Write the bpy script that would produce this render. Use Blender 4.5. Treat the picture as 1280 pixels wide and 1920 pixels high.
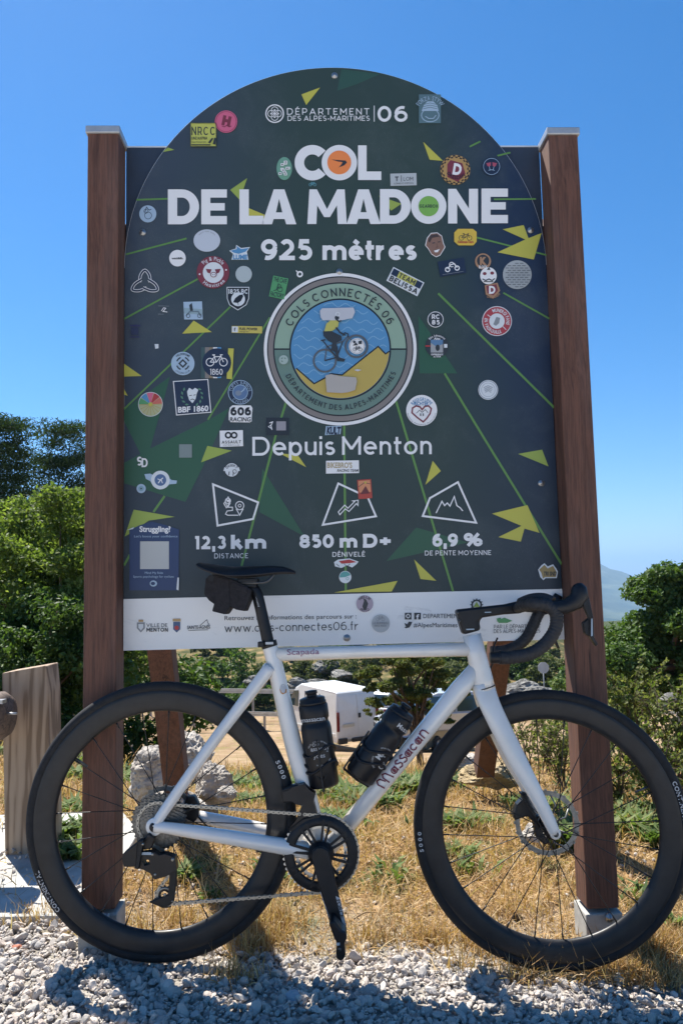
import bpy, bmesh, math, random
import numpy as np
from mathutils import Vector, Matrix
from mathutils.geometry import tessellate_polygon
R = math.radians
rng = np.random.default_rng(7)
random.seed(7)
scene = bpy.context.scene
for o in list(bpy.data.objects):
    bpy.data.objects.remove(o)
COL = scene.collection

# ------------------------------------------------------------------ camera, sky, sun, exposure
FPX = 1443.0                       # focal length in photograph pixels (1920 high)
EYE = np.array([0.0, 0.0, 0.95])
PITCH, ROLL = 0.0933, -0.0227
_f = np.array([0, math.cos(PITCH), math.sin(PITCH)])
_r = np.array([1.0, 0, 0]); _u = np.cross(_r, _f)
RT = _r*math.cos(ROLL) + _u*math.sin(ROLL)
UP = _u*math.cos(ROLL) - _r*math.sin(ROLL)
cd = bpy.data.cameras.new('camera'); cam = bpy.data.objects.new('camera', cd); COL.objects.link(cam)
cd.sensor_fit = 'VERTICAL'; cd.sensor_height = 36; cd.sensor_width = 24
cd.lens = FPX/1920*36; cd.clip_end = 30000; cd.clip_start = 0.05
m = Matrix.Identity(4)
for i in range(3):
    m[i][0] = RT[i]; m[i][1] = UP[i]; m[i][2] = -_f[i]; m[i][3] = EYE[i]
cam.matrix_world = m
scene.camera = cam

SUN_TO = Vector((-0.35, 0.46, 1.0)).normalized()
sun_el = math.asin(SUN_TO.z); sun_az = math.atan2(SUN_TO.x, SUN_TO.y)
world = bpy.data.worlds.new('World'); scene.world = world; world.use_nodes = True
wn = world.node_tree; wn.nodes.clear()
wo = wn.nodes.new('ShaderNodeOutputWorld'); bg = wn.nodes.new('ShaderNodeBackground')
sk = wn.nodes.new('ShaderNodeTexSky'); sk.sky_type = 'NISHITA'; sk.sun_disc = False
sk.sun_elevation = sun_el; sk.sun_rotation = sun_az; sk.altitude = 900
sk.air_density = 1.0; sk.dust_density = 0.35; sk.ozone_density = 5.0
bg.inputs['Strength'].default_value = 0.068
hs_ = wn.nodes.new('ShaderNodeHueSaturation'); hs_.inputs['Saturation'].default_value = 1.33
wn.links.new(sk.outputs[0], hs_.inputs['Color']); wn.links.new(hs_.outputs[0], bg.inputs[0]); wn.links.new(bg.outputs[0], wo.inputs[0])
sd = bpy.data.lights.new('sun', 'SUN'); sd.energy = 5.0; sd.angle = R(0.5); sd.color = (1.0, 0.95, 0.87)
sun = bpy.data.objects.new('sun', sd); COL.objects.link(sun); sun.location = (-5, 6, 14)
sun.rotation_euler = SUN_TO.to_track_quat('Z', 'Y').to_euler()
scene.view_settings.view_transform = 'Standard'; scene.view_settings.look = 'None'
scene.view_settings.gamma = 1; scene.view_settings.use_curve_mapping = False
scene.view_settings.exposure = 1.2
scene.render.engine = 'CYCLES'
scene.cycles.max_bounces = 6; scene.cycles.transparent_max_bounces = 6; scene.cycles.volume_bounces = 0

# ------------------------------------------------------------------ picture geometry
def ray(px, py):
    return _f + RT*((px-640)/FPX) + UP*((960-py)/FPX)
def on_y(px, py, D):               # point of the world at distance D in front of the eye
    d = ray(px, py); t = D/d[1]
    return Vector(EYE + d*t)
SY, SD = 0.0378, 2.08              # the sign: yaw and distance
SU = np.array([math.cos(SY), math.sin(SY), 0]); SN = np.array([-math.sin(SY), math.cos(SY), 0])
SO = np.array([0, SD, 0.0])
def SG(px, py, off=0.0):           # photograph -> sign coordinates on the plane 'off' behind the post fronts
    d = ray(px, py); t = ((SO + SN*off - EYE) @ SN)/(d @ SN)
    p = EYE + d*t - SO
    return (p @ SU, off, p[2])
BD, BL = 1.985, 0.03               # the bicycle's plane
BX = np.array([1.0, 0, 0]); BZ = np.array([0, math.sin(BL), math.cos(BL)]); BY = np.array([0, math.cos(BL), -math.sin(BL)])
BO = np.array([0, BD, 0.0])
def BK(px, py, off=0.0):           # photograph -> bicycle coordinates at sideways distance off
    d = ray(px, py); t = ((BO + BY*off - EYE) @ BY)/(d @ BY)
    p = EYE + d*t - BO
    return Vector((p @ BX, off, p @ BZ))

# ------------------------------------------------------------------ materials
MATS = {}
def mat(name, col, rough=0.6, metal=0.0, spec=0.5, coat=0.0):
    if name in MATS: return MATS[name]
    M = bpy.data.materials.new(name); M.use_nodes = True
    b = M.node_tree.nodes['Principled BSDF']
    b.inputs['Base Color'].default_value = (*col, 1); b.inputs['Roughness'].default_value = rough
    b.inputs['Metallic'].default_value = metal; b.inputs['Specular IOR Level'].default_value = spec
    b.inputs['Coat Weight'].default_value = coat; b.inputs['Coat Roughness'].default_value = 0.08
    MATS[name] = M; return M
class NT:
    def __init__(s, M):
        s.M = M; s.t = M.node_tree; s.b = s.t.nodes['Principled BSDF']
        s.tc = s.t.nodes.new('ShaderNodeTexCoord')
    def n(s, typ, ins=None, **kw):
        nd = s.t.nodes.new(typ)
        for k, v in kw.items(): setattr(nd, k, v)
        for k, v in (ins or {}).items():
            if hasattr(v, 'is_linked') or isinstance(v, bpy.types.NodeSocket): s.t.links.new(v, nd.inputs[k])
            else: nd.inputs[k].default_value = v
        return nd
    def link(s, a, b): s.t.links.new(a, b)
    def coord(s, scale=(1,1,1), src='Object'):
        return s.n('ShaderNodeMapping', {'Vector': s.tc.outputs[src], 'Scale': scale}).outputs[0]
    def noise(s, scale, detail=4, rough=0.55, vec=None, dist=0.0):
        return s.n('ShaderNodeTexNoise', {'Vector': vec or s.coord(), 'Scale': scale, 'Detail': detail, 'Roughness': rough, 'Distortion': dist}).outputs['Fac']
    def ramp(s, fac, stops, interp='LINEAR'):
        r = s.n('ShaderNodeValToRGB', {'Fac': fac}); r.color_ramp.interpolation = interp
        el = r.color_ramp.elements
        while len(el) < len(stops): el.new(0.5)
        for e, (p, c) in zip(el, stops):
            e.position = p; e.color = (*c, 1) if len(c) == 3 else c
        return r.outputs[0]
    def mix(s, fac, a, b, mode='MIX'):
        x = s.n('ShaderNodeMix', data_type='RGBA', blend_type=mode)
        for k, v in ((0, fac), (6, a), (7, b)):
            if isinstance(v, bpy.types.NodeSocket): s.t.links.new(v, x.inputs[k])
            else: x.inputs[k].default_value = v if k == 0 or len(v) == 4 else (*v, 1)
        return x.outputs[2]
    def math(s, op, a, b=0.0, c=None):
        x = s.n('ShaderNodeMath', operation=op)
        for k, v in ((0, a), (1, b), (2, c)):
            if v is None: continue
            if isinstance(v, bpy.types.NodeSocket): s.t.links.new(v, x.inputs[k])
            else: x.inputs[k].default_value = v
        return x.outputs[0]
    def bump(s, h, strength=0.3, dist=0.01):
        bn = s.n('ShaderNodeBump', {'Height': h, 'Strength': strength, 'Distance': dist})
        s.t.links.new(bn.outputs[0], s.b.inputs['Normal'])
    def base(s, c): s.t.links.new(c, s.b.inputs['Base Color'])
    def rough(s, c): s.t.links.new(c, s.b.inputs['Roughness'])
def worn(name, col, rough=0.5, amount=0.25, scale=20, metal=0.0, coat=0.0, spec=0.5, bump=0.0):
    if name in MATS: return MATS[name]
    M = mat(name, col, rough, metal, spec, coat); t = NT(M)
    n = t.noise(scale, 6, 0.6)
    lo = tuple(c*(1-amount) for c in col); hi = tuple(min(1, c*(1+amount)) for c in col)
    t.base(t.ramp(n, [(0.3, lo), (0.7, hi)]))
    n2 = t.noise(scale*2.3, 4); t.rough(t.math('MULTIPLY_ADD', n2, 0.3, rough-0.12))
    if bump: t.bump(n2, bump, 0.004)
    return M
def wood(name, dark, light, scale=1.0, vert=True, knot=True, rough=0.75):
    M = mat(name, light, rough); t = NT(M)
    v = t.coord((1, 1, 0.06) if vert else (0.06, 1, 1))
    wob = t.noise(3.0*scale, 2, vec=t.coord((1, 1, 0.35) if vert else (.35, 1, 1)))
    vv = t.n('ShaderNodeVectorMath', {0: v, 1: t.n('ShaderNodeVectorMath', {0: t.n('ShaderNodeCombineXYZ', {0: wob, 1: wob, 2: wob}).outputs[0], 'Scale': 0.07}, operation='SCALE').outputs[0]}, operation='ADD').outputs[0]
    g1 = t.noise(85*scale, 6, 0.7, vec=vv, dist=0.4)
    g2 = t.noise(260*scale, 3, 0.6, vec=vv)
    big = t.noise(2.5, 3, 0.6, vec=t.coord((1, 1, 1)))
    g = t.math('MULTIPLY_ADD', g2, 0.35, t.math('MULTIPLY', g1, 0.75))
    c = t.ramp(g, [(0.40, dark), (0.52, tuple((a+b)/2 for a, b in zip(dark, light))), (0.62, light)])
    c = t.mix(t.math('MULTIPLY', big, 0.65), c, tuple(x*0.62 for x in light), 'MIX')
    if knot:
        vo = t.n('ShaderNodeTexVoronoi', {'Vector': t.coord((3.0, 3.0, 1.4)), 'Scale': 1.6, 'Randomness': 1.0})
        kf = t.ramp(vo.outputs['Distance'], [(0.03, (1, 1, 1)), (0.07, (0, 0, 0))])
        c = t.mix(kf, c, tuple(x*0.45 for x in dark))
    ck = t.noise(26*scale, 3, 0.5, vec=t.coord((1, 1, 0.035) if vert else (0.035, 1, 1)), dist=0.3)
    cm = t.ramp(ck, [(0.485, (0, 0, 0)), (0.497, (1, 1, 1)), (0.503, (1, 1, 1)), (0.515, (0, 0, 0))])
    pt = t.ramp(t.noise(3.5, 4, 0.6), [(0.5, (0, 0, 0)), (0.62, (1, 1, 1))])
    c = t.mix(t.math('MULTIPLY', t.math('MULTIPLY', cm, pt), 0.8), c, tuple(x*0.3 for x in dark))
    c = t.mix(t.ramp(t.noise(6, 5, 0.65, vec=t.coord((1, 1, .25))), [(0.5, (0, 0, 0)), (0.75, (.4, .4, .4))]), c, tuple((x+.12)*0.62 for x in light))
    t.base(c); t.bump(g, 0.35, 0.003)
    return M
def leafmat(name, cols, trans=0.35, rough=0.45):
    M = bpy.data.materials.new(name); M.use_nodes = True; MATS[name] = M
    t = NT(M); nt = t.t
    geo = t.n('ShaderNodeNewGeometry')
    c = t.ramp(geo.outputs['Random Per Island'], [(i/(len(cols)-1), cc) for i, cc in enumerate(cols)])
    t.base(c); t.b.inputs['Roughness'].default_value = rough+.12; t.b.inputs['Specular IOR Level'].default_value = 0.18
    tr = t.n('ShaderNodeBsdfTranslucent', {'Color': t.mix(1.0, c, (1.5, 1.6, 0.7), 'MULTIPLY')})
    mx = t.n('ShaderNodeMixShader', {0: trans, 1: t.b.outputs[0], 2: tr.outputs[0]})
    nt.links.new(mx.outputs[0], nt.nodes['Material Output'].inputs['Surface'])
    return M

# ------------------------------------------------------------------ object helpers
def link(o, parent=None):
    COL.objects.link(o)
    if parent is not None: o.parent = parent
    return o
def tag(o, label=None, cat=None, group=None, kind=None):
    if label: o['label'] = label
    if cat: o['category'] = cat
    if group: o['group'] = group
    if kind: o['kind'] = kind
    return o
def empty(name, loc, label, cat, group=None, rot=(0, 0, 0)):
    o = bpy.data.objects.new(name, None); o.empty_display_size = 0.1
    link(o); o.location = loc; o.rotation_euler = rot
    return tag(o, label, cat, group)
class MB:
    def __init__(s): s.v = []; s.f = []; s.m = []; s.sm = []
    def add(s, vs, fs, mi=0, smooth=False):
        k = len(s.v); s.v += [tuple(v) for v in vs]
        for f in fs: s.f.append(tuple(i+k for i in f)); s.m.append(mi); s.sm.append(smooth)
        return s
    def box(s, c, size, rot=None, mi=0):
        vs = []
        for x in (-.5, .5):
            for y in (-.5, .5):
                for z in (-.5, .5):
                    p = Vector((x*size[0], y*size[1], z*size[2]))
                    if rot is not None: p = rot @ p
                    vs.append(p+Vector(c))
        return s.add(vs, [(0,1,3,2),(4,6,7,5),(0,4,5,1),(2,3,7,6),(0,2,6,4),(1,5,7,3)], mi)
    def beam(s, a, b, w, d, side=Vector((1, 0, 0)), mi=0):      # rectangular bar from a to b
        a, b = Vector(a), Vector(b); z = (b-a).normalized(); y = z.cross(side).normalized(); x = y.cross(z)
        vs = [p + x*sx*w/2 + y*sy*d/2 for p in (a, b) for sx, sy in ((-1,-1),(1,-1),(1,1),(-1,1))]
        return s.add(vs, [(3,2,1,0),(4,5,6,7),(0,1,5,4),(1,2,6,5),(2,3,7,6),(3,0,4,7)], mi)
    def tube(s, pts, rad, seg=12, mi=0, cap=True, flat=1.0, closed=False):
        P = [Vector(p) for p in pts]; n = len(P)
        rad = [rad]*n if isinstance(rad, (int, float)) else list(rad)
        T = []
        for i in range(n):
            if closed: d = P[(i+1) % n]-P[i-1]
            else: d = P[min(i+1, n-1)]-P[max(i-1, 0)]
            T.append(d.normalized())
        ref = Vector((0, 1, 0))
        if abs(T[0].dot(ref)) > 0.9: ref = Vector((0, 0, 1))
        nn = T[0].cross(ref).normalized(); vs = []
        for i in range(n):
            if i: 
                nn = (nn - T[i]*nn.dot(T[i])).normalized()
            bb = T[i].cross(nn)
            for k in range(seg):
                a = 2*math.pi*k/seg
                vs.append(P[i] + (nn*math.cos(a) + bb*math.sin(a)*flat)*rad[i])
        fs = []
        for i in range(n if closed else n-1):
            j = (i+1) % n
            for k in range(seg):
                k2 = (k+1) % seg
                fs.append((i*seg+k, i*seg+k2, j*seg+k2, j*seg+k))
        s.add(vs, fs, mi, True)
        if cap and not closed:
            k0 = len(s.v)-n*seg
            s.f.append(tuple(k0+k for k in reversed(range(seg)))); s.m.append(mi); s.sm.append(False)
            s.f.append(tuple(k0+(n-1)*seg+k for k in range(seg))); s.m.append(mi); s.sm.append(False)
        return s
    def lathe(s, prof, c=(0, 0, 0), seg=48, axis='Y', mi=0, smooth=True, closed=False):   # prof: (radius, along axis)
        c = Vector(c); vs = []; n = len(prof)
        for k in range(seg):
            a = 2*math.pi*k/seg; ca, sa = math.cos(a), math.sin(a)
            for r, h in prof:
                if axis == 'Y': p = Vector((r*sa, h, r*ca))
                elif axis == 'Z': p = Vector((r*ca, r*sa, h))
                else: p = Vector((h, r*ca, r*sa))
                vs.append(c+p)
        fs = []
        for k in range(seg):
            k2 = (k+1) % seg
            for i in range(n if closed else n-1):
                j = (i+1) % n
                fs.append((k*n+i, k*n+j, k2*n+j, k2*n+i))
        return s.add(vs, fs, mi, smooth)
    def prism(s, pts, y0, y1, mi=0, holes=()):            # outline in x,z ; between two y
        loops = [[Vector((p[0], p[1], 0)) for p in pts]] + [[Vector((p[0], p[1], 0)) for p in h] for h in holes]
        tr = tessellate_polygon(loops)
        flat = [p for l in loops for p in l]; n = len(flat)
        vs = [(p.x, y0, p.y) for p in flat] + [(p.x, y1, p.y) for p in flat]
        fs = [tuple(t) for t in tr] + [tuple(i+n for i in reversed(t)) for t in tr]
        k = 0
        for l in loops:
            for i in range(len(l)):
                a, b = k+i, k+(i+1) % len(l); fs.append((a, b, b+n, a+n))
            k += len(l)
        return s.add(vs, fs, mi)
    def build(s, name, mats, parent=None, label=None, bev=0, recalc=True, seg=2, xf=None):
        me = bpy.data.meshes.new(name)
        vs = s.v if xf is None else [tuple(xf @ Vector(v)) for v in s.v]
        me.from_pydata(vs, [], s.f)
        if not isinstance(mats, (list, tuple)): mats = [mats]
        for q in mats: me.materials.append(q)
        me.polygons.foreach_set('material_index', s.m); me.polygons.foreach_set('use_smooth', s.sm)
        if recalc:
            bm = bmesh.new(); bm.from_mesh(me); bmesh.ops.recalc_face_normals(bm, faces=bm.faces); bm.to_mesh(me); bm.free()
        o = bpy.data.objects.new(name, me); link(o, parent)
        if bev:
            b = o.modifiers.new('bevel', 'BEVEL'); b.width = bev; b.segments = seg; b.limit_method = 'ANGLE'; b.angle_limit = R(40)
        if label: o['label'] = label
        return o
def npmesh(name, V, F, material, parent=None, smooth=False):
    V = np.ascontiguousarray(V, dtype=np.float32); F = np.ascontiguousarray(F, dtype=np.int32)
    me = bpy.data.meshes.new(name); k = F.shape[1]; n = F.shape[0]
    me.vertices.add(len(V)); me.vertices.foreach_set('co', V.ravel())
    me.loops.add(n*k); me.loops.foreach_set('vertex_index', F.ravel())
    me.polygons.add(n); me.polygons.foreach_set('loop_start', np.arange(0, n*k, k, dtype=np.int32))
    me.polygons.foreach_set('loop_total', np.full(n, k, dtype=np.int32))
    me.polygons.foreach_set('use_smooth', np.full(n, smooth))
    me.update(calc_edges=True); me.materials.append(material)
    o = bpy.data.objects.new(name, me); return link(o, parent)
def spline(pts, n=6):                # Catmull-Rom through points
    P = [Vector(p) for p in pts]; out = []
    for i in range(len(P)-1):
        p0 = P[max(i-1, 0)]; p1 = P[i]; p2 = P[i+1]; p3 = P[min(i+2, len(P)-1)]
        for k in range(n):
            t = k/n
            out.append(0.5*((2*p1)+(p2-p0)*t+(2*p0-5*p1+4*p2-p3)*t*t+(3*p1-p0-3*p2+p3)*t**3))
    out.append(P[-1]); return out

# ------------------------------------------------------------------ flat print: drawn in photograph pixels, mapped to a surface
_tc = {}
def textgeo(s, bold=0.0):
    if (s, bold) in _tc: return _tc[(s, bold)]
    cu = bpy.data.curves.new('t', 'FONT'); cu.body = s; cu.size = 1; cu.offset = bold; cu.resolution_u = 3
    ob = bpy.data.objects.new('t', cu); COL.objects.link(ob)
    dg = bpy.context.evaluated_depsgraph_get(); dg.update()
    me = bpy.data.meshes.new_from_object(ob.evaluated_get(dg))
    vs = [(v.co.x, v.co.y) for v in me.vertices]; fs = [tuple(p.vertices) for p in me.polygons]
    bpy.data.objects.remove(ob); bpy.data.meshes.remove(me); bpy.data.curves.remove(cu)
    _tc[(s, bold)] = (vs, fs); return vs, fs
_hv, _ = textgeo('H'); CAP = max(v[1] for v in _hv)
class G:
    def __init__(s): s.v = []; s.f = []; s.m = []; s.mats = []; s.k = 0; s.x = None
    def mi(s, M):
        if M not in s.mats: s.mats.append(M)
        return s.mats.index(M)
    def local(s, cx, cy, deg): s.x = (cx, cy, math.cos(R(deg)), math.sin(R(deg))); return s     # following shapes are relative to a turned centre
    def T(s, x, y):
        if s.x is None: return (x, y)
        cx, cy, c, n = s.x; return (cx + x*c - y*n, cy + x*n + y*c)
    def raw(s, vs, fs, M, up=True):
        if up: s.k += 1
        b = len(s.v); i = s.mi(M)
        s.v += [(*s.T(x, y), s.k) for x, y in vs]
        for f in fs: s.f.append(tuple(q+b for q in f)); s.m.append(i)
        return s
    def poly(s, pts, M, holes=(), up=True):
        loops = [[Vector((p[0], p[1], 0)) for p in l] for l in (pts, *holes)]
        tr = tessellate_polygon(loops)
        return s.raw([(p.x, p.y) for l in loops for p in l], [tuple(t) for t in tr], M, up)
    def disc(s, cx, cy, r, M, ry=None, n=36, up=True):
        ry = ry or r
        return s.raw([(cx+r*math.cos(2*math.pi*i/n), cy+ry*math.sin(2*math.pi*i/n)) for i in range(n)], [tuple(range(n))], M, up)
    def ring(s, cx, cy, r0, r1, M, a0=0, a1=360, n=48, sy=1.0, up=True):
        vs = []; fs = []
        for i in range(n+1):
            a = R(a0+(a1-a0)*i/n)
            for r in (r0, r1): vs.append((cx+r*math.cos(a), cy-r*math.sin(a)*sy))
        for i in range(n): fs.append((2*i, 2*i+1, 2*i+3, 2*i+2))
        return s.raw(vs, fs, M, up)
    def rect(s, x0, y0, x1, y1, M): return s.raw([(x0, y0), (x1, y0), (x1, y1), (x0, y1)], [(0, 1, 2, 3)], M)
    def line(s, pts, w, M, close=False, up=True):
        P = [Vector(p) for p in pts]; n = len(P)
        vs = []
        for i in range(n):
            if close: d0 = (P[i]-P[i-1]).normalized(); d1 = (P[(i+1) % n]-P[i]).normalized()
            else:
                d0 = (P[i]-P[max(i-1, 0)]); d1 = (P[min(i+1, n-1)]-P[i])
                d0 = d0.normalized() if d0.length else d1.normalized(); d1 = d1.normalized() if d1.length else d0
            t = (d0+d1); t = t.normalized() if t.length > 1e-6 else d0
            nn = Vector((-t.y, t.x)); q = max(0.4, nn.dot(Vector((-d0.y, d0.x))))
            vs += [tuple(P[i]+nn*w/2/q), tuple(P[i]-nn*w/2/q)]
        m_ = n if close else n-1
        fs = [(2*i, 2*i+1, (2*i+3) % (2*n), (2*i+2) % (2*n)) for i in range(m_)]
        return s.raw(vs, fs, M, up)
    def text(s, t, x0, x1, yb, h, M, bold=0.0, yb1=None, slant=0.0):
        vs, fs = textgeo(t, bold)
        if not vs: return s
        a = min(v[0] for v in vs); b = max(v[0] for v in vs); k = (x1-x0)/(b-a); ky = h/CAP
        yb1 = yb if yb1 is None else yb1
        return s.raw([(x0+(v[0]-a)*k+slant*v[1]*ky, yb+(yb1-yb)*(v[0]-a)/(b-a)-v[1]*ky) for v in vs], fs, M)
    def arct(s, t, cx, cy, r, h, a0, a1, M, bold=0.0, inner=False, sx=1.0):
        # text along an arc from angle a0 to a1 (degrees, counter-clockwise, y up); inner: letters point to the centre
        ws = []
        for ch in t:
            vs, _ = textgeo(ch, bold) if ch != ' ' else ([], [])
            ws.append((max(v[0] for v in vs)-min(v[0] for v in vs)+0.12) if vs else 0.42)
        tot = sum(ws); pos = 0; k = h/CAP; s.k += 1
        for ch, w in zip(t, ws):
            c = (pos+w/2)/tot; pos += w
            if ch == ' ': continue
            a = R(a0+(a1-a0)*c); vs, fs = textgeo(ch, bold); mid = (max(v[0] for v in vs)+min(v[0] for v in vs))/2
            kx = abs(R(a1-a0))*r/tot
            kx = min(kx, k*1.25)*sx
            out = []
            for v in vs:
                x = (v[0]-mid)*kx; y = v[1]*k
                if inner: rr = r-y; aa = a + x/r
                else: rr = r+y; aa = a - x/r
                out.append((cx+rr*math.cos(aa), cy-rr*math.sin(aa)))
            s.raw(out, fs, M, up=False)
        return s
    def build(s, name, fmap, parent, label=None):
        me = bpy.data.meshes.new(name)
        me.from_pydata([tuple(fmap(x, y, k)) for x, y, k in s.v], [], s.f)
        for q in s.mats: me.materials.append(q)
        me.polygons.foreach_set('material_index', s.m)
        o = bpy.data.objects.new(name, me); link(o, parent)
        if label: o['label'] = label
        return o

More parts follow.
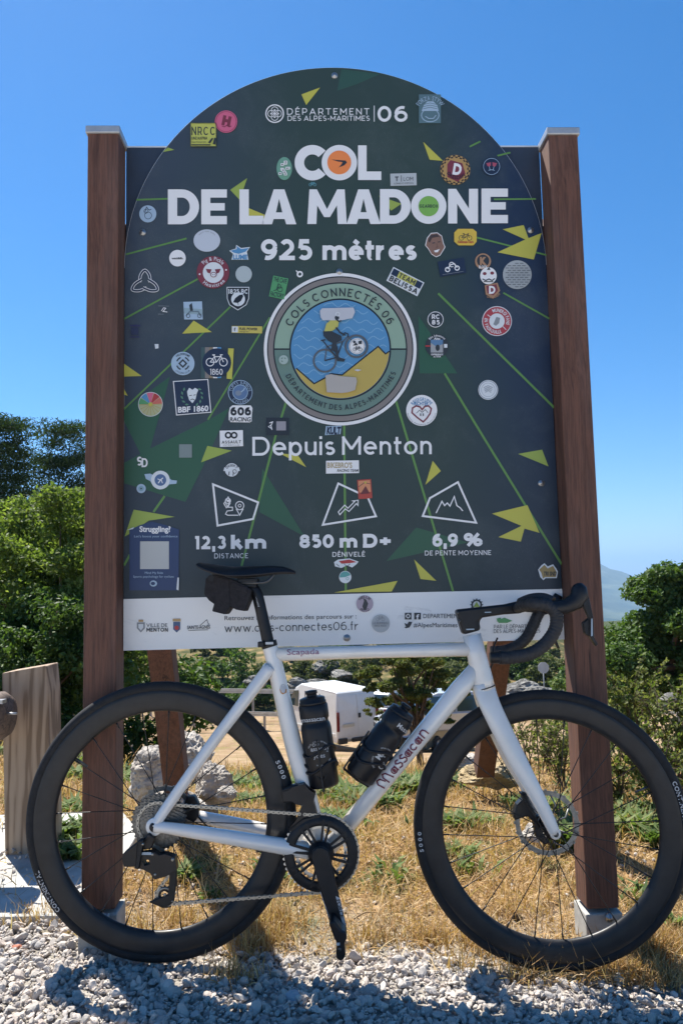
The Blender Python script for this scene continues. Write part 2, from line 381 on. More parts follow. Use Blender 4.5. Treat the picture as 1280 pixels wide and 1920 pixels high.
# ---- a round, even-stroked letter set (centre lines in a unit box: width, bottom, top, strokes)
def _a(cx, cy, rx, ry, a0, a1, n=14): return [(cx+rx*math.cos(R(a0+(a1-a0)*i/n)), cy+ry*math.sin(R(a0+(a1-a0)*i/n))) for i in range(n+1)]
XH = .72
GL = {
 'A': (.86, 0, 1, [[(0, 0), (.5, 1)], [(.5, 1), (1, 0)], [(.2, .27), (.8, .27)]]),
 'B': (.68, 0, 1, [[(0, 0), (0, 1)], [(0, 1), (.55, 1)]+_a(.62, .76, .33, .24, 90, -90)+[(0, .52)], [(.55, .52)]+_a(.66, .26, .34, .26, 90, -90)+[(0, 0)]]),
 'C': (.86, 0, 1, [_a(.52, .5, .52, .5, 42, 318, 24)]),
 'D': (.82, 0, 1, [[(0, 0), (0, 1)], [(0, 1), (.42, 1)]+_a(.5, .5, .5, .5, 84, -84, 18)+[(.42, 0), (0, 0)]]),
 'E': (.60, 0, 1, [[(0, 0), (0, 1)], [(0, 1), (1, 1)], [(0, .51), (.9, .51)], [(0, 0), (1, 0)]]),
 'F': (.58, 0, 1, [[(0, 0), (0, 1)], [(0, 1), (1, 1)], [(0, .48), (.9, .48)]]),
 'G': (.90, 0, 1, [_a(.5, .5, .5, .5, 45, 342, 24), [(.97, .34), (.97, .47)], [(.97, .47), (.6, .47)]]),
 'H': (.76, 0, 1, [[(0, 0), (0, 1)], [(1, 0), (1, 1)], [(0, .5), (1, .5)]]),
 'I': (.16, 0, 1, [[(.5, 0), (.5, 1)]]),
 'J': (.5, 0, 1, [[(1, 1), (1, .3)]+_a(.5, .28, .5, .28, 0, -150)]),
 'K': (.74, 0, 1, [[(0, 0), (0, 1)], [(0, .36), (.95, 1)], [(.36, .58), (1, 0)]]),
 'L': (.56, 0, 1, [[(0, 0), (0, 1)], [(0, 0), (1, 0)]]),
 'M': (.92, 0, 1, [[(0, 0), (0, 1)], [(0, 1), (.5, .28)], [(.5, .28), (1, 1)], [(1, 1), (1, 0)]]),
 'N': (.78, 0, 1, [[(0, 0), (0, 1)], [(0, 1), (1, 0)], [(1, 0), (1, 1)]]),
 'O': (.98, 0, 1, [_a(.5, .5, .5, .5, 0, 360, 32)]),
 'P': (.68, 0, 1, [[(0, 0), (0, 1)], [(0, 1), (.55, 1)]+_a(.64, .68, .36, .32, 88, -88)+[(.55, .36), (0, .36)]]),
 'Q': (.98, 0, 1, [_a(.5, .5, .5, .5, 0, 360, 32), [(.6, .25), (.95, -.05)]]),
 'R': (.70, 0, 1, [[(0, 0), (0, 1)], [(0, 1), (.55, 1)]+_a(.64, .68, .36, .32, 88, -88)+[(.55, .36), (0, .36)], [(.6, .36), (1, 0)]]),
 'S': (.66, 0, 1, [_a(.5, .74, .44, .26, 38, 238, 14)+_a(.5, .26, .48, .26, 70, -140, 16)]),
 'T': (.70, 0, 1, [[(0, 1), (1, 1)], [(.5, 0), (.5, 1)]]),
 'U': (.76, 0, 1, [[(0, 1), (0, .4)]+_a(.5, .38, .5, .38, 180, 360, 18)+[(1, .4), (1, 1)]]),
 'V': (.84, 0, 1, [[(0, 1), (.5, 0)], [(.5, 0), (1, 1)]]),
 'W': (1.3, 0, 1, [[(0, 1), (.27, 0)], [(.27, 0), (.5, .95)], [(.5, .95), (.73, 0)], [(.73, 0), (1, 1)]]),
 'X': (.8, 0, 1, [[(0, 0), (1, 1)], [(0, 1), (1, 0)]]), 'Y': (.8, 0, 1, [[(0, 1), (.5, .45)], [(1, 1), (.5, .45)], [(.5, .45), (.5, 0)]]),
 'Z': (.7, 0, 1, [[(0, 1), (1, 1)], [(1, 1), (0, 0)], [(0, 0), (1, 0)]]),
 '0': (.74, 0, 1, [_a(.5, .5, .5, .5, 0, 360, 30)]), '1': (.32, 0, 1, [[(.85, 0), (.85, 1)], [(0, 1), (.85, 1)]]),
 '2': (.66, 0, 1, [_a(.48, .68, .46, .32, 150, -35, 14)+[(0, 0)], [(0, 0), (1, 0)]]),
 '3': (.66, 0, 1, [_a(.48, .76, .42, .24, 150, -80, 14), _a(.48, .27, .5, .27, 85, -150, 18)]),
 '4': (.76, 0, 1, [[(.72, 0), (.72, .6)], [(.6, 1), (0, .25)], [(0, .25), (1, .25)]]),
 '5': (.66, 0, 1, [[(.92, 1), (.2, 1)], [(.2, 1), (.12, .57)], [(.12, .6), (.42, .62)]+_a(.5, .31, .5, .31, 84, -140, 18)]),
 '6': (.70, 0, 1, [_a(.5, .32, .5, .32, 0, 360, 24), _a(.62, .5, .62, .5, 180, 70, 12)+[]]),
 '8': (.70, 0, 1, [_a(.5, .27, .5, .27, 0, 360, 24), _a(.5, .76, .42, .24, 0, 360, 24)]),
 '9': (.70, 0, 1, [_a(.5, .68, .5, .32, 0, 360, 24), _a(.38, .5, .62, .5, 0, -110, 12)]),
 'a': (.60, 0, XH, [_a(.48, .5, .48, .5, 0, 360, 24), [(1, 0), (1, 1)]]), 'c': (.58, 0, XH, [_a(.55, .5, .55, .5, 48, 312, 18)]),
 'e': (.64, 0, XH, [_a(.5, .5, .5, .5, 0, 312, 22), [(.03, .5), (1, .5)]]),
 'i': (.13, 0, XH, [[(.5, 0), (.5, 1)]]), 'k': (.58, 0, 1.06, [[(0, 0), (0, 1)], [(0, .26), (.92, .66)], [(.38, .43), (1, 0)]]),
 'm': (1.02, 0, XH, [[(0, 0), (0, 1)], _a(.25, .58, .25, .42, 180, 0)+[(.5, 0)], _a(.75, .58, .25, .42, 180, 0)+[(1, 0)]]),
 'n': (.56, 0, XH, [[(0, 0), (0, 1)], _a(.5, .58, .5, .42, 180, 0)+[(1, 0)]]), 'o': (.66, 0, XH, [_a(.5, .5, .5, .5, 0, 360, 28)]),
 'p': (.62, -.27, XH, [[(0, 0), (0, 1)], _a(.52, .635, .48, .365, 0, 360, 26)]), 'r': (.46, 0, XH, [[(0, 0), (0, 1)], [(0, .45)]+_a(.9, .42, .86, .58, 165, 88)]),
 's': (.48, 0, XH, [_a(.5, .75, .46, .25, 35, 240, 12)+_a(.5, .26, .5, .26, 72, -145, 14)]),
 't': (.36, 0, .95, [[(.36, 1), (.36, .2)]+_a(.72, .2, .36, .2, 180, 290), [(0, .70), (1, .70)]]),
 'u': (.56, 0, XH, [[(0, 1), (0, .42)]+_a(.5, .42, .5, .42, 180, 360)+[(1, .42)], [(1, 0), (1, 1)]]),
 'l': (.13, 0, 1.06, [[(.5, 0), (.5, 1)]]), 'w': (.95, 0, XH, [[(0, 1), (.27, 0)], [(.27, 0), (.5, .95)], [(.5, .95), (.73, 0)], [(.73, 0), (1, 1)]]),
 'f': (.36, 0, 1.06, [_a(.8, .8, .45, .2, 90, 180)+[(.35, 0)], [(0, .62), (.9, .62)]]),
 ',': (.14, -.2, .14, [[(.7, 1), (.7, .5)], [(.7, .5), (.3, 0)]]), '.': (.14, 0, .14, [[(.5, 0), (.5, 1)]]), '+': (.6, .18, .74, [[(0, .5), (1, .5)], [(.5, 0), (.5, 1)]]), '-': (.34, .32, .42, [[(0, .5), (1, .5)]]),
 '%': (.95, 0, 1, [_a(.2, .76, .2, .24, 0, 360, 18), _a(.8, .24, .2, .24, 0, 360, 18), [(.22, 0), (.78, 1)]]),
}
def dense(pts, d=1.5):
    out = []
    for a, b in zip(pts[:-1], pts[1:]):
        n = max(1, int(math.hypot(b[0]-a[0], b[1]-a[1])/d)); out += [(a[0]+(b[0]-a[0])*i/n, a[1]+(b[1]-a[1])*i/n) for i in range(n)]
    return out+[pts[-1]]
def strokes(s, w, gap=.16):          # -> list of polylines with cap height 1, and the whole width
    out = []; x = 0
    for ch in s:
        if ch == ' ': x += .34; continue
        acc = None; c = ch
        if ch in 'ÉÈé': c, acc = ('E' if ch in 'ÉÈ' else 'e'), (1 if ch in 'Éé' else -1)
        if ch == 'è': c, acc = 'e', -1
        W, y0, y1, st = GL[c]; hw = w/2; W = max(W, w)
        ww = W-w; hh = (y1-y0)-w
        if c in '.,': out.append([(x+W/2, y0), (x+W/2, y0+max(w*1.05, .14) + (-y0 if c == ',' else 0))]); x += W+gap; continue
        for pl in st:
            q = [(x+hw+px*ww, y0+hw+py*hh) for px, py in pl]
            if pl[0] != pl[-1]:
                for e, o_ in ((0, 1), (-1, -2)):
                    (ax, ay), (bx, by) = pl[e], pl[o_]; dx, dy = q[e][0]-q[o_][0], q[e][1]-q[o_][1]; L_ = math.hypot(dx, dy) or 1
                    if (abs(dy) > abs(dx)*1.2 and ay in (0, 1)) or (abs(dx) >= abs(dy) and ax in (0, 1)) or (abs(dy) > abs(dx) and len(pl) == 2 and ay in (0, 1)):
                        if len(pl) == 2 and abs(dx) > .15*abs(dy) and abs(dy) > .3*abs(dx): k_ = .9*hw
                        else: k_ = hw
                        q[e] = (q[e][0]+dx/L_*k_, q[e][1]+dy/L_*k_)
            out.append(q)
        if ch == 'i': out.append([(x+W/2, .86), (x+W/2, .86+w*1.1)])
        if acc: t_ = y1+.07; out.append([(x+W*.5-.10*acc, t_), (x+W*.5+.08*acc, t_+.17)])
        x += W+gap
    return out, x-gap
def gtext(g, s, x0, x1, yb, h, M, w=.14, yb1=None, gap=.16):
    st, tot = strokes(s, w, gap); k = (x1-x0)/tot; yb1 = yb if yb1 is None else yb1; g.k += 1; base = g.k
    for j, pl in enumerate(st):
        g.k = base+.045*(j % 9)
        g.line([(x0+x*k, yb+(yb1-yb)*x/tot-y*h) for x, y in pl], w*(h+k)/2, M, up=False)
    g.k = base+1
def garc(g, s, cx, cy, r, h, a0, a1, M, w=.14, inner=False, gap=.2):
    st, tot = strokes(s, w, gap); base = g.k+1; kx = abs(R(a1-a0))*r/tot
    for j, pl in enumerate(st):
        g.k = base+.045*(j % 9); o_ = []
        for x, y in pl:
            a = R(a0+(a1-a0)*x/tot); rr = (r-y*h) if inner else (r+y*h); o_.append((cx+rr*math.cos(a), cy-rr*math.sin(a)))
        g.line(o_, w*(h+kx)/2, M, up=False)
    g.k = base+1
# ------------------------------------------------------------------ terrain
ZR = on_y(301, 1806, BD-0.0); ZF = on_y(1030, 1822, BD)
SLOPE = (ZF.z-ZR.z)/(ZF.x-ZR.x); Z0 = ZR.z - SLOPE*ZR.x
def sm(x, a, b):
    t = np.clip((x-a)/(b-a), 0, 1); return t*t*(3-2*t)
TY = np.array([-60, 0, 3, 4.5, 8, 12, 16, 24, 33, 38, 46, 60, 80, 110, 150, 260, 600, 6000, 12000.])
TZ = np.array([0, 0, -0.02, -.22, -1.0, -1.9, -2.75, -4.4, -5.95, -6.35, -6.45, -5.6, -3.2, 2.0, 4.0, -30, -120, -250, -300.])
_wp = [(rng.uniform(0, 6.28), rng.uniform(0, 6.28), rng.uniform(-1, 1), rng.uniform(-1, 1)) for _ in range(8)]
def wob(x, y, s):
    r = 0
    for i, (a, b, c, d) in enumerate(_wp):
        k = 1.0 + 0.7*i
        r = r + np.sin(x*k/s*(1+c*.3)+y*d/s+a)*np.sin(y*k/s*(1+d*.3)-x*c/s+b)/k
    return r*0.4
def HT(x, y):
    x = np.asarray(x, float); y = np.asarray(y, float)
    z = np.interp(y, TY, TZ)
    hill = np.interp(y, [46, 60, 80, 110, 150, 400], [0, 1.2, 4, 9, 11, 0])
    q = x/np.maximum(y, 1)
    z = z - hill*sm(q, .16, .30)
    z = z + sm(-q, .20, .42)*0.105*np.clip(y-3.5, 0, 30)
    z = z + (Z0 + SLOPE*np.clip(x, -2.0, 2.0))*(1-sm(y, 2.6, 5))
    z = z + wob(x, y, .35)*0.012*(1-sm(y, 20, 60))*sm(y, 2.0, 3.0) + wob(x, y, 9)*sm(y, 45, 70)*.9*(1-sm(y, 300, 600)) + wob(x, y, 120)*sm(y, 400, 1500)*25
    return z
def on_g(px, py, D0=1.0, D1=90):
    for D in np.geomspace(D0, D1, 900):
        p = on_y(px, py, D)
        if p.z <= float(HT(p.x, p.y)): return p
    return p
def gz(x, y): return float(HT(x, y))

ys = np.concatenate([np.linspace(-60, 0, 14), np.linspace(.5, 6, 90), np.geomspace(6.1, 120, 130), np.geomspace(125, 12000, 40)])
qs = np.concatenate([np.linspace(-8, -1.0, 10), np.linspace(-.9, .9, 110), np.linspace(1.0, 8, 10)])
Yg, Qg = np.meshgrid(ys, qs, indexing='ij')
Xg = Qg*np.maximum(np.abs(Yg), 6.0)*1.0
Xg = np.where(Yg < 6.0, Qg*6.0, Xg)
V = np.stack([Xg, Yg, HT(Xg, Yg)], -1).reshape(-1, 3)
a, b = len(ys), len(qs)
I = np.arange(a*b).reshape(a, b)
F = np.stack([I[:-1, :-1], I[:-1, 1:], I[1:, 1:], I[1:, :-1]], -1).reshape(-1, 4)
GM = mat('ground_soil', (.3, .25, .17), 0.95, spec=0.1); t = NT(GM)
sep = t.n('ShaderNodeSeparateXYZ', {0: t.tc.outputs['Object']})
n1 = t.noise(3.0, 6, .6); n2 = t.noise(45, 5, .65); n3 = t.noise(.22, 6, .62); n4 = t.noise(.9, 5, .6)
straw = t.ramp(n2, [(.35, (.07, .045, .022)), (.52, (.24, .15, .07)), (.7, (.40, .27, .13))])
green = t.ramp(n2, [(.3, (.03, .045, .015)), (.7, (.12, .15, .05))])
near = t.mix(t.ramp(n1, [(.50, (0, 0, 0)), (.64, (1, 1, 1))]), straw, green)
pebb = t.mix(t.ramp(t.math('MULTIPLY', sep.outputs['Y'], -1), [(0, (0, 0, 0)), (.01, (0, 0, 0))]), t.ramp(n2, [(.3, (.17, .155, .135)), (.6, (.36, .33, .29))]), t.ramp(n2, [(.3, (.3, .29, .27)), (.55, (.56, .54, .51))]))
pebb = t.mix(t.math('LESS_THAN', sep.outputs['Y'], 1.3), pebb, t.ramp(t.n('ShaderNodeTexVoronoi', {'Vector': t.coord(), 'Scale': 55}).outputs['Distance'], [(.0, (.60, .57, .54)), (.5, (.50, .48, .45)), (.9, (.15, .14, .13))]))
yw = t.math('MULTIPLY_ADD', n1, .5, sep.outputs['Y'])
c = t.mix(t.ramp(t.math('MULTIPLY_ADD', yw, .5, -.75), [(.38, (0, 0, 0)), (.62, (1, 1, 1))]), pebb, near)
dirt = t.ramp(n4, [(.3, (.19, .125, .07)), (.55, (.29, .205, .125)), (.75, (.37, .28, .185))])
dirt = t.mix(t.ramp(t.noise(1.7, 6, .7), [(.54, (0, 0, 0)), (.60, (1, 1, 1))]), dirt, (.20, .16, .07))
c = t.mix(t.ramp(t.math('MULTIPLY_ADD', n3, 14, t.math('ADD', sep.outputs['Y'], -7)), [(0, (0, 0, 0)), (1, (0, 0, 0))]) if False else t.math('MULTIPLY', t.math('GREATER_THAN', t.math('MULTIPLY_ADD', n4, 6, sep.outputs['Y']), 18.5), 1.0), c, dirt)
hillc = t.ramp(t.noise(.5, 8, .7), [(.36, (.035, .045, .016)), (.50, (.10, .09, .035)), (.60, (.22, .155, .075)), (.72, (.32, .24, .135))])
c = t.mix(t.math('GREATER_THAN', t.math('MULTIPLY_ADD', n4, 3, sep.outputs['Y']), 46.5), c, hillc)
c = t.mix(t.math('GREATER_THAN', t.math('MULTIPLY_ADD', n4, 10, sep.outputs['Y']), 118), c, (.05, .065, .03))
t.base(c); t.bump(t.math('MULTIPLY_ADD', n2, .6, n4), .6, .03)
g = npmesh('ground', V, F, GM, smooth=True); tag(g, kind='structure')

# ------------------------------------------------------------------ distant mountains
MM = mat('mountain_slope', (.07, .10, .06), .95, spec=.1); t = NT(MM)
t.base(t.ramp(t.noise(.004, 8, .65), [(.35, (.035, .055, .03)), (.6, (.10, .12, .07)), (.75, (.28, .27, .23))]))
def mountain(pts, D, depth, label=None):
    pts = sorted(pts); X = []; Z = []
    for px, py in pts:
        p = on_y(px, py, D); X.append(p.x); Z.append(p.z)
    X = np.array(X); Z = np.array(Z)
    xs = np.linspace(X[0], X[-1], 120); zt = np.interp(xs, X, Z) + np.array([wob(x, 3.3, D*.03) for x in xs])*D*.0016
    rows = []
    for k in range(40):
        s_ = k/39.0; y = D - depth*s_**1.1*(1+.12*np.sin(xs/D*40)); z = zt*(1-s_) + (-250)*s_
        z = z + np.array([wob(x, D*.9+s_*D, D*.02) for x in xs])*D*.012*math.sin(math.pi*min(1, s_*1.15+.0))
        rows.append(np.stack([xs, y, z], -1))
    back = np.stack([xs, np.full_like(xs, D+depth*.9), np.full_like(xs, -260.)], -1)
    V = np.concatenate([back[None], np.array(rows)]).reshape(-1, 3); a, b = 41, 120
    I = np.arange(a*b).reshape(a, b)
    F = np.stack([I[:-1, :-1], I[1:, :-1], I[1:, 1:], I[:-1, 1:]], -1).reshape(-1, 4)
    o = npmesh('mountain', V, F, MM, smooth=True); tag(o, kind='structure'); return o
mountain([(200, 1160), (500, 1080), (760, 1040), (940, 1020), (1060, 1034), (1128, 1062), (1165, 1080), (1200, 1088), (1260, 1105), (1400, 1120), (1800, 1140)], 5200, 2200)
mountain([(700, 1075), (1000, 1085), (1120, 1090), (1175, 1081), (1200, 1083), (1290, 1088), (1500, 1085), (1900, 1100)], 9000, 2500)
mountain([(600, 1160), (900, 1150), (1060, 1140), (1150, 1148), (1250, 1150), (1420, 1165), (1800, 1170)], 3200, 1500)

# ------------------------------------------------------------------ foliage
def leafcloud(clumps, n, size, asp=.55, up=.35, fill=.55, seed=0, droop=0.0):
    r = np.random.default_rng(seed)
    C = np.array([c[:3] for c in clumps]); S = np.array([c[3:6] for c in clumps])
    w = (S[:, 0]*S[:, 1]+S[:, 0]*S[:, 2]); w /= w.sum()
    k = r.choice(len(C), n, p=w)
    d = r.normal(size=(n, 3)); d /= np.linalg.norm(d, axis=1)[:, None]
    rad = fill + (1.08-fill)*r.random(n)**.7
    P = C[k] + d*rad[:, None]*S[k]
    nrm = d*.7 + r.normal(size=(n, 3))*.75 + np.array([0, 0, up]); nrm /= np.linalg.norm(nrm, axis=1)[:, None]
    tt = np.cross(nrm, r.normal(size=(n, 3)) + np.array([0, 0, -droop])); tt /= np.linalg.norm(tt, axis=1)[:, None]
    bt = np.cross(nrm, tt); L = (size*(.6+.8*r.random(n)))[:, None]
    V = np.stack([P-tt*L, P+bt*L*asp+nrm*L*.12, P+tt*L, P-bt*L*asp+nrm*L*.12], 1).reshape(-1, 3)
    i = np.arange(n)*4
    F = np.concatenate([np.stack([i, i+1, i+2], 1), np.stack([i, i+2, i+3], 1)])
    return V, F
BARK = worn('bark', (.11, .075, .05), .9, .4, 30, bump=.4)
def clumpset(c, rad, n, r0, seed, flatten=1.0, shell=.75):
    r = np.random.default_rng(seed); out = []
    for i in range(n):
        d = r.normal(size=3); d /= np.linalg.norm(d); q = shell*r.random()**.33
        s = r0*(.6+.8*r.random())
        out.append((c[0]+d[0]*rad[0]*q, c[1]+d[1]*rad[1]*q, c[2]+d[2]*rad[2]*q, s, s, s*flatten*(.8+.3*r.random())))
    return out
def plant(name, base, clumps, n, size, lm, label, cat, group=None, seed=0, asp=.55, trunk=.05, limbs=7, fill=.5, up=.35, lean=(0, 0)):
    base = Vector(base); root = empty(name, base, label, cat, group)
    V, F = leafcloud(clumps, n, size, asp, up, fill, seed)
    V = V - np.array(base); V = V[:, :]
    npmesh('crown', V, F, lm, root)
    m_ = MB(); r = random.Random(seed)
    cs = sorted(clumps, key=lambda c: -c[3])[:limbs]
    mid = sum((Vector(c[:3]) for c in clumps), Vector())/len(clumps) - base
    top = Vector((mid.x+lean[0], mid.y, mid.z*1.15))
    pts = [Vector((0, 0, -.15)), Vector((mid.x*.25, mid.y*.2, mid.z*.35)), Vector((mid.x*.7, mid.y*.7, mid.z*.8)), top]
    sp = spline(pts, 4)
    m_.tube(sp, [trunk*(1-.75*i/len(sp)) for i in range(len(sp))], 8)
    for c in cs:
        e = Vector(c[:3])-base; s_ = sp[int(len(sp)*r.uniform(.35, .8))]
        md = (s_+e)/2 + Vector((r.uniform(-.1, .1), r.uniform(-.1, .1), r.uniform(-.15, 0)))*e.length*.3
        q = spline([s_, md, e], 4); m_.tube(q, [trunk*.45*(1-.8*i/len(q)) for i in range(len(q))], 5)
    m_.build('trunk', BARK, root)
    return root
LM_BUSH = leafmat('leaf_broad', [(.06, .10, .024), (.11, .16, .038), (.16, .215, .055), (.08, .125, .03), (.21, .25, .08)], .45, .45)
LM_TREE = leafmat('leaf_dark', [(.035, .07, .02), (.06, .11, .028), (.095, .155, .04), (.055, .095, .026)], .32, .42)
LM_PINE = leafmat('needle_dark', [(.02, .042, .016), (.04, .072, .026), (.06, .095, .032)], .2, .6)
LM_JUN = leafmat('needle_yellow', [(.05, .075, .02), (.10, .13, .035), (.15, .17, .045), (.08, .07, .03)], .25, .6)
LM_SCRUB = leafmat('scrub_leaf', [(.05, .07, .022), (.085, .105, .035), (.12, .13, .05), (.06, .075, .03)], .2, .7)
LM_WEED = leafmat('weed_leaf', [(.05, .09, .025), (.09, .14, .04), (.14, .19, .06), (.19, .21, .09)], .35, .5)
LM_THIN = leafmat('thin_shrub_leaf', [(.06, .09, .02), (.12, .15, .045), (.20, .21, .09), (.10, .10, .04)], .4, .5)

# broad-leaved bushes behind the left post
def bush(px, top, D, w, basez, n, size, lm, label, group, seed, dp=.8, cat='bush', clump=.3, name='leafy_bush', nc=30, trunk=.05):
    tp = on_y(px, top, D); b = Vector((tp.x, D, basez)); h = tp.z-basez
    c = (b.x, D, basez+h*.52)
    cl = clumpset(c, (w, dp, h*.52), nc, clump, seed, .8, 1.0)
    cl = [q for q in cl if q[2]-q[5] > basez-.15 and q[2]+q[5] < tp.z+.06]
    return plant(name, b, cl, n, size, lm, label, cat, group, seed, trunk=trunk, fill=.3)
bush(10, 905, 9.0, 1.1, gz(-4.0, 9)-.1, 42000, .027, LM_BUSH, 'broad pale green bush filling the left edge behind the sawn fence post', 'broad-leaved bushes left of the sign', 11, clump=.19, nc=150)
bush(130, 915, 8.3, .85, gz(-2.9, 8.3)-.1, 42000, .026, LM_BUSH, 'tall leafy bush close behind the left wooden post of the sign', 'broad-leaved bushes left of the sign', 12, clump=.17, nc=150)
bush(262, 1130, 9.6, .75, gz(-2.4, 9.6)-.2, 6000, .045, LM_TREE, 'dark shaded bush seen under the sign behind its left brace', 'broad-leaved bushes left of the sign', 13, clump=.28, nc=28)
bush(60, 1100, 7.4, .9, gz(-3.0, 7.4)-.1, 20000, .027, LM_TREE, 'low dark bush between the fence post and the left post of the sign', 'broad-leaved bushes left of the sign', 14, dp=.5, clump=.17, nc=90)
# pines above them
def pine(px, top, D, w, basez, n, label, seed, nl=9, lm=None, size=.075, group='dark pines left of the sign'):
    tp = on_y(px, top, D); b = Vector((tp.x, D, basez)); h = tp.z-basez; r = random.Random(seed); cl = []
    for k in range(nl):
        f = .30+.70*(k+.4)/nl; ww = w*(1.15-f*.75); zz = basez+h*f-.2
        for j in range(9):
            a = r.uniform(0, 6.28); q = ww*r.uniform(.15, 1)
            s_ = r.uniform(.28, .6)*(1.15-f*.4)*w/1.5
            cl.append((b.x+q*math.cos(a), D+q*math.sin(a)*.8, min(zz+r.uniform(-.25, .25), tp.z-.18), s_*1.5, s_*1.3, s_*.42))
    return plant('pine_tree', b, cl, n, size, lm or LM_PINE, label, 'pine tree', group, seed, asp=.20, trunk=.14, limbs=22, fill=.2, up=.1)
pine(8, 770, 21, 1.5, -1.6, 26000, 'dark pine standing at the left edge of the photo above the bushes', 21, nl=11)
pine(118, 782, 23, 1.9, -1.8, 32000, 'dark pine with flat spreading layers just left of the wooden sign post', 22, nl=11)
pine(210, 800, 27, 2.0, -2.0, 9000, 'pine mostly hidden behind the left wooden post of the sign', 23)
pine(-90, 790, 20, 1.6, -1.5, 7000, 'pine half out of the frame at the far left', 24)

# hillside scrub beyond the barrier
hs = [(322, 1218, 50, 1.1), (352, 1240, 49, 1.0), (392, 1206, 56, 1.5), (455, 1204, 52, 1.9), (503, 1222, 55, 1.3), (575, 1228, 57, 1.2), (625, 1212, 66, 1.6), (655, 1234, 54, 1.0), (560, 1252, 50, .7), (600, 1264, 48, .6),
      (705, 1188, 62, 2.2), (775, 1180, 64, 2.4), (842, 1190, 60, 2.0), (888, 1206, 58, 1.7), (935, 1206, 66, 1.8), (985, 1205, 56, 1.5), (1042, 1218, 54, 1.6), (1012, 1236, 50, 1.2), (1075, 1236, 48, 1.2), (690, 1250, 50, .8), (535, 1205, 64, 1.3)]
where = ['under the left end of the sign beside the brace', 'low beside the left brace above the barrier rail', 'on the hillside above the barrier left of the seat stay', 'the round one directly behind the seat clamp of the bicycle', 'just left of the seat tube', 'between the seat tube and the rocky outcrop', 'above the rocky outcrop under the top tube', 'right of the rocky outcrop', 'tiny, at the foot of the slope by the van roof', 'tiny, above the white van roof', 'left of the juniper crown under the top tube', 'behind the juniper crown', 'right of the juniper crown', 'in the corner of top tube and down tube', 'behind the head tube', 'behind the lower handlebar drop', 'left of the road sign back', 'low beneath the road sign back', 'against the right wooden post', 'small, left of the juniper', 'dark, high on the slope behind the seat clamp']
for i, ((px, top, D, w), wh) in enumerate(zip(hs, where)):
    tp = on_y(px, top+6, D); bz = gz(tp.x, D)-.2; h = max(tp.z-bz, 1.0)
    cl = clumpset((tp.x, D, bz+h*.45), (w, w*.8, h*.42), 12, w*.36, 40+i, .8, 1.0)
    plant('scrub_bush', (tp.x, D, bz), cl, 1700, .13, LM_SCRUB if i % 3 else LM_TREE, 'hillside bush '+wh, 'bush', 'scrub bushes on the far hillside', 60+i, trunk=.08, limbs=4, fill=.4)

_fr = random.Random(12)
for k in range(46):
    D = _fr.uniform(47, 84); px = _fr.uniform(230, 1120); x = (px-640)/FPX*D; w = _fr.uniform(.6, 1.7); bz = gz(x, D)-.15
    cl = clumpset((x, D, bz+w*.5), (w, w*.8, w*.5), 9, w*.4, 300+k, .8, 1.0)
    plant('scrub_bush', (x, D, bz), cl, 1300, .13, LM_SCRUB if k % 3 else LM_TREE, 'low scrub bush scattered on the dry hillside beyond the crash barrier', 'bush', 'low scrub on the dry hillside', 400+k, trunk=.06, limbs=3, fill=.4)

# right-hand tree and shrubs
def bigtree():
    D = 14; cl = []
    for px, py, r_, n in ((1285, 1108, .50, 16), (1240, 1120, .40, 12), (1222, 1165, .42, 11), (1300, 1190, .7, 14), (1180, 1215, .38, 9), (1250, 1250, .55, 12), (1360, 1120, .7, 12), (1205, 1100, .16, 5), (1165, 1250, .3, 7), (1200, 1285, .4, 7)):
        p = on_y(px, py, D+random.uniform(-.4, .5))
        cl += clumpset(tuple(p), (r_, r_, r_), n, .25, px, .8, 1.0)
    b = on_y(1300, 1330, D)
    plant('broadleaf_tree', (b.x, D, gz(b.x, D)), cl, 38000, .042, LM_TREE, 'large dense green tree at the right edge before the blue mountain', 'tree', None, 5, trunk=.16, limbs=16, fill=.35)
bigtree()
bush(1150, 1190, 17, .8, gz(6, 17), 5000, .06, LM_TREE, 'smaller tree behind the right wooden post under the big tree', None, 33, clump=.3, cat='tree', name='small_tree', nc=22)
bush(1062, 1262, 24, .8, gz(7, 24), 2500, .07, LM_WEED, 'bright green bush left of the right post below the sign board', None, 34, clump=.3, nc=16)
def twiggy(px, top, D, spread, n, label, seed, group='thin-stemmed shrubs at the right', leafn=500, size=.011, base=None):
    tp = on_y(px, top, D); bz = gz(tp.x, D); root = empty('thin_shrub', (tp.x, D, bz), label, 'shrub', group); r = random.Random(seed)
    h = tp.z-bz; st = MB(); P = []
    for k in range(n):
        a = r.uniform(0, 6.28); s_ = spread*r.uniform(.2, 1); hh = h*r.uniform(.55, 1)
        e = Vector((math.cos(a)*s_, math.sin(a)*s_*.5, hh))
        q = spline([Vector((r.uniform(-.05, .05), r.uniform(-.05, .05), 0)), Vector((e.x*.25, e.y*.3, hh*.45)), Vector((e.x*.7, e.y*.7, hh*.85)), e], 5)
        st.tube(q, [.0045*(1-.7*i/len(q)) for i in range(len(q))], 4, cap=False)
        for j in range(6):
            s0 = q[r.randrange(4, len(q)-1)]; e2 = s0+Vector((r.uniform(-1, 1)*.14, r.uniform(-1, 1)*.1, r.uniform(-.02, .14)))
            st.tube([s0, (s0+e2)/2+Vector((0, 0, .012)), e2], [.0022, .0018, .001], 3, cap=False)
            P += [s0.lerp(e2, r.uniform(.1, 1.1)) for _ in range(leafn//(n*6)+1)]
        P += [q[r.randrange(4, len(q))] for _ in range(8)]
    st.build('stem', BARK, root)
    cl = [(p.x, p.y, p.z, .018, .018, .018) for p in P]
    V, F = leafcloud(cl, leafn, size, .6, .3, .3, seed); npmesh('foliage', V, F, LM_THIN, root)
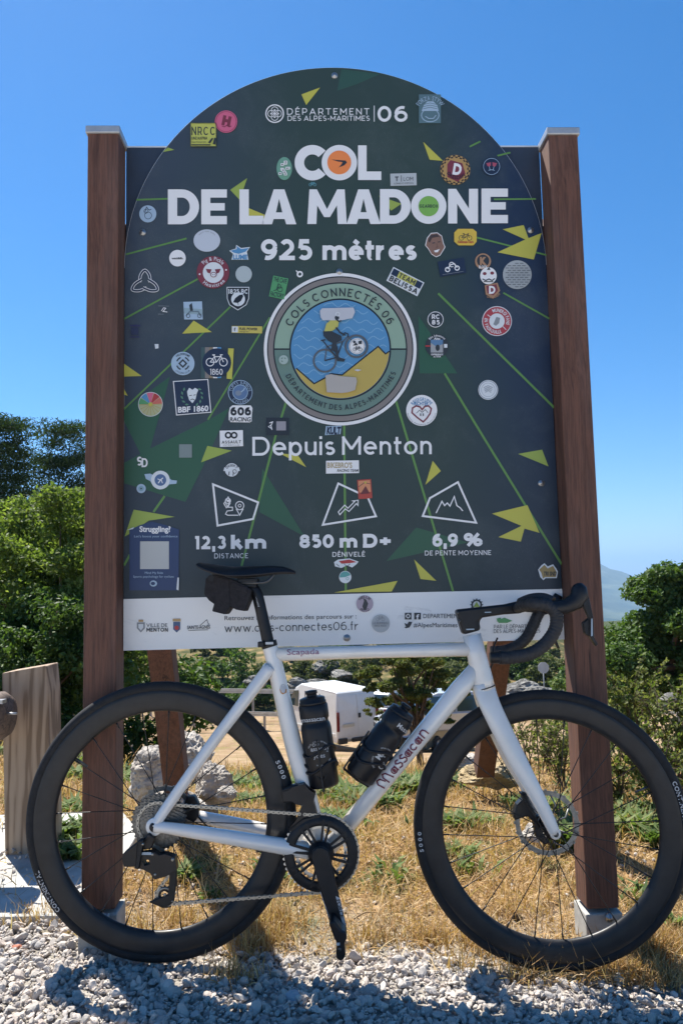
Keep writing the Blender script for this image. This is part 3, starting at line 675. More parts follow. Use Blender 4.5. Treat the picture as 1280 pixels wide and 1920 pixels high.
twiggy(1190, 1262, 4.3, .28, 16, 'leafy shrub with thin arching stems just right of the right wooden post', 1, leafn=2200, size=.013)
twiggy(1262, 1290, 4.0, .25, 16, 'thin-stemmed shrub at the right edge above the front wheel', 2, leafn=1900, size=.013)
twiggy(1230, 1380, 3.4, .26, 14, 'low shrub with small pale leaves behind the upper right of the front wheel', 3, leafn=1800, size=.011)
twiggy(1155, 1400, 3.6, .22, 10, 'sparse twiggy shrub beside the foot of the right wooden post', 4, leafn=900, size=.011)
twiggy(985, 1345, 4.6, .16, 7, 'sparse pale shrub seen through the top of the front wheel left of the right post', 5, leafn=420)
twiggy(1048, 1360, 4.2, .14, 8, 'sparse shrub seen through the front wheel against the right post', 6, leafn=620)
twiggy(1020, 1318, 6.2, .3, 9, 'slender pale green shrub rising above the front tyre beside the right post', 7, leafn=700, size=.016)

# juniper in the parking area
jb = on_y(790, 1437, 11.5); jc = []
for px, py, w, h in ((700, 1262, .22, .07), (735, 1282, .26, .07), (775, 1252, .28, .08), (820, 1272, .24, .07), (760, 1312, .22, .06), (712, 1318, .16, .05), (845, 1300, .2, .06), (800, 1330, .22, .06), (700, 1290, .12, .05), (740, 1240, .26, .08), (800, 1232, .24, .08), (835, 1348, .16, .05), (862, 1275, .14, .05), (718, 1345, .10, .04), (790, 1295, .24, .05), (690, 1335, .07, .03)):
    p = on_y(px, py, 11.5); jc += clumpset((p.x, 11.5, p.z), (w*1.0, .35, h*1.3), 6, w*.42, px, .5, 1.0)
plant('juniper_tree', (jb.x, 11.5, gz(jb.x, 11.5)), jc, 17000, .03, LM_JUN, 'gnarled yellow-green juniper tree between the white van and the parked cars', 'tree', None, 8, asp=.4, trunk=.06, limbs=18, fill=.35)

# ------------------------------------------------------------------ rocks
from mathutils import noise as mnoise
def rockmesh(rad, seed, sub=3, amp=.34, cuts=13):
    bm = bmesh.new(); bmesh.ops.create_icosphere(bm, subdivisions=sub, radius=1); r = random.Random(seed)
    pl = [(Vector((r.gauss(0, 1), r.gauss(0, 1), r.gauss(0, 1))).normalized(), r.uniform(.62, .9)) for _ in range(cuts)]
    ph = [r.uniform(0, 6) for _ in range(6)]
    for v in bm.verts:
        p = v.co.copy()
        for n_, d_ in pl:
            e = p.dot(n_)-d_
            if e > 0: p -= n_*e*.85
        q_ = Vector((p.x*1.0, p.y, p.z*1.6))+Vector((seed*3.1, ph[0], 0)); p *= 1+amp*(.55*mnoise.noise(q_*1.6)-.30*abs(mnoise.noise(q_*3.4))*1.6+.22*mnoise.noise(q_*8)+.12*mnoise.noise(q_*18))
        v.co = (p.x*rad[0], p.y*rad[1], p.z*rad[2])
    me = bpy.data.meshes.new('rock'); bm.to_mesh(me); bm.free()
    for p in me.polygons: p.use_smooth = False
    return me
RK = mat('limestone', (.5, .47, .42), .9, spec=.2); t = NT(RK)
t.base(t.ramp(t.noise(9, 8, .65), [(.3, (.17, .15, .13)), (.46, (.44, .40, .35)), (.65, (.62, .58, .52))])); t.bump(t.noise(40, 9, .75), .7, .02)
RKY = mat('ochre_rock', (.4, .3, .18), .9, spec=.2); t = NT(RKY)
t.base(t.ramp(t.noise(9, 8, .65), [(.3, (.14, .12, .10)), (.5, (.40, .30, .16)), (.7, (.55, .46, .32))])); t.bump(t.noise(26, 8, .7), .9, .03)
RKF = mat('outcrop_rock', (.4, .4, .38), .9, spec=.2); t = NT(RKF)
t.base(t.ramp(t.noise(1.6, 8, .7), [(.36, (.06, .06, .055)), (.5, (.20, .195, .18)), (.65, (.40, .39, .36))])); t.bump(t.noise(4, 8, .7), 1, .2)
def rock(px, py, D, w, h, seed, label, group=None, m_=None, d=None, sub=5, z=None, sit=.25):
    p = on_y(px, py, D); me = rockmesh((w, d or w*.8, h), seed, sub); me.materials.append(m_ or RK)
    o = bpy.data.objects.new('rock', me); link(o); o.location = (p.x, p.y, p.z if z is None else z); o.rotation_euler = (0, 0, seed)
    tag(o, label, 'rock', group)
    return o
rock(292, 1452, 3.32, .125, .125, 1, 'jagged white limestone rock behind the rear wheel left of the left brace foot', 'rocks at the brace feet')
rock(352, 1425, 3.5, .14, .12, 2, 'tall pale limestone rock directly behind the foot of the left brace', 'rocks at the brace feet')
rock(398, 1478, 3.3, .09, .11, 3, 'pale rock right of the left brace foot, behind the seat stay', 'rocks at the brace feet')
rock(330, 1512, 3.1, .12, .085, 4, 'rock under the foot of the left brace behind the cassette', 'rocks at the brace feet')
rock(842, 1408, 5.6, .11, .09, 5, 'small white rock between the down tube and the front tyre', 'rocks at the brace feet')
rock(915, 1452, 4.0, .17, .08, 6, 'flat ochre rock under the foot of the right brace', 'rocks at the brace feet', RKY)
rock(880, 1432, 4.6, .10, .06, 16, 'pale rock left of the ochre rock by the front tyre', 'rocks at the brace feet')
rock(1002, 1560, 2.75, .055, .03, 7, 'small white stone lying in the grass behind the front hub')
rock(425, 1488, 3.0, .045, .03, 17, 'little white stone in the straw right of the brace rocks')
for i, (px, py, D, w, h, lb) in enumerate([(612, 1250, 56, 1.3, .7, 'grey outcrop under the word on the top tube'), (640, 1266, 54, 1.1, .45, 'grey outcrop lower right of the one under the top tube'), (590, 1281, 50, .9, .35, 'broken outcrop above the van roof'), (555, 1284, 48, .9, .5, 'outcrop at the foot of the slope left of the van'), (850, 1230, 62, 1.2, .5, 'outcrop right of the juniper under the top tube'), (975, 1294, 44, 1.4, .7, 'grey outcrop right of the right brace'), (1010, 1305, 43, 1.4, .7, 'outcrop sloping down towards the road sign'), (1050, 1318, 42, 1.1, .5, 'lowest outcrop beside the right wooden post'), (478, 1279, 47, .8, .4, 'outcrop beside the barrier left of the seat stay'), (1262, 1316, 12, .35, .14, 'grey boulder at the right edge behind the shrubs')]):
    rock(px, py, D, w, h, 20+i, lb+' on the hillside' if D > 20 else lb, 'rock outcrops on the hillside' if D > 20 else None, RKF, sub=4)

# ------------------------------------------------------------------ crash barriers, road sign
RAIL = worn('galvanised_rail', (.50, .50, .48), .45, .15, 3, metal=.2); PST = worn('barrier_post', (.30, .29, .27), .7, .2, 6)
def barrier(x0p, x1p, D0, D1, y0p, y1p, label, n=9, post=.9, rh=.16):
    a = on_y(x0p, y0p, D0); b = on_y(x1p, y1p, D1); root = empty('crash_barrier', ((a.x+b.x)/2, (a.y+b.y)/2, min(a.z, b.z)-post), label, 'barrier', 'crash barriers beyond the car park'); L = root.location
    m_ = MB(); d = (b-a)
    for k, (o1, o2, dy) in enumerate(((.5, .22, 0), (.22, .06, .04), (.06, -.06, 0), (-.06, -.22, .04), (-.22, -.5, 0))):
        m_.beam(a-L+Vector((0, dy, (o1+o2)/2*rh)), b-L+Vector((0, dy, (o1+o2)/2*rh)), .03, abs(o1-o2)*rh*1.02, side=Vector((0, 1, 0)))
    m_.build('rail', RAIL, root)
    for k in range(n):
        p = a.lerp(b, (k+.5)/n)-L; q = MB(); g_ = gz(p.x+L.x, p.y+L.y)-L.z
        q.beam(p+Vector((0, .11, .06)), Vector((p.x, p.y+.11, min(g_, p.z-.3)-.2)), .12, .12); q.build('post', PST, root)
barrier(250, 900, 43, 42, 1293, 1301, 'upper of the two long grey crash barriers behind the white van', 10, 1.1, .24)
barrier(330, 860, 40, 40, 1336, 1345, 'lower pale crash barrier running behind the white van and parked cars', 8, .5, .22)
barrier(1020, 1300, 46, 44, 1293, 1297, 'crash barrier seen left of the right wooden post under the road sign back', 5, .9, .22)
barrier(1025, 1300, 40, 38, 1330, 1338, 'lower crash barrier seen left of the right wooden post', 5, .6, .14)
p = on_y(1018, 1252, 45); root = empty('road_sign', (p.x, p.y, gz(p.x, 45)), 'back of a grey octagonal road sign on a pole left of the right post', 'road sign')
m_ = MB(); hz = p.z-gz(p.x, 45); m_.prism([(.34*math.cos(R(22.5+45*k)), hz+.34*math.sin(R(22.5+45*k))) for k in range(8)], -.01, .01); m_.build('sign_plate', worn('sign_back_grey', (.42, .44, .45), .5, .1, 3), root)
m_ = MB(); m_.tube([(0, .04, 0), (0, .04, hz+.2)], .035, 8); m_.build('pole', worn('grey_pole', (.35, .36, .36), .5, .1, 3), root)

# ------------------------------------------------------------------ vehicles
WHITEP = worn('white_vehicle_paint', (.72, .72, .70), .35, .05, 2, coat=.3); GLS = mat('car_glass', (.03, .05, .055), .06, spec=.9); RUB = mat('tyre_rubber_far', (.02, .02, .02), .8)
BLKP = mat('black_trim', (.025, .025, .028), .5); REDL = mat('tail_light', (.16, .01, .01), .2); HUBM = mat('silver_hubcap', (.45, .45, .46), .35, .6); PLT = mat('number_plate', (.55, .53, .45), .5)
SILV = worn('silver_vehicle_paint', (.46, .48, .49), .3, .05, 2, metal=.3, coat=.4); DGRN = worn('dark_vehicle_paint', (.05, .07, .065), .3, .1, 2, coat=.4)
def wheels(root, spots, r, w):
    for x, y in spots:
        s_ = 1 if y > 0 else -1
        o = MB().lathe([(r*.55, -w/2), (r*.93, -w/2), (r, -w*.35), (r, w*.35), (r*.93, w/2), (r*.55, w/2)], (0, 0, 0), 24).build('wheel', RUB, root); o.location = (x, y, r)
        h_ = MB().lathe([(0.01, 0), (r*.18, .01*s_), (r*.2, -.02*s_), (r*.5, -.015*s_), (r*.6, .02*s_)], (0, s_*w/2, 0), 18).build('hubcap', HUBM, o)
def van():
    # local: x forward, y left, z up ; origin under the rear bumper's middle
    p = on_g(655, 1391, 20, 45); D = 31.3; p = on_y(672, 1393, D); gzv = gz(p.x, p.y)
    root = empty('delivery_van', (p.x, p.y, p.z-.02), 'white high-roof delivery van parked beyond the grass behind the two bottles', 'van')
    root.location.z -= .22; root.rotation_euler = (0, 0, R(122))
    body = [(0, .45), (.02, 1.0), (.06, 1.6), (.16, 2.22), (.24, 2.30), (3.1, 2.34), (3.55, 2.16), (4.25, 1.38), (4.85, 1.08), (5.02, .8), (5.02, .35), (.1, .30)]
    sec = []; m_ = MB(); W = .98
    ws = [1, 1, .985, .93, .88, .88, .88, .95, .97, .97, .97, 1]
    vs = [(x, W*w, z) for (x, z), w in zip(body, ws)] + [(x, -W*w, z) for (x, z), w in zip(body, ws)]; n = len(body)
    m_.add(vs, [tuple(range(n)), tuple(range(2*n-1, n-1, -1))] + [(i, (i+1) % n, (i+1) % n+n, i+n) for i in range(n)])
    m_.build('body', WHITEP, root, bev=.05)
    for s_ in (1, -1):
        q = MB(); q.add([(-.012+.0, s_*.02, .55), (-.012, s_*.90, .55), (.055, s_*.88, 1.62), (.135, s_*.83, 2.12), (.055+.08, s_*.02, 2.12), (.045, s_*.02, 1.6)], [(0, 1, 2, 3, 4, 5)])
        o = q.build('rear_door', WHITEP, root); sl = o.modifiers.new('thick', 'SOLIDIFY'); sl.thickness = .018; sl.offset = 0; 
        h_ = MB().box((-.02, s_*.07, 1.32), (.03, .10, .18)); 
        if s_ == -1: h_.build('handle', BLKP, o)
        MB().box((.0, s_*.93, 1.15), (.06, .12, .75)).build('tail_light', REDL, root, bev=.02)
        MB().box((-.02, s_*.75, .40), (.14, .40, .22)).build('bumper', BLKP, root, bev=.03)
        MB().box((2.2, s_*.985, .62), (4.0, .02, .12)).build('side_moulding', BLKP if False else WHITEP, root, bev=.008)
        for xx in (1.35, 2.55):
            MB().box((xx, s_*.962, 1.35), (.012, .05, 1.5)).build('panel_seam', BLKP if False else mat('seam', (.22, .22, .22), .7), root)
        MB().add([(3.25, s_*.955, 1.38), (4.15, s_*.955, 1.38), (3.62, s_*.925, 2.0), (3.25, s_*.905, 2.05)], [(0, 1, 2, 3)]).build('side_window', GLS, root).modifiers.new('thick', 'SOLIDIFY').thickness = .02
        MB().box((3.95, s_*1.1, 1.5), (.1, .16, .3)).build('door_mirror', BLKP, root, bev=.03)
    MB().box((-.02, 0, .40), (.14, .62, .16)).build('bumper_step', BLKP, root, bev=.02)
    MB().box((-.03, .45, .98), (.02, .52, .12)).build('number_plate', PLT, root)
    MB().add([(3.60, .8, 2.12), (3.60, -.8, 2.12), (4.27, -.88, 1.40), (4.27, .88, 1.40)], [(0, 1, 2, 3)]).build('windscreen', GLS, root).modifiers.new('thick', 'SOLIDIFY').thickness = .04
    wheels(root, [(.95, .88), (.95, -.88), (4.0, .88), (4.0, -.88)], .33, .24)
van()
def car(px, py, D, yaw, paint, label, L=4.2, H=1.5, W=.84, suv=False, group='cars parked beyond the van'):
    p = on_y(px, py, D); root = empty('parked_car', (p.x, p.y, p.z), label, 'car', group); root.rotation_euler = (0, 0, R(yaw))
    h = H; low = [(0, .28), (0, .62), (.05, .86), (.9, .93), (3.0*L/4.2, .92), (L-.25, .76), (L, .55), (L, .25)]
    m_ = MB(); n = len(low); ws = [.95, .97, .95, 1, 1, .95, .9, .9]
    m_.add([(x, W*w, z) for (x, z), w in zip(low, ws)]+[(x, -W*w, z) for (x, z), w in zip(low, ws)], [tuple(range(n)), tuple(range(2*n-1, n-1, -1))]+[(i, (i+1) % n, (i+1) % n+n, i+n) for i in range(n)])
    m_.build('body', paint, root, bev=.05)
    k = L/4.2; cab = [(.12*k, .90), (.35*k, h-.08), (.6*k, h), (2.0*k, h), (2.35*k, h-.1), (3.1*k, .90)]
    m_ = MB(); n = len(cab); ws = [.95, .78, .76, .76, .78, .95]
    m_.add([(x, W*w, z) for (x, z), w in zip(cab, ws)]+[(x, -W*w, z) for (x, z), w in zip(cab, ws)], [tuple(range(n)), tuple(range(2*n-1, n-1, -1))]+[(i, (i+1) % n, (i+1) % n+n, i+n) for i in range(n)])
    m_.build('cabin', paint, root, bev=.04)
    hs = (h-.90)
    for s_ in (1, -1):
        for x0, x1, t0, t1 in ((.30, 1.28, .44, 1.26), (1.36, 2.78, 1.38, 2.22)):
            pts = [(x0*k, .95), (x1*k, .95), (t1*k, h-.12), (t0*k, h-.12)]
            q = MB(); q.add([(x, s_*(W*(.955-.17*((z-.9)/hs))+.008), z) for x, z in pts], [(0, 1, 2, 3)])
            q.build('side_window', GLS, root)
        MB().box((.02, s_*W*.8, .75), (.08, .22, .16)).build('tail_light', REDL, root, bev=.02)
        MB().box((L-.1, s_*W*.68, .62), (.14, .28, .14)).build('headlight', HUBM, root, bev=.03)
        MB().box((2.75*k, s_*(W+.06), 1.0), (.1, .14, .1)).build('door_mirror', BLKP, root, bev=.03)
    q = MB(); q.add([(2.40*k+.02, -W*.72, h-.13), (2.40*k+.02, W*.72, h-.13), (3.05*k+.02, W*.86, .94), (3.05*k+.02, -W*.86, .94)], [(0, 1, 2, 3)]); o = q.build('windscreen', GLS, root); o.location.z = .012
    q = MB(); q.add([(.15*k-.02, -W*.84, .96), (.15*k-.02, W*.84, .96), (.34*k-.02, W*.72, h-.12), (.34*k-.02, -W*.72, h-.12)], [(0, 1, 2, 3)]); q.build('rear_window', GLS, root)
    MB().box((L, 0, .42), (.06, 1.2, .18)).build('grille', BLKP, root, bev=.02); MB().box((0, 0, .38), (.08, 1.5, .14)).build('rear_bumper', BLKP, root, bev=.02)
    MB().box((-.03, 0, .6), (.02, .5, .11)).build('number_plate', PLT, root)
    wheels(root, [(.75*k, W-.08), (.75*k, -W+.08), (3.35*k, W-.08), (3.35*k, -W+.08)], .31, .2)
    return root
car(905, 1372, 30, 190, SILV, 'pale silver car seen behind the down tube next to the front tyre', 4.1, 1.62)
car(846, 1378, 32.5, 240, DGRN, 'dark car with roof parked in the middle of the row, left of the silver one', 4.2, 1.5)
car(700, 1362, 37, 60, WHITEP, 'white car half hidden by the van and the leaning bottle', 4.2, 1.55)
car(790, 1362, 39, 250, SILV, 'silver car farther back behind the juniper tree', 4.0, 1.5)
# ------------------------------------------------------------------ the sign
WPOST = wood('brown_stained_wood', (.046, .019, .012), (.155, .066, .040), 1.0)
sign = empty('col_sign', (0, SD, gz(0, SD)), 'arched dark green mountain pass sign covered in stickers between two brown posts', 'sign', rot=(0, 0, SY))
SZ0 = sign.location.z
def S3(px, py, off=0.0):
    a, o_, z = SG(px, py, off); return Vector((a, o_, z-SZ0))
PW = .086
CAPM = worn('cap_metal', (.42, .43, .44), .4, .12, 30, metal=.5)
FOOT = worn('concrete_footing', (.36, .35, .32), .85, .2, 18, bump=.3); BOLT = mat('bolt_steel', (.35, .35, .35), .35, .8)
BOFF = .070; 
uL = S3(232, 1119, BOFF).x; uR = S3(1053, 1107, BOFF).x
zTopL = S3(190, 240, 0).z; zTopR = S3(1058, 243, 0).z
for side, (ux, zt, pyb) in enumerate(((uL-PW/2-.002, zTopL, 1706), (uR+PW/2+.002, zTopR, 1704))):
    zb = S3(185 if side == 0 else 1130, pyb, 0).z
    o = MB().box((ux, PW/2, (zt-.012+zb)/2), (PW, PW, zt-.012-zb)).build('post', WPOST, sign, bev=.0035)
    o.data.name = 'post'
    MB().box((ux, PW/2, zt-.006), (PW+.010, PW+.012, .022)).build('post_cap', CAPM, o, bev=.003)
    ft = MB().box((ux, PW/2, (zb+(-.03))/2-.02), (PW+.012, PW+.012, zb+.05)).build('footing', FOOT, o, bev=.004)
    bz = S3(1142 if side else 185, 1721, -.01)
    b_ = MB().lathe([(.0, -.012), (.005, -.012), (.006, -.008), (.0105, -.006), (.012, -.003), (.012, .002)], (bz.x if side else ux+.02, -.006, bz.z), 20)
    b_.build('bolt', BOLT, o)
def bracebeam(u_, bot, D2):
    b = on_y(*bot, D2); t_ = (Matrix.Translation(sign.location) @ Matrix.Rotation(SY, 4, 'Z')) @ Vector((u_, PW+.035, 2.02-SZ0)); d = t_-b
    M_ = sign.matrix_basis.inverted() if False else (Matrix.Translation(sign.location) @ Matrix.Rotation(SY, 4, 'Z')).inverted()
    q = MB(); q.beam(M_ @ (b-d.normalized()*.05), M_ @ t_, PW, PW, side=Vector((1, 0, 0))); return q.build('back_brace', WPOST, sign, bev=.003)
bracebeam(uL-PW/2-.002, (331, 1462), 3.07)
bracebeam(uR+PW/2+.002, (908, 1432), 3.80)
for zz in (1.95, 1.0):
    q = MB(); q.box(((uL+uR)/2, BOFF+.075, zz-SZ0), (uR-uL, .04, .09)); q.build('cross_rail', WPOST, sign, bev=.003)

# board: a rectangular backing and an arched front panel
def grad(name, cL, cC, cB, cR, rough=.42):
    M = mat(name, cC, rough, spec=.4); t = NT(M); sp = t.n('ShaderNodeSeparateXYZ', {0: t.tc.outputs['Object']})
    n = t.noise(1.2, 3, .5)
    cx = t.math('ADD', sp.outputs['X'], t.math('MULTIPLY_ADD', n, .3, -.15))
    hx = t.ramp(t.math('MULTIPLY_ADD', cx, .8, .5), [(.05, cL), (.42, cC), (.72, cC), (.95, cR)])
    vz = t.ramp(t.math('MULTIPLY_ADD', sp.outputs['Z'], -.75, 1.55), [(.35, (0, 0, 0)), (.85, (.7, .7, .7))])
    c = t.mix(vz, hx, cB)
    sp2 = t.noise(420, 2, .6); spk = t.ramp(sp2, [(.62, (0, 0, 0)), (.72, (.35, .35, .35))])
    sm_ = t.noise(5, 7, .65, dist=.5)
    c = t.mix(t.math('MULTIPLY', spk, t.ramp(sm_, [(.45, (0, 0, 0)), (.6, (1, 1, 1))])), c, (.16, .20, .19))
    c = t.mix(t.ramp(sm_, [(.5, (0, 0, 0)), (.75, (.22, .22, .22))]), c, (.13, .15, .15))
    t.base(c); t.rough(t.math('MULTIPLY_ADD', sm_, .25, rough-.1)); return M
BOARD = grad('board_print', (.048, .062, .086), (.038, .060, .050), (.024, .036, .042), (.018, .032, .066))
NAVY = worn('backing_navy', (.030, .040, .060), .45, .15, 12); EDGE = worn('panel_edge', (.62, .64, .66), .35, .05, 20)
WPAN = worn('white_panel_print', (.80, .785, .76), .4, .05, 14)
t = NT(WPAN); t.b = WPAN.node_tree.nodes['Principled BSDF']
ssc = t.noise(11, 8, .72, vec=t.coord((.45, 1, 1.6)), dist=1.2)
t.base(t.mix(t.ramp(ssc, [(.60, (0, 0, 0)), (.72, (.42, .42, .42))]), (.80, .785, .76), (.36, .35, .34)))
zD = (S3(232, 1119, BOFF).z+S3(1053, 1107, BOFF).z)/2; zB = (S3(228, 1221, BOFF).z+S3(1055, 1198, BOFF).z)/2
apex = S3(628, 127, BOFF); uc = (uL+uR)/2; RA = (uR-uL)/2
zA = apex.z-RA*1.0
zBack = (S3(232, 274, BOFF+.012).z + S3(1018, 273, BOFF+.012).z)/2
board = MB()
arch = [(uR, zD), ] + [(uc+RA*math.cos(R(a)), zA+RA*math.sin(R(a))) for a in np.linspace(0, 180, 73)] + [(uL, zD)]
board.prism(arch, BOFF, BOFF+.008)
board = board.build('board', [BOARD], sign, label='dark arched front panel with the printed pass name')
q = MB(); q.tube([(x, BOFF+.003, z) for x, z in arch[1:-1]], .0024, 6, cap=False); q.tube([(uL+.001, BOFF+.003, zD), (uL+.001, BOFF+.003, zA)], .002, 6); q.tube([(uR-.001, BOFF+.003, zD), (uR-.001, BOFF+.003, zA)], .002, 6)
q.build('panel_edge', EDGE, board)
MB().box((uc, BOFF+.004, (zD+zB)/2-.0005), (uR-uL, .008, zD-zB-.001)).build('info_strip', WPAN, sign, label='white lower strip with logos and web address')
q = MB(); q.box((uc, BOFF+.019, (zBack+zB)/2), (uR-uL+.0, .016, zBack-zB-.01)); q.build('backing_panel', NAVY, sign, bev=.001)
q = MB(); q.box((uc, BOFF+.019, zBack-.003), (uR-uL, .018, .004)); q.build('backing_edge', EDGE, sign)

def smap(x, y, k): return S3(x, y, BOFF-.00035*k-.0006)
def smapk(k0): return lambda x, y, k: S3(x, y, BOFF-.0003*(k+k0)-.0006)
P = lambda n, c, r=.45: mat('print_'+n, c, r)
cW = P('white', (.78, .76, .745)); cPW = P('pale', (.66, .68, .69)); cY = P('yellow', (.50, .46, .07)); cYG = P('lime', (.30, .38, .07)); cG = P('line_green', (.115, .25, .06)); cDG = P('dark_green', (.028, .095, .052)); cDG2 = P('dim_green', (.035, .085, .06))
cK = P('black', (.012, .014, .018)); cN = P('navy', (.014, .025, .055)); cOR = P('orange', (.85, .24, .06)); cLG = P('bright_green', (.20, .42, .08)); cPK = P('pink', (.62, .13, .22)); cRD = P('red', (.42, .04, .04)); cMR = P('maroon', (.20, .035, .05)); cTN = P('tan', (.46, .30, .14)); cTE = P('teal', (.10, .33, .30)); cBL = P('blue', (.09, .26, .46)); cLB = P('light_blue', (.36, .47, .58)); cSG = P('sage', (.27, .38, .28)); cSG2 = P('sage_dark', (.14, .22, .18)); cTP = P('taupe', (.22, .19, .17)); cGD = P('gold', (.42, .29, .05)); cTA = P('tape', (.50, .50, .53)); cGR = P('grey', (.25, .26, .27)); cIK = P('ink', (.03, .035, .04)); cCM = P('cream', (.60, .50, .38)); cVI = P('violet', (.04, .035, .12)); cSK = P('skin', (.24, .13, .09)); cMG = P('mid_green', (.09, .30, .12))

# printed background: green facets, rays, yellow shards
for pl in ([(319, 706), (282, 841), (264, 851), (233, 790), (233, 768)], [(282, 841), (390, 788), (430, 765), (384, 868), (348, 941), (233, 906), (233, 868)], [(492, 878), (571, 1006), (486, 960)], [(780, 989), (877, 1017), (724, 1052)], [(784, 592), (857, 700), (786, 700)]):
    g = G(); g.poly(pl, cDG, up=False); g.build('green_facet', smapk(0), board)
g = G(); g.poly([(640, 130), (712, 139), (668, 158), (632, 170)], cDG2, up=False); g.build('green_facet', smapk(0), board)
for a, b in (((256, 374.6), (315, 372.6)), ((236, 477), (350, 447)), ((233, 598), (371, 523)), ((233, 767), (432, 575)), ((390, 787), (506, 595)), ((288, 960), (309, 930)), ((233, 1060), (244, 1040)), ((453, 1061), (517, 816)), ((517, 816), (536, 755)), ((645, 795), (648, 1108)), ((742, 752), (849, 1109)), ((833, 700), (906, 820)), ((906, 820), (1052, 1058)), ((821, 550), (1038, 764)), ((943, 549), (1030, 598)), ((892, 445), (1027, 479)), ((925, 373.6), (1004, 373)), ((932, 292), (956, 286)), ((900, 190+75), (880, 200+75))):
    g = G(); g.line([a, b], 4.2 if b[1] > 600 else 3.2, cG, up=False); g.build('green_ray', smapk(1), board)
for pl in ([(565, 177), (600, 164), (574, 197)], [(466, 390), (497, 403), (494, 415), (466, 405)], [(793, 266), (830, 301.5), (805, 299.5)], [(342, 625.5), (363.4, 601), (397.4, 622.6)], [(233, 682), (266, 705), (233, 706)], [(233, 730), (240, 742), (233, 740)], [(524, 850), (558, 853), (574, 876)], [(810.7, 864), (826, 883), (797, 909)], [(921.7, 963), (988, 947), (1010.6, 999), (982.5, 991), (975.7, 1015.5), (933.7, 1007), (977, 986)], [(776, 1049), (817.5, 1089), (788, 1085.6)], [(626, 1111), (745, 1089), (734, 1109)], [(941.7, 430), (981, 422), (990, 446.5), (1014.5, 437), (1000, 486.5), (932, 473), (984, 449)]):
    g = G(); g.poly(pl, cY, up=False); g.build('yellow_shard', smapk(2), board)
for pl in ([(305, 285), (315, 276.5), (327.6, 281)], [(431.6, 356), (463.5, 334), (449.6, 375)], [(710, 367), (752, 382), (733, 395)], [(389, 836), (435, 845), (377, 867)], [(234, 1006), (251, 955.5), (328, 969), (279, 976), (245, 1000)], [(970.5, 851), (1015.5, 843), (1027.5, 874.5)]):
    g = G(); g.poly(pl, cYG, up=False); g.build('lime_shard', smapk(2), board)

# title
g = G(); 
def Lr(x0, x1, y0, y1, s_=16, f=16): return [(x0, y0), (x0+s_, y0), (x0+s_, y1-f), (x1, y1-f), (x1, y1), (x0, y1)]
def Er(x0, x1, y0, y1, s_=17, f=15.5):
    m_ = (y0+y1)/2
    return [(x0, y0), (x1, y0), (x1, y0+f), (x0+s_, y0+f), (x0+s_, m_-f*.45), (x1-4, m_-f*.45), (x1-4, m_+f*.45), (x0+s_, m_+f*.45), (x0+s_, y1-f), (x1, y1-f), (x1, y1), (x0, y1)]
def Dr(x0, x1, y0, y1, s_=17.5, f=15.5):
    def bowl(xa, xb, ya, yb, n=18):
        ry = (yb-ya)/2; rx = min(ry, (xb-xa)*.62); c = xb-rx
        return [(xa, ya)]+[(c+rx*math.cos(a), (ya+yb)/2+ry*math.sin(a)) for a in np.linspace(-math.pi/2, math.pi/2, n)]+[(xa, yb)]
    return bowl(x0, x1, y0, y1), bowl(x0+s_, x1-s_, y0+f, y1-f)
def Ar(x0, x1, y0, y1, s_=18, hb=.66):
    c = (x0+x1)/2; H = y1-y0; w = (x1-x0)/2
    yb = y0+H*hb; yt = yb+H*.19; k = (w-s_*.5)/H
    ix = lambda y: c-9+(x0+ s_ - (c-9))*0
    lo = lambda y: x0+(y1-y)/H*(c-10-x0)           # outer left edge
    li = lambda y: lo(y)+s_*1.04
    outer = [(c-10, y0), (c+10, y0), (x1, y1), (x1-s_*1.05, y1), (x1-(li(yt)-x0), yt), (li(yt), yt), (x0+s_*1.05, y1), (x0, y1)]
    xi = li(yb); hole = [(xi, yb), (2*c-xi, yb), (c, y0+H*.27)]
    return outer, hole
def Mr(x0, x1, y0, y1, s_=17):
    c = (x0+x1)/2
    return [(x0+4, y0), (x0+18, y0), (c, y0+37), (x1-18, y0), (x1-4, y0), (x1, y1), (x1-s_, y1), (x1-s_-1.5, y0+30), (c+5.5, y1-13), (c-5.5, y1-13), (x0+s_+1.5, y0+30), (x0+s_, y1), (x0, y1)]
def Nr(x0, x1, y0, y1, s_=17):
    return [(x0, y0), (x0+s_-2, y0), (x1-s_, y1-28), (x1-s_, y0), (x1, y0), (x1, y1), (x1-s_+2, y1), (x0+s_, y0+28), (x0+s_, y1), (x0, y1)]
g.ring(585.5, 305, 15.5, 33.2, cW, 42, 318, up=False)
g.ring(636, 305, 16, 33.2, cW, up=False)
g.poly(Lr(671, 714.5, 272.5, 337.5), cW, up=False)
y0, y1 = 355, 420.5
d_ = Dr(315, 373.5, y0, y1); g.poly(d_[0], cW, [d_[1]], up=False)
g.poly(Er(377.5, 425.5, y0, y1), cW, up=False); g.poly(Lr(449, 494, y0, y1, 17.5), cW, up=False)
a_ = Ar(491, 555.5, y0, y1); g.poly(a_[0], cW, [a_[1]], up=False)
g.poly(Mr(576, 650, y0, y1-.5), cW, up=False)
g.k += 1; a_ = Ar(649.5, 713, y0, y1-.5); g.poly(a_[0], cW, [a_[1]], up=False); g.k -= 1
d_ = Dr(712, 769.5, y0-.5, y1-1); g.poly(d_[0], cW, [d_[1]], up=False)
g.ring(803.2, 386.5, 17, 33.2, cW, up=False)
g.poly(Nr(839.5, 895.5, y0-1, y1-1.5), cW, up=False); g.poly(Er(902, 951.5, y0-1.5, y1-2), cW, up=False)
g.build('title_lettering', smapk(3), board)
g = G(); gtext(g, '925', 489, 585.5, 487.5, 39, cW, 0.2, 487.5, 0.08); g.build('lettering', smapk(3), board)
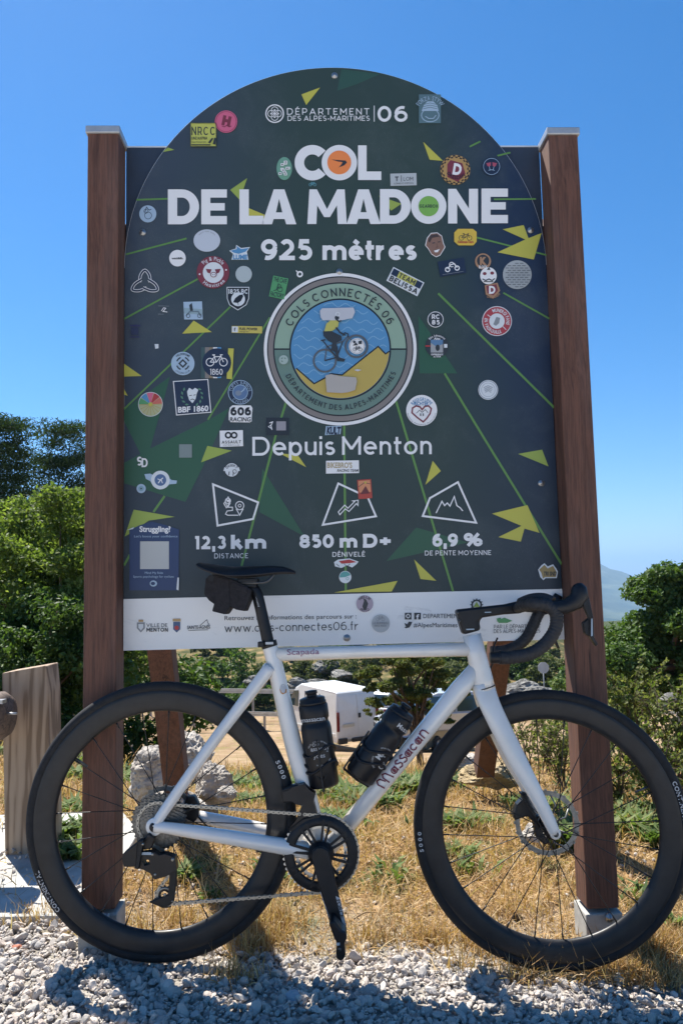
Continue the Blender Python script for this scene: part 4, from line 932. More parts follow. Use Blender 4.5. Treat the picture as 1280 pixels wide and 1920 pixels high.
g = G(); gtext(g, 'mètres', 604, 781, 487.5, 38, cW, 0.2, 487.5, 0.07); g.build('lettering', smapk(3), board)
g = G(); gtext(g, 'Depuis', 473, 628, 854.3, 35, cW, 0.135, 853, 0.12); g.build('lettering', smapk(3), board)
g = G(); gtext(g, 'Menton', 641, 809, 852.8, 34.5, cW, 0.135, 851.5, 0.13); g.build('lettering', smapk(3), board)
g = G(); gtext(g, '12,3', 366, 424, 1030, 25, cW, 0.22, 1029.4, 0.13); g.build('lettering', smapk(3), board)
g = G(); gtext(g, 'km', 432, 500, 1029.3, 25, cW, 0.235, 1028.5, 0.08); g.build('lettering', smapk(3), board)
g = G(); gtext(g, '850', 561, 626, 1027.5, 25, cW, 0.235, 1027, 0.07); g.build('lettering', smapk(3), board)
g = G(); gtext(g, 'm', 636, 670, 1026.9, 25, cW, 0.235, 1026.6, 0.1); g.build('lettering', smapk(3), board)
g = G(); gtext(g, 'D+', 680, 732, 1026.5, 25, cW, 0.235, 1026, 0.12); g.build('lettering', smapk(3), board)
g = G(); gtext(g, '6,9', 810, 858, 1025, 24, cW, 0.235, 1024.3, 0.06); g.build('lettering', smapk(3), board)
g = G(); gtext(g, '%', 868, 905, 1024, 24, cW, 0.2, 1023.5, 0.1); g.build('lettering', smapk(3), board)
g = G(); gtext(g, 'DISTANCE', 402, 465, 1047, 9.3, cW, 0.13, 1046.5, 0.22); g.build('lettering', smapk(3), board)
g = G(); gtext(g, 'DÉNIVELÉ', 623, 684, 1044, 9, cW, 0.15, 1043.5, 0.2); g.build('lettering', smapk(3), board)
g = G(); gtext(g, 'DE PENTE MOYENNE', 796, 920, 1041.5, 9, cW, 0.14, 1040.5, 0.2); g.build('lettering', smapk(3), board)
g = G(); gtext(g, 'DÉPARTEMENT', 538, 692, 215, 12, cW, 0.12, 215, 0.34); g.build('lettering', smapk(3), board)
g = G(); gtext(g, 'DES ALPES-MARITIMES', 539, 693, 226.5, 9.6, cW, 0.13, 226.5, 0.17); g.build('lettering', smapk(3), board)
g = G(); gtext(g, '06', 707, 764, 228, 29, cW, 0.17, 228, 0.14); g.build('lettering', smapk(3), board)
g = G(); g.rect(700.5, 198, 702, 228, cW); g.build('divider_line', smapk(3), board)
g = G(); g.ring(515, 213, 15.3, 17.5, cW)
for dx, dy in ((0, -6.5), (0, 6.5), (-6.5, 0), (6.5, 0)): g.ring(515+dx, 213+dy, 5.6, 6.8, cW, n=24, up=False); g.disc(515+dx, 213+dy, 1.8, cW, n=10, up=False)
g.build('department_emblem', smapk(3), board)
g = G()
g.line([(399.5, 908), (484, 942), (474.5, 973), (408, 985.5)], 3.6, cW, True); g.line([(420, 944), (428, 932), (431, 939), (428, 948), (424.5, 952), (421, 946)], 1.8, cW, True); g.disc(427.5, 939, 2.4, cW, n=12)
g.ring(427.5, 939, 4.2, 5.6, cW, n=20); g.line([(423, 943), (427.5, 951), (432, 943)], 1.5, cW); g.line([(427, 951), (436, 951), (436, 957), (426, 958), (423, 964), (427, 966), (447, 966)], 1.7, cW)
g.ring(449.5, 948, 6.8, 8.6, cW, n=24); g.line([(443, 954), (449.5, 966), (456, 954)], 1.8, cW); g.ring(449.5, 948, 2, 3.4, cW, n=16)
g.build('route_icon', smapk(3), board); g = G()
g.line([(634, 906.5), (689, 932), (704.5, 968), (605, 984)], 3.6, cW, True); g.line([(634, 960), (646, 947), (652, 953), (665, 940), (660, 939), (671, 938), (671, 948), (668, 944), (654, 959), (647, 954), (637, 965)], 1.8, cW, True)
g.build('route_icon', smapk(3), board); g = G()
g.line([(858, 904), (892, 980), (792, 967.5), (805.5, 934)], 3.6, cW, True); g.line([(817, 962), (828, 940), (833, 948), (838, 943), (843, 949), (851, 931), (856, 948), (862, 952), (867, 958)], 2.2, cW)
g.build('route_icon', smapk(3), board)

# emblem
cx, cy = 637.6, 654.8
g = G(); g.disc(cx, cy, 143, cW, n=90); g.disc(cx, cy, 137, cK, n=90); g.disc(cx, cy, 134.7, cTP, n=90); g.disc(cx, cy, 125.6, cK, n=90)
g.disc(cx, cy, 123, cSG, n=90); g.ring(cx, cy, 90, 123, cSG2, 180, 360); g.rect(cx-123, cy-1.6, cx+123, cy+1.2, cK); g.disc(cx, cy, 95.3, cK, n=80); g.disc(cx, cy, 92.3, cBL, n=80)
WAV = P('wave_blue', (.20, .38, .55))
for j in range(11):
    yy = cy-84+j*16; pts = []
    for i in range(70):
        x = cx-92+i*184/69; y = yy+3.6*math.sin(i*.62+j*1.7)+2*math.sin(i*.21+j)
        if (x-cx)**2+(y-cy)**2 < 89**2: pts.append((x, y))
    if len(pts) > 3: g.line(pts, 1.5, WAV, up=(j == 0))
e4 = lambda l: [(480+x/4, 500+y/4) for x, y in l]
top = e4([(302, 762), (435, 878), (520, 832), (560, 803), (645, 812), (915, 598), (970, 655), (998, 634)])
arc_ = [(cx+91.8*math.cos(R(a)), cy-91.8*math.sin(R(a))) for a in np.linspace(-3, -156, 40)]
g.poly(top+arc_, cGD if False else P('mustard', (.48, .35, .08))); g.line(top, 2.4, cK)
garc(g, 'COLS CONNECTÉS 06', cx, cy, 99.5, 15.5, 155, 27, cIK, .15, gap=.32); garc(g, 'DÉPARTEMENT DES ALPES-MARITIMES', cx, cy, 114, 10, 206, 337, cIK, .16, inner=True, gap=.32)
# cyclist
g.ring(*e4([(515, 705)])[0], 19, 22.5, P('wheel_grey', (.10, .11, .12))); g.ring(*e4([(752, 597)])[0], 18.5, 22.3, P('wheel_grey', (.1, .1, .1)))
g.line(e4([(515, 705), (530, 600), (650, 560), (690, 520), (752, 597)]), 2.2, P('wheel_grey', (.1, .1, .1))); g.line(e4([(515, 705), (605, 680), (650, 560)]), 2.2, cIK); g.line(e4([(485, 555), (520, 548)]), 2.5, cIK); g.line(e4([(500, 555), (545, 610), (605, 680)]), 2.2, cIK)
g.line(e4([(650, 520), (665, 495), (690, 505), (688, 530)]), 2, cIK)
g.poly(e4([(502, 480), (560, 480), (640, 520), (642, 550), (600, 572), (612, 610), (620, 680), (668, 692), (660, 712), (608, 708), (592, 640), (560, 625), (572, 572), (540, 556), (506, 520)]), cIK)
g.poly(e4([(510, 485), (526, 428), (560, 400), (622, 405), (614, 452), (570, 482)]), P('jersey', (.48, .44, .10)))
g.line(e4([(598, 455), (628, 492), (668, 515)]), 3.2, cIK)
g.poly(e4([(478, 330), (495, 312), (730, 306), (742, 340), (722, 385), (640, 402), (500, 402), (484, 380)]), cTA); g.disc(*e4([(606, 383)])[0], 4.2, cIK); g.line(e4([(600, 395), (620, 410), (640, 405)]), 2.4, cIK); g.ring(*e4([(612, 356)])[0], 3, 4.2, cPW)
g.poly(e4([(520, 815), (560, 806), (640, 822), (748, 830), (756, 860), (742, 925), (690, 942), (640, 948), (530, 942), (524, 880)]), P('old_tape', (.42, .38, .34)))
g.poly(e4([(735, 775), (760, 768), (790, 775), (760, 785)]), cTA)
g.build('club_emblem', smapk(5), board, 'round printed emblem with a cyclist climbing a yellow mountain')

# info strip print
g = G(); g.text('Retrouvez les informations des parcours sur :', 421, 668, 1163, 8.2, cIK, 0, yb1=1159.5); g.build('strip_lettering', smapk(3), board)
g = G(); gtext(g, 'www.cols-connectes06.fr', 421, 672, 1185.5, 15.5, cIK, .10, yb1=1181, gap=.15); g.build('strip_lettering', smapk(3), board)
g = G(); g.text('DEPARTEMENT06', 793, 875, 1159, 8, cIK); g.build('strip_lettering', smapk(3), board)
g = G(); g.text('#AlpesMaritimes', 775, 857, 1176, 8.2, cIK); g.build('strip_lettering', smapk(3), board)
g = G(); gtext(g, 'PAR LE DÉPARTEMENT', 925, 1013, 1178.5, 7, cIK, .12, yb1=1177.5); g.build('strip_lettering', smapk(3), board)
g = G(); gtext(g, 'DES ALPES-MARITIMES', 925, 1012, 1187, 7, cIK, .12, yb1=1186); g.build('strip_lettering', smapk(3), board)
g = G(); gtext(g, 'VILLE DE', 275, 314, 1175.5, 6.5, cIK, .13); g.build('strip_lettering', smapk(3), board)
g = G(); gtext(g, 'MENTON', 275, 315, 1184.5, 7.5, cIK, .2); g.build('strip_lettering', smapk(3), board)
g = G(); g.text('SAINTE-AGNÈS', 351, 394, 1179.5, 6, cIK, .02, yb1=1178.5); g.build('strip_lettering', smapk(3), board)
g = G(); g.line([(353, 1182), (390, 1181)], 1, cIK); g.build('strip_lettering', smapk(3), board)
g = G(); g.line([(375, 1173), (383, 1166), (388, 1162), (390, 1168), (393, 1172)], 1, cIK); g.build('strip_lettering', smapk(3), board)
g = G(); g.poly([(758.5, 1149), (771, 1149), (771, 1161.5), (758.5, 1161.5)], cIK); g.ring(764.7, 1155.2, 2.4, 3.5, cW, n=20); g.ring(764.7, 1155.2, 4.6, 5.2, cW, n=4); g.build('strip_logo', smapk(3), board)
g = G(); g.rect(776, 1149, 788.5, 1161.5, cIK); g.text('f', 780, 785.5, 1161, 9, cW, .03); g.build('strip_logo', smapk(3), board)
g = G(); g.poly([(758, 1168), (763, 1170.5), (766, 1165.5), (770, 1166), (772.5, 1166), (770.5, 1171), (767, 1176.5), (760, 1178), (757.5, 1176), (761, 1175), (759, 1172)], cIK); g.build('strip_logo', smapk(3), board)
g = G(); g.poly([(257, 1167), (272, 1167), (272, 1178), (264.5, 1186), (257, 1178)], cGR); g.poly([(260, 1170), (269, 1170), (269, 1177), (264.5, 1182), (260, 1177)], cPW); g.rect(260, 1162, 269, 1166, cTN); g.build('strip_logo', smapk(3), board)
g = G(); g.poly([(325, 1166), (338, 1166), (338, 1180), (331.5, 1186), (325, 1180)], P('crest_blue', (.06, .10, .2))); g.disc(331.5, 1177, 4, cRD); g.rect(324, 1160, 339, 1165, cTN); g.build('strip_logo', smapk(3), board)
g = G()
for a in range(12): g.poly([(893+10*math.cos(R(a*30-8)), 1134-10*math.sin(R(a*30-8))), (893+13*math.cos(R(a*30)), 1134-13*math.sin(R(a*30))), (893+10*math.cos(R(a*30+8)), 1134-10*math.sin(R(a*30+8)))], cIK, up=False)
g.ring(893, 1134, 7, 10, cIK); g.poly([(887, 1138), (893, 1128), (899, 1138)], cYG); g.poly([(930, 1164), (945, 1158), (960, 1164), (950, 1168), (936, 1168)], cMG); g.build('strip_logo', smapk(3), board)
g = G(); g.poly([(840+90, 1160), (938, 1158), (941, 1168), (934, 1168)], cMG); g.build('strip_logo', smapk(3), board)

# screws
for px, py in ((627, 142), (268, 436), (994, 432), (636, 510), (1014, 906), (650, 1196)):
    p = S3(px, py, BOFF); q = MB().lathe([(0, -.0045), (.003, -.0045), (.0035, -.003), (.008, -.0025), (.0098, -.0005), (.0098, .001)], (p.x, BOFF-.001, p.z), 24); q.build('screw', BOLT, board)

# stickers
KS = [10]
def stk(label, fn, k0=None):
    g = G(); fn(g); g.build('sticker', smapk(6 if k0 is None else k0), board, label)
def bikeicon(g, cx, cy, s, M, w=1.2):
    g.ring(cx-s, cy, s*.52, s*.52+w, M, n=24); g.ring(cx+s, cy, s*.52, s*.52+w, M, n=24, up=False)
    g.line([(cx-s, cy), (cx-s*.35, cy-s*.8), (cx+s*.6, cy-s*.85), (cx-s*.05, cy), (cx-s, cy)], w, M); g.line([(cx-s*.05, cy), (cx-s*.45, cy-s*1.05)], w, M); g.line([(cx+s, cy), (cx+s*.55, cy-s*1.1), (cx+s*.9, cy-s*1.1)], w, M); g.line([(cx-s*.65, cy-s*1.08), (cx-s*.25, cy-s*1.08)], w*1.3, M)
def f(g): g.disc(424, 228, 21, cPK); g.local(425, 226, 12).text('H', -8, 8, 8, 15, cMR, .09); g.x = None; g.line([(416, 236), (421, 238), (425, 235), (430, 238), (434, 236)], 1.4, cMR); g.ring(424, 228, 18.5, 19.2, cMR)
stk('round pink sticker with a dark letter H at the upper left of the arch', f)
def f(g): g.rect(357, 230, 406, 275, P('sticker_yellow', (.50, .50, .10))); gtext(g, 'NRCC', 359.5, 403.5, 253.5, 16, cIK, .15, gap=.3); g.text('LINZ AUSTRIA', 359.5, 389, 261.5, 5, cIK, .02); g.text('OUR CYCLING WAY', 359.5, 387, 268, 3, cIK); g.rect(359, 270.5, 395, 272.5, cIK); g.poly([(390, 267), (398, 258), (400, 260), (394, 269)], cIK); g.poly([(399, 270), (402, 258), (405, 259), (404, 271)], cIK); g.line([(357.7, 230.7), (405.3, 230.7), (405.3, 274.3), (357.7, 274.3)], 1, cIK, True)
stk('square yellow sticker printed NRCC beside the pink disc', f)
def f(g):
    TS = P('dusty_teal', (.10, .17, .19)); g.rect(785, 177, 826, 231, TS); g.disc(806, 216, 17, cLB, 13); g.disc(806, 216, 15.5, TS, 11.5); g.poly([(790, 208), (794, 197), (801, 190), (812, 190), (819, 197), (822, 208)], cLB); 
    for yy in (193, 197, 201): g.line([(793, yy+3), (806, yy), (819, yy+3)], 1, TS)
    g.line([(797, 218), (803, 222), (812, 222), (817, 216)], 1.5, cLB); g.arct('FORZA STYW', 806, 212, 24, 8, 148, 32, cLB)
stk('teal sticker with a drawn capped head at the upper right of the arch', f)
def f(g):
    g.disc(533, 316, 14.5, P('sage_sticker', (.16, .34, .24)), 21.5); random.seed(3)
    for i in range(11): x = 533+random.uniform(-8, 8); y = 316+random.uniform(-14, 14); g.rect(x-3, y-2.5, x+3, y+2.5, cW); g.rect(x-1.3, y-1, x+1.3, y+1, cK)
stk('oval green sticker with white squiggle left of the letter C', f)
def f(g): g.disc(635.8, 304.5, 22.3, cOR); g.poly([(621, 299), (634, 300), (648, 301), (650, 305), (645, 310), (635, 314), (640, 308), (642, 304), (634, 303)], cIK)
stk('round orange sticker with black swoosh inside the O of COL', f)
def f(g): g.local(756, 336.5, -1.5); g.rect(-24.5, -11.5, 24.5, 11.5, P('pale_sticker', (.46, .48, .48))); gtext(g, 'LOM', 0, 18, 2.5, 7.2, cIK, .12); g.text('T', -16, -9, 2.5, 8, cIK, .03); g.rect(-4.5, -8, -3.5, 4, cIK); g.text('LONG O MITON', -18, 18, 8.5, 2.8, cIK)
stk('small pale rectangular sticker lettered LOM above the word MADONE', f)
def f(g):
    g.disc(853, 318.5, 28, P('dresden_tan', (.45, .27, .09))); 
    for i in range(36): g.ring(853, 318.5, 25 if i % 2 else 22.4, 27.6 if i % 2 else 25, cK, i*10, i*10+10, n=2, up=(i == 0))
    g.poly([(844, 300), (866, 306), (872, 326), (858, 341), (838, 332), (838, 308)], cMR); g.local(857, 317, 10).text('D', -8, 8, 10, 19, cW, .05); g.x = None; g.arct('DRESDEN', 856, 315, 21, 6, 205, 320, cK, .03, inner=True)
stk('round orange sticker with checkered rim and a maroon D shield', f)
def f(g): g.disc(921, 312, 17.5, cN); g.ring(921, 312, 15, 16, cLB); 
def wine(g):
    g.disc(921, 312, 17.5, cN); g.ring(921, 312, 14.8, 15.6, cLB)
    for x, sgn in ((916, -1), (926, 1)): g.local(x, 309, 12*sgn); g.poly([(-4.5, -4), (4.5, -4), (3, 2), (0, 3.5), (-3, 2)], P('wine', (.4, .08, .12))); g.line([(0, 3), (0, 10)], 1, cLB); g.line([(-3, 10), (3, 10)], 1, cLB); g.x = None
stk('dark round sticker with two red wine glasses near the right end of the arch', wine)
def f(g): g.disc(803.2, 386.5, 19, cLG); gtext(g, 'GEARBOX', 786, 820.5, 389.5, 6.3, cIK, .18)
stk('green disc reading GEARBOX inside the O of MADONE', f)
def f(g): g.disc(277.5, 401, 16, cLB); g.ring(278, 404, 6, 7, cN); g.line([(272, 398), (275, 388), (280, 394), (284, 392)], 1.2, cN); g.ring(274, 396, 3.5, 4.3, cN, n=16)
stk('pale round sticker with a drawn wheel rider at the left edge', f)
def f(g): g.disc(388, 451, 25, P('faded_white', (.52, .55, .60)), 21); g.arct('worn club name', 388, 454, 19, 3, 140, 40, cGR)
stk('large faded white oval sticker above the red pig sticker', f)
def f(g): g.disc(333, 484, 15.5, cW); g.text('watt&lb.', 322, 344, 486, 3.6, cIK, .04)
stk('small white round sticker with one line of tiny print at the left', f)
def f(g): g.poly([(430, 470), (442, 466), (443, 459), (452, 465), (469, 463), (463, 472), (466, 487), (434, 487), (437, 476)], cPW); g.poly([(432, 470), (444, 467), (444, 461), (452, 467), (467, 465), (460, 472), (448, 476), (439, 474)], cBL); g.text('LUME', 437, 464, 486, 8, cBL, .05)
stk('blue shark sticker left of the altitude 925', f)
def f(g):
    g.disc(399.5, 510.5, 30.5, cMR); g.disc(400, 511, 19.5, cPW); g.arct('Pig & Pickle', 399.5, 510.5, 22, 7, 140, 38, cPW, .01); g.arct('Heavitree', 399.5, 510.5, 28, 7, 225, 325, cPW, .01, inner=True)
    g.poly([(386, 504), (397, 505), (394, 513), (389, 511)], cMR); g.poly([(414, 504), (403, 505), (406, 513), (411, 511)], cMR); g.disc(400.5, 515, 6, cMR, 5); g.disc(400.5, 515, 4.6, cPW, 3.7); g.disc(398.7, 515, .9, cMR); g.disc(402.3, 515, .9, cMR, up=False); g.disc(374.5, 514, 1.6, cW); g.disc(424, 506, 1.6, cW)
stk('round maroon sticker with a pig face reading Pig & Pickle', f)
stk('plain pale grey round sticker right of the pig sticker', lambda g: g.disc(457, 514, 15.4, P('blank_grey', (.42, .47, .47))))
def f(g):
    for a in (90, 210, 330):
        def pt(r_, b_): return (272+r_*math.cos(R(a+b_)), 531-r_*math.sin(R(a+b_))*.9)
        for w_, M_ in ((5.6, cW), (3.2, cN)): g.line([tuple(v) for v in [Vector((*q, 0)).to_2d() for q in spline([(*pt(10, -80), 0), (*pt(19, -25), 0), (*pt(27, 0), 0), (*pt(19, 25), 0), (*pt(10, 80), 0)], 5)]], w_, M_)
stk('white outlined three-cornered knot sticker at the left edge', f)
def f(g):
    sh = [(425, 538), (467.5, 538), (467, 560), (462, 572), (446, 582), (430, 572), (425.5, 560)]; g.poly(sh, cPW); g.poly([(446.3+(x-446.3)*.93, 558+(y-558)*.93) for x, y in sh], cK); gtext(g, '1825 BC', 428, 465, 551, 9, cPW, .2); g.disc(446.5, 561, 13, cPW); g.poly([(437, 567), (441, 559), (449, 553), (455, 552), (456, 556), (452, 564), (446, 568)], cK); g.line([(446, 566), (447, 572)], 1, cK)
stk('dark shield sticker with a crow reading 1825 BC', f)
def f(g): g.local(522.5, 539, 12); g.rect(-14.5, -20, 14.5, 20, cMG); g.text('THE CAFE', -12.5, 12.5, -10, 8, cIK, .02); g.text('FACTORY', -12.5, 12.5, 18, 8, cIK, .02); g.ring(3, 3, 4, 5.2, cIK, n=20); g.ring(1, -2, 3, 4, cIK, n=20); g.line([(-8, 8), (-3, 5), (-2, -8)], 1.2, cIK)
stk('tilted green sticker reading THE CAFE FACTORY on the rim of the emblem', f)
def f(g): g.ring(562, 514, 3, 6, cW, n=24); g.line([(555, 507), (559, 512), (557, 516)], 2.2, cW)
stk('tiny white letter b sticker above the emblem', f)
def f(g): g.line([(297, 573.5), (317, 574)], .8, cGR); g.line([(303, 583), (307, 577), (311, 578), (306, 584), (314, 585)], 1.4, cW); g.text('bikes', 297, 307, 590, 2.5, cGR)
stk('tiny black sticker with a white rider sketch at the left', f)
def f(g): g.poly([(344, 566), (379, 565), (380.5, 599), (345.5, 599)], cLB); g.poly([(345, 577), (380, 580), (380, 590), (345, 588)], P('faded_photo', (.28, .38, .42))); g.poly([(355, 572), (360, 568), (362, 582), (357, 586)], cIK); g.line([(349, 592), (356, 584), (372, 584), (376, 592)], 2.5, P('faded_photo2', (.14, .19, .22))); g.ring(353, 592, 3, 4, cIK, n=14); g.ring(374, 592, 3, 4, cIK, n=14)
stk('faded blue photo sticker of a rider above a yellow shard', f)
def f(g): g.local(463, 618, 1); g.rect(-28.5, -6.5, 28.5, 6.5, P('fuel_yellow', (.55, .45, .10))); g.rect(-28, -5.5, -17, 5.5, cPW); g.text('FUEL POWER', -14, 20, 1, 4.5, cIK, .03); g.text('energy bar', -14, 4, 5, 2.5, cIK); g.text('f', -24.5, -21, 3, 6, cIK, .02)
stk('long thin yellow sticker reading FUEL POWER', f)
stk('tiny blank white tag at the left', lambda g: g.poly([(290, 645), (297.5, 645), (297.5, 653), (291.5, 654)], cPW))
def f(g):
    g.disc(343, 681.5, 22, cLB); g.ring(343, 681.5, 10.5, 13, cIK, 20, 70); g.ring(343, 681.5, 10.5, 13, cIK, 110, 160); g.ring(343, 681.5, 10.5, 13, cIK, 200, 250); g.ring(343, 681.5, 10.5, 13, cIK, 290, 340)
    g.poly([(343, 673), (351.5, 681.5), (343, 690), (334.5, 681.5)], cIK); g.poly([(343, 677), (347.5, 681.5), (343, 686), (338.5, 681.5)], cLB); g.arct('VELODROME', 343, 681.5, 16, 3.6, 135, 45, cIK, .02); g.arct('CYCLING CLUB', 343, 681.5, 19.5, 3, 225, 315, cIK, inner=True)
stk('pale blue round sticker with a black diamond rosette', f)
def f(g):
    for i, M_ in enumerate((P('slate_green', (.05, .09, .09)), cTP, P('brownish', (.25, .19, .12)), cW, cBL)): g.rect(377+i*7.6, 651, 377+i*7.6+7.6, 709, M_)
    g.poly([(428, 653), (438.5, 653.5), (435, 711), (425, 710)], cY); g.disc(406.5, 680, 27, cN); bikeicon(g, 406.5, 679, 12.5, cW, 1.5); gtext(g, '1860', 394, 417.5, 703, 11.5, cW, .13)
stk('dark round 1860 sticker with a white bicycle over coloured stripes', f)
def f(g):
    q = [(324.5, 714.5), (390.5, 710.5), (396.5, 773.5), (330.5, 779)]; c_ = (360.5, 744.5); g.poly(q, cW); g.poly([(c_[0]+(x-c_[0])*.95, c_[1]+(y-c_[1])*.95) for x, y in q], cN); g.text('BBF 1860', 334, 391, 773.5, 10, cW, .03, yb1=770.5)
    for a in range(-60, 241, 25):
        if 60 < a < 120: continue
        x = 360+19*math.cos(R(a)); y = 742-19*math.sin(R(a)); g.local(x, y, -a+60).poly([(-4, 0), (0, -2), (4, 0), (0, 2)], P('laurel', (.10, .22, .14)), up=False); g.x = None
    g.poly([(351, 734), (355, 727), (361, 731), (366, 727), (372, 731), (369, 738), (367, 748), (361, 756), (355, 750), (352, 741)], cPW); g.line([(355, 742), (360, 741)], 1.3, cIK); g.line([(363, 741), (367, 740)], 1.3, cIK); g.line([(357, 750), (361, 748), (365, 750)], 1.3, cIK)
stk('square navy sticker with white border and masked face reading BBF 1860', f)
def f(g):
    g.disc(282.5, 758, 23, P('straw_disc', (.42, .42, .24)))
    for i, c_ in enumerate((cMG, cBL, cPK, cRD, P('coral', (.55, .14, .10)))): g.ring(282.5, 758, 4, 22, c_, 180-i*36, 180-(i+1)*36+3, n=8, up=(i == 0))
    for a in range(0, 181, 22): g.line([(282.5, 758), (282.5+21*math.cos(R(a)), 758+21*math.sin(R(a)))], .8, cGD, up=(a == 0))
    g.disc(282.5, 758, 3.6, cY); g.ring(282.5, 758, 22, 23, cPW)
stk('round sticker half flower petals half spoked wheel', f)
def f(g): BLS = P('elephant_blue', (.10, .17, .30)); g.disc(450.5, 735.5, 23.5, cN); g.ring(450.5, 735.5, 21.8, 23, cLB); g.disc(450.5, 735.5, 14.5, cLB); g.disc(450.5, 735.5, 13.3, BLS); g.arct('TUPTS JUMBOS', 450.5, 735.5, 15.8, 5, 175, 5, cLB, .0); g.arct('CYCLING', 450.5, 735.5, 21, 5, 222, 318, cLB, .0, inner=True); g.disc(447, 737, 6, P('eleph', (.2, .24, .3)), 5); g.line([(452, 735), (457, 731), (459, 727)], 1.8, cLB)
stk('round blue cycling club sticker above the 606 racing sticker', f)
def f(g): g.poly([(431, 764), (436, 760), (470, 760), (473.5, 765), (472, 782), (472, 790), (468, 792), (432, 791.5), (429, 787), (429, 774)], cW); gtext(g, '606', 432, 471, 779, 15.5, cK, .25, gap=.05); g.text('RACING', 431, 470, 790, 7.5, cK, .02, slant=.1)
stk('white outlined sticker reading 606 RACING', f)
def f(g): g.rect(499, 783, 542, 816, P('smoke', (.016, .022, .03))); g.line([(503, 800), (508, 797), (508, 803), (503, 800)], 1.2, cW); g.line([(505, 793), (511, 791), (508, 798), (510, 806)], 1.5, cW); g.rect(518, 790, 536, 807, P('dull_square', (.30, .28, .30)))
stk('small dark card sticker with a plant mark and a blank pale square', f)
def f(g): g.poly([(611, 799), (640, 798), (638, 814), (609, 816)], cLB); g.text('KULT', 612, 638, 813.5, 12.5, cN, .06, slant=.1)
stk('small sticker reading KULT just under the emblem', f)
def f(g): g.poly([(412, 807.5), (455.5, 806.5), (456, 836.5), (412.5, 838)], cW); g.ring(428, 816, 3.2, 6.5, cK, n=24); g.ring(439, 816, 3.2, 6.5, cK, n=24, up=False); gtext(g, 'ASSAULT', 416, 452, 832, 5.6, cIK, .18, yb1=831); g.text('INTERCLUB', 419, 449, 836, 2.6, cGR)
stk('white rectangular sticker reading ASSAULT', f)
stk('small worn grey square sticker on a green facet', lambda g: g.rect(336, 833, 360, 858, P('worn_square', (.20, .24, .23))))
def f(g): gtext(g, 'S', 257, 267, 873, 17, cW, .2); gtext(g, 'D', 266, 277, 876, 17, cW, .2)
stk('white SD monogram sticker at the left edge', f)
def f(g):
    g.poly([(271, 889), (282, 888), (292, 893), (312, 893), (322, 900), (332, 901), (331, 907), (318, 908), (312, 914), (300, 918), (288, 912), (282, 902), (274, 898)], cLB); g.disc(301, 900, 17.5, cPW); g.disc(301, 900, 11, P('badge_blue', (.08, .14, .28))); g.line([(297, 906), (301, 900), (306, 896)], 2, cW); g.line([(296, 898), (303, 901), (305, 906)], 1.6, cW)
stk('winged pale blue badge sticker with a runner', f)
stk('small blue ringed dot sticker below the winged badge', lambda g: (g.disc(265, 916, 8.6, cLB), g.disc(265, 916, 5, P('dot_blue', (.22, .36, .42))), g.disc(265, 916, 1.6, cIK)))
def f(g): g.disc(434.5, 881, 14.2, cIK); g.disc(434.5, 881, 12.6, cPW); g.poly([(421, 876), (448, 876), (450, 883), (419, 883)], cPW); g.arct('DESERT', 434.5, 884, 9.5, 4, 150, 30, cIK, .02); g.line([(429, 891), (430, 884)], 1.6, cIK); g.line([(437, 892), (438, 885)], 1.6, cIK); g.ring(440, 884, 3, 4, cIK, n=16)
stk('small round black and white desert badge above the distance icon', f)
def f(g): g.poly([(611, 864), (672.5, 863), (673, 887), (611, 888)], cW); g.text("BIKEBRO'S", 613, 660, 877, 9.5, P('bikebro_tan', (.42, .33, .18)), .03); g.text('RACING TEAM', 632, 671, 884.5, 4.8, cIK, .02, slant=.15)
stk("white rectangular sticker reading BIKEBRO'S RACING TEAM", f)
def f(g): g.local(683.5, 917, -4); g.rect(-13, -18, 13, 18, P('trail_red', (.42, .06, .04))); g.rect(-11, -16, 11, 6, P('trail_orange', (.62, .25, .12))); g.poly([(-9, 9), (2, -6), (9, 9)], P('trail_dark', (.14, .03, .03))); g.line([(-11, -5), (0, -12), (11, -9)], 1, cIK); g.disc(2, -12, 2, cY)
stk('small red and orange mountain card sticker on the climb icon', f)
def f(g):
    nv = P('poster_navy', (.022, .045, .12)); g.poly([(243, 994), (262, 985), (285, 978), (312, 985), (336, 993), (335, 1107), (243, 1107)], nv); g.text('Struggling?', 262, 320, 997, 10, cW, .03); g.text("Let's boost your confidence", 252, 333, 1007.5, 4, cLB); g.rect(263, 1015, 317, 1067, P('blank_code', (.46, .46, .44))); g.text('Mind My Ride', 272, 306, 1076, 4, cLB); g.text('Sports psychology for cyclists', 250, 326, 1083, 4, cLB); g.disc(288, 1094, 7, cLB, 6, n=9); g.disc(287, 1094, 4.5, nv, 3.5, n=7); g.poly([(331, 1105), (333, 1083), (336, 1083), (335, 1107)], cPW); g.poly([(238, 994), (252, 988), (250, 992)], cPW)
stk('navy paper poster reading Struggling? with peeling edges and a blank pale square', f)
def f(g): g.local(759.5, 528, 27); g.rect(-32.5, -14.5, 32.5, 14.5, cPW); g.rect(-30.5, -12.5, 30.5, 0, cN); g.rect(-18, -12.5, 18.5, 0, P('team_yellow', (.50, .48, .10))); gtext(g, 'TEAM', -16, 17, -1.4, 9.6, cIK, .2); gtext(g, 'BELISSA', -29, 29, 12, 10.5, cIK, .2)
stk('tilted sticker reading TEAM BELISSA in yellow and white', f)
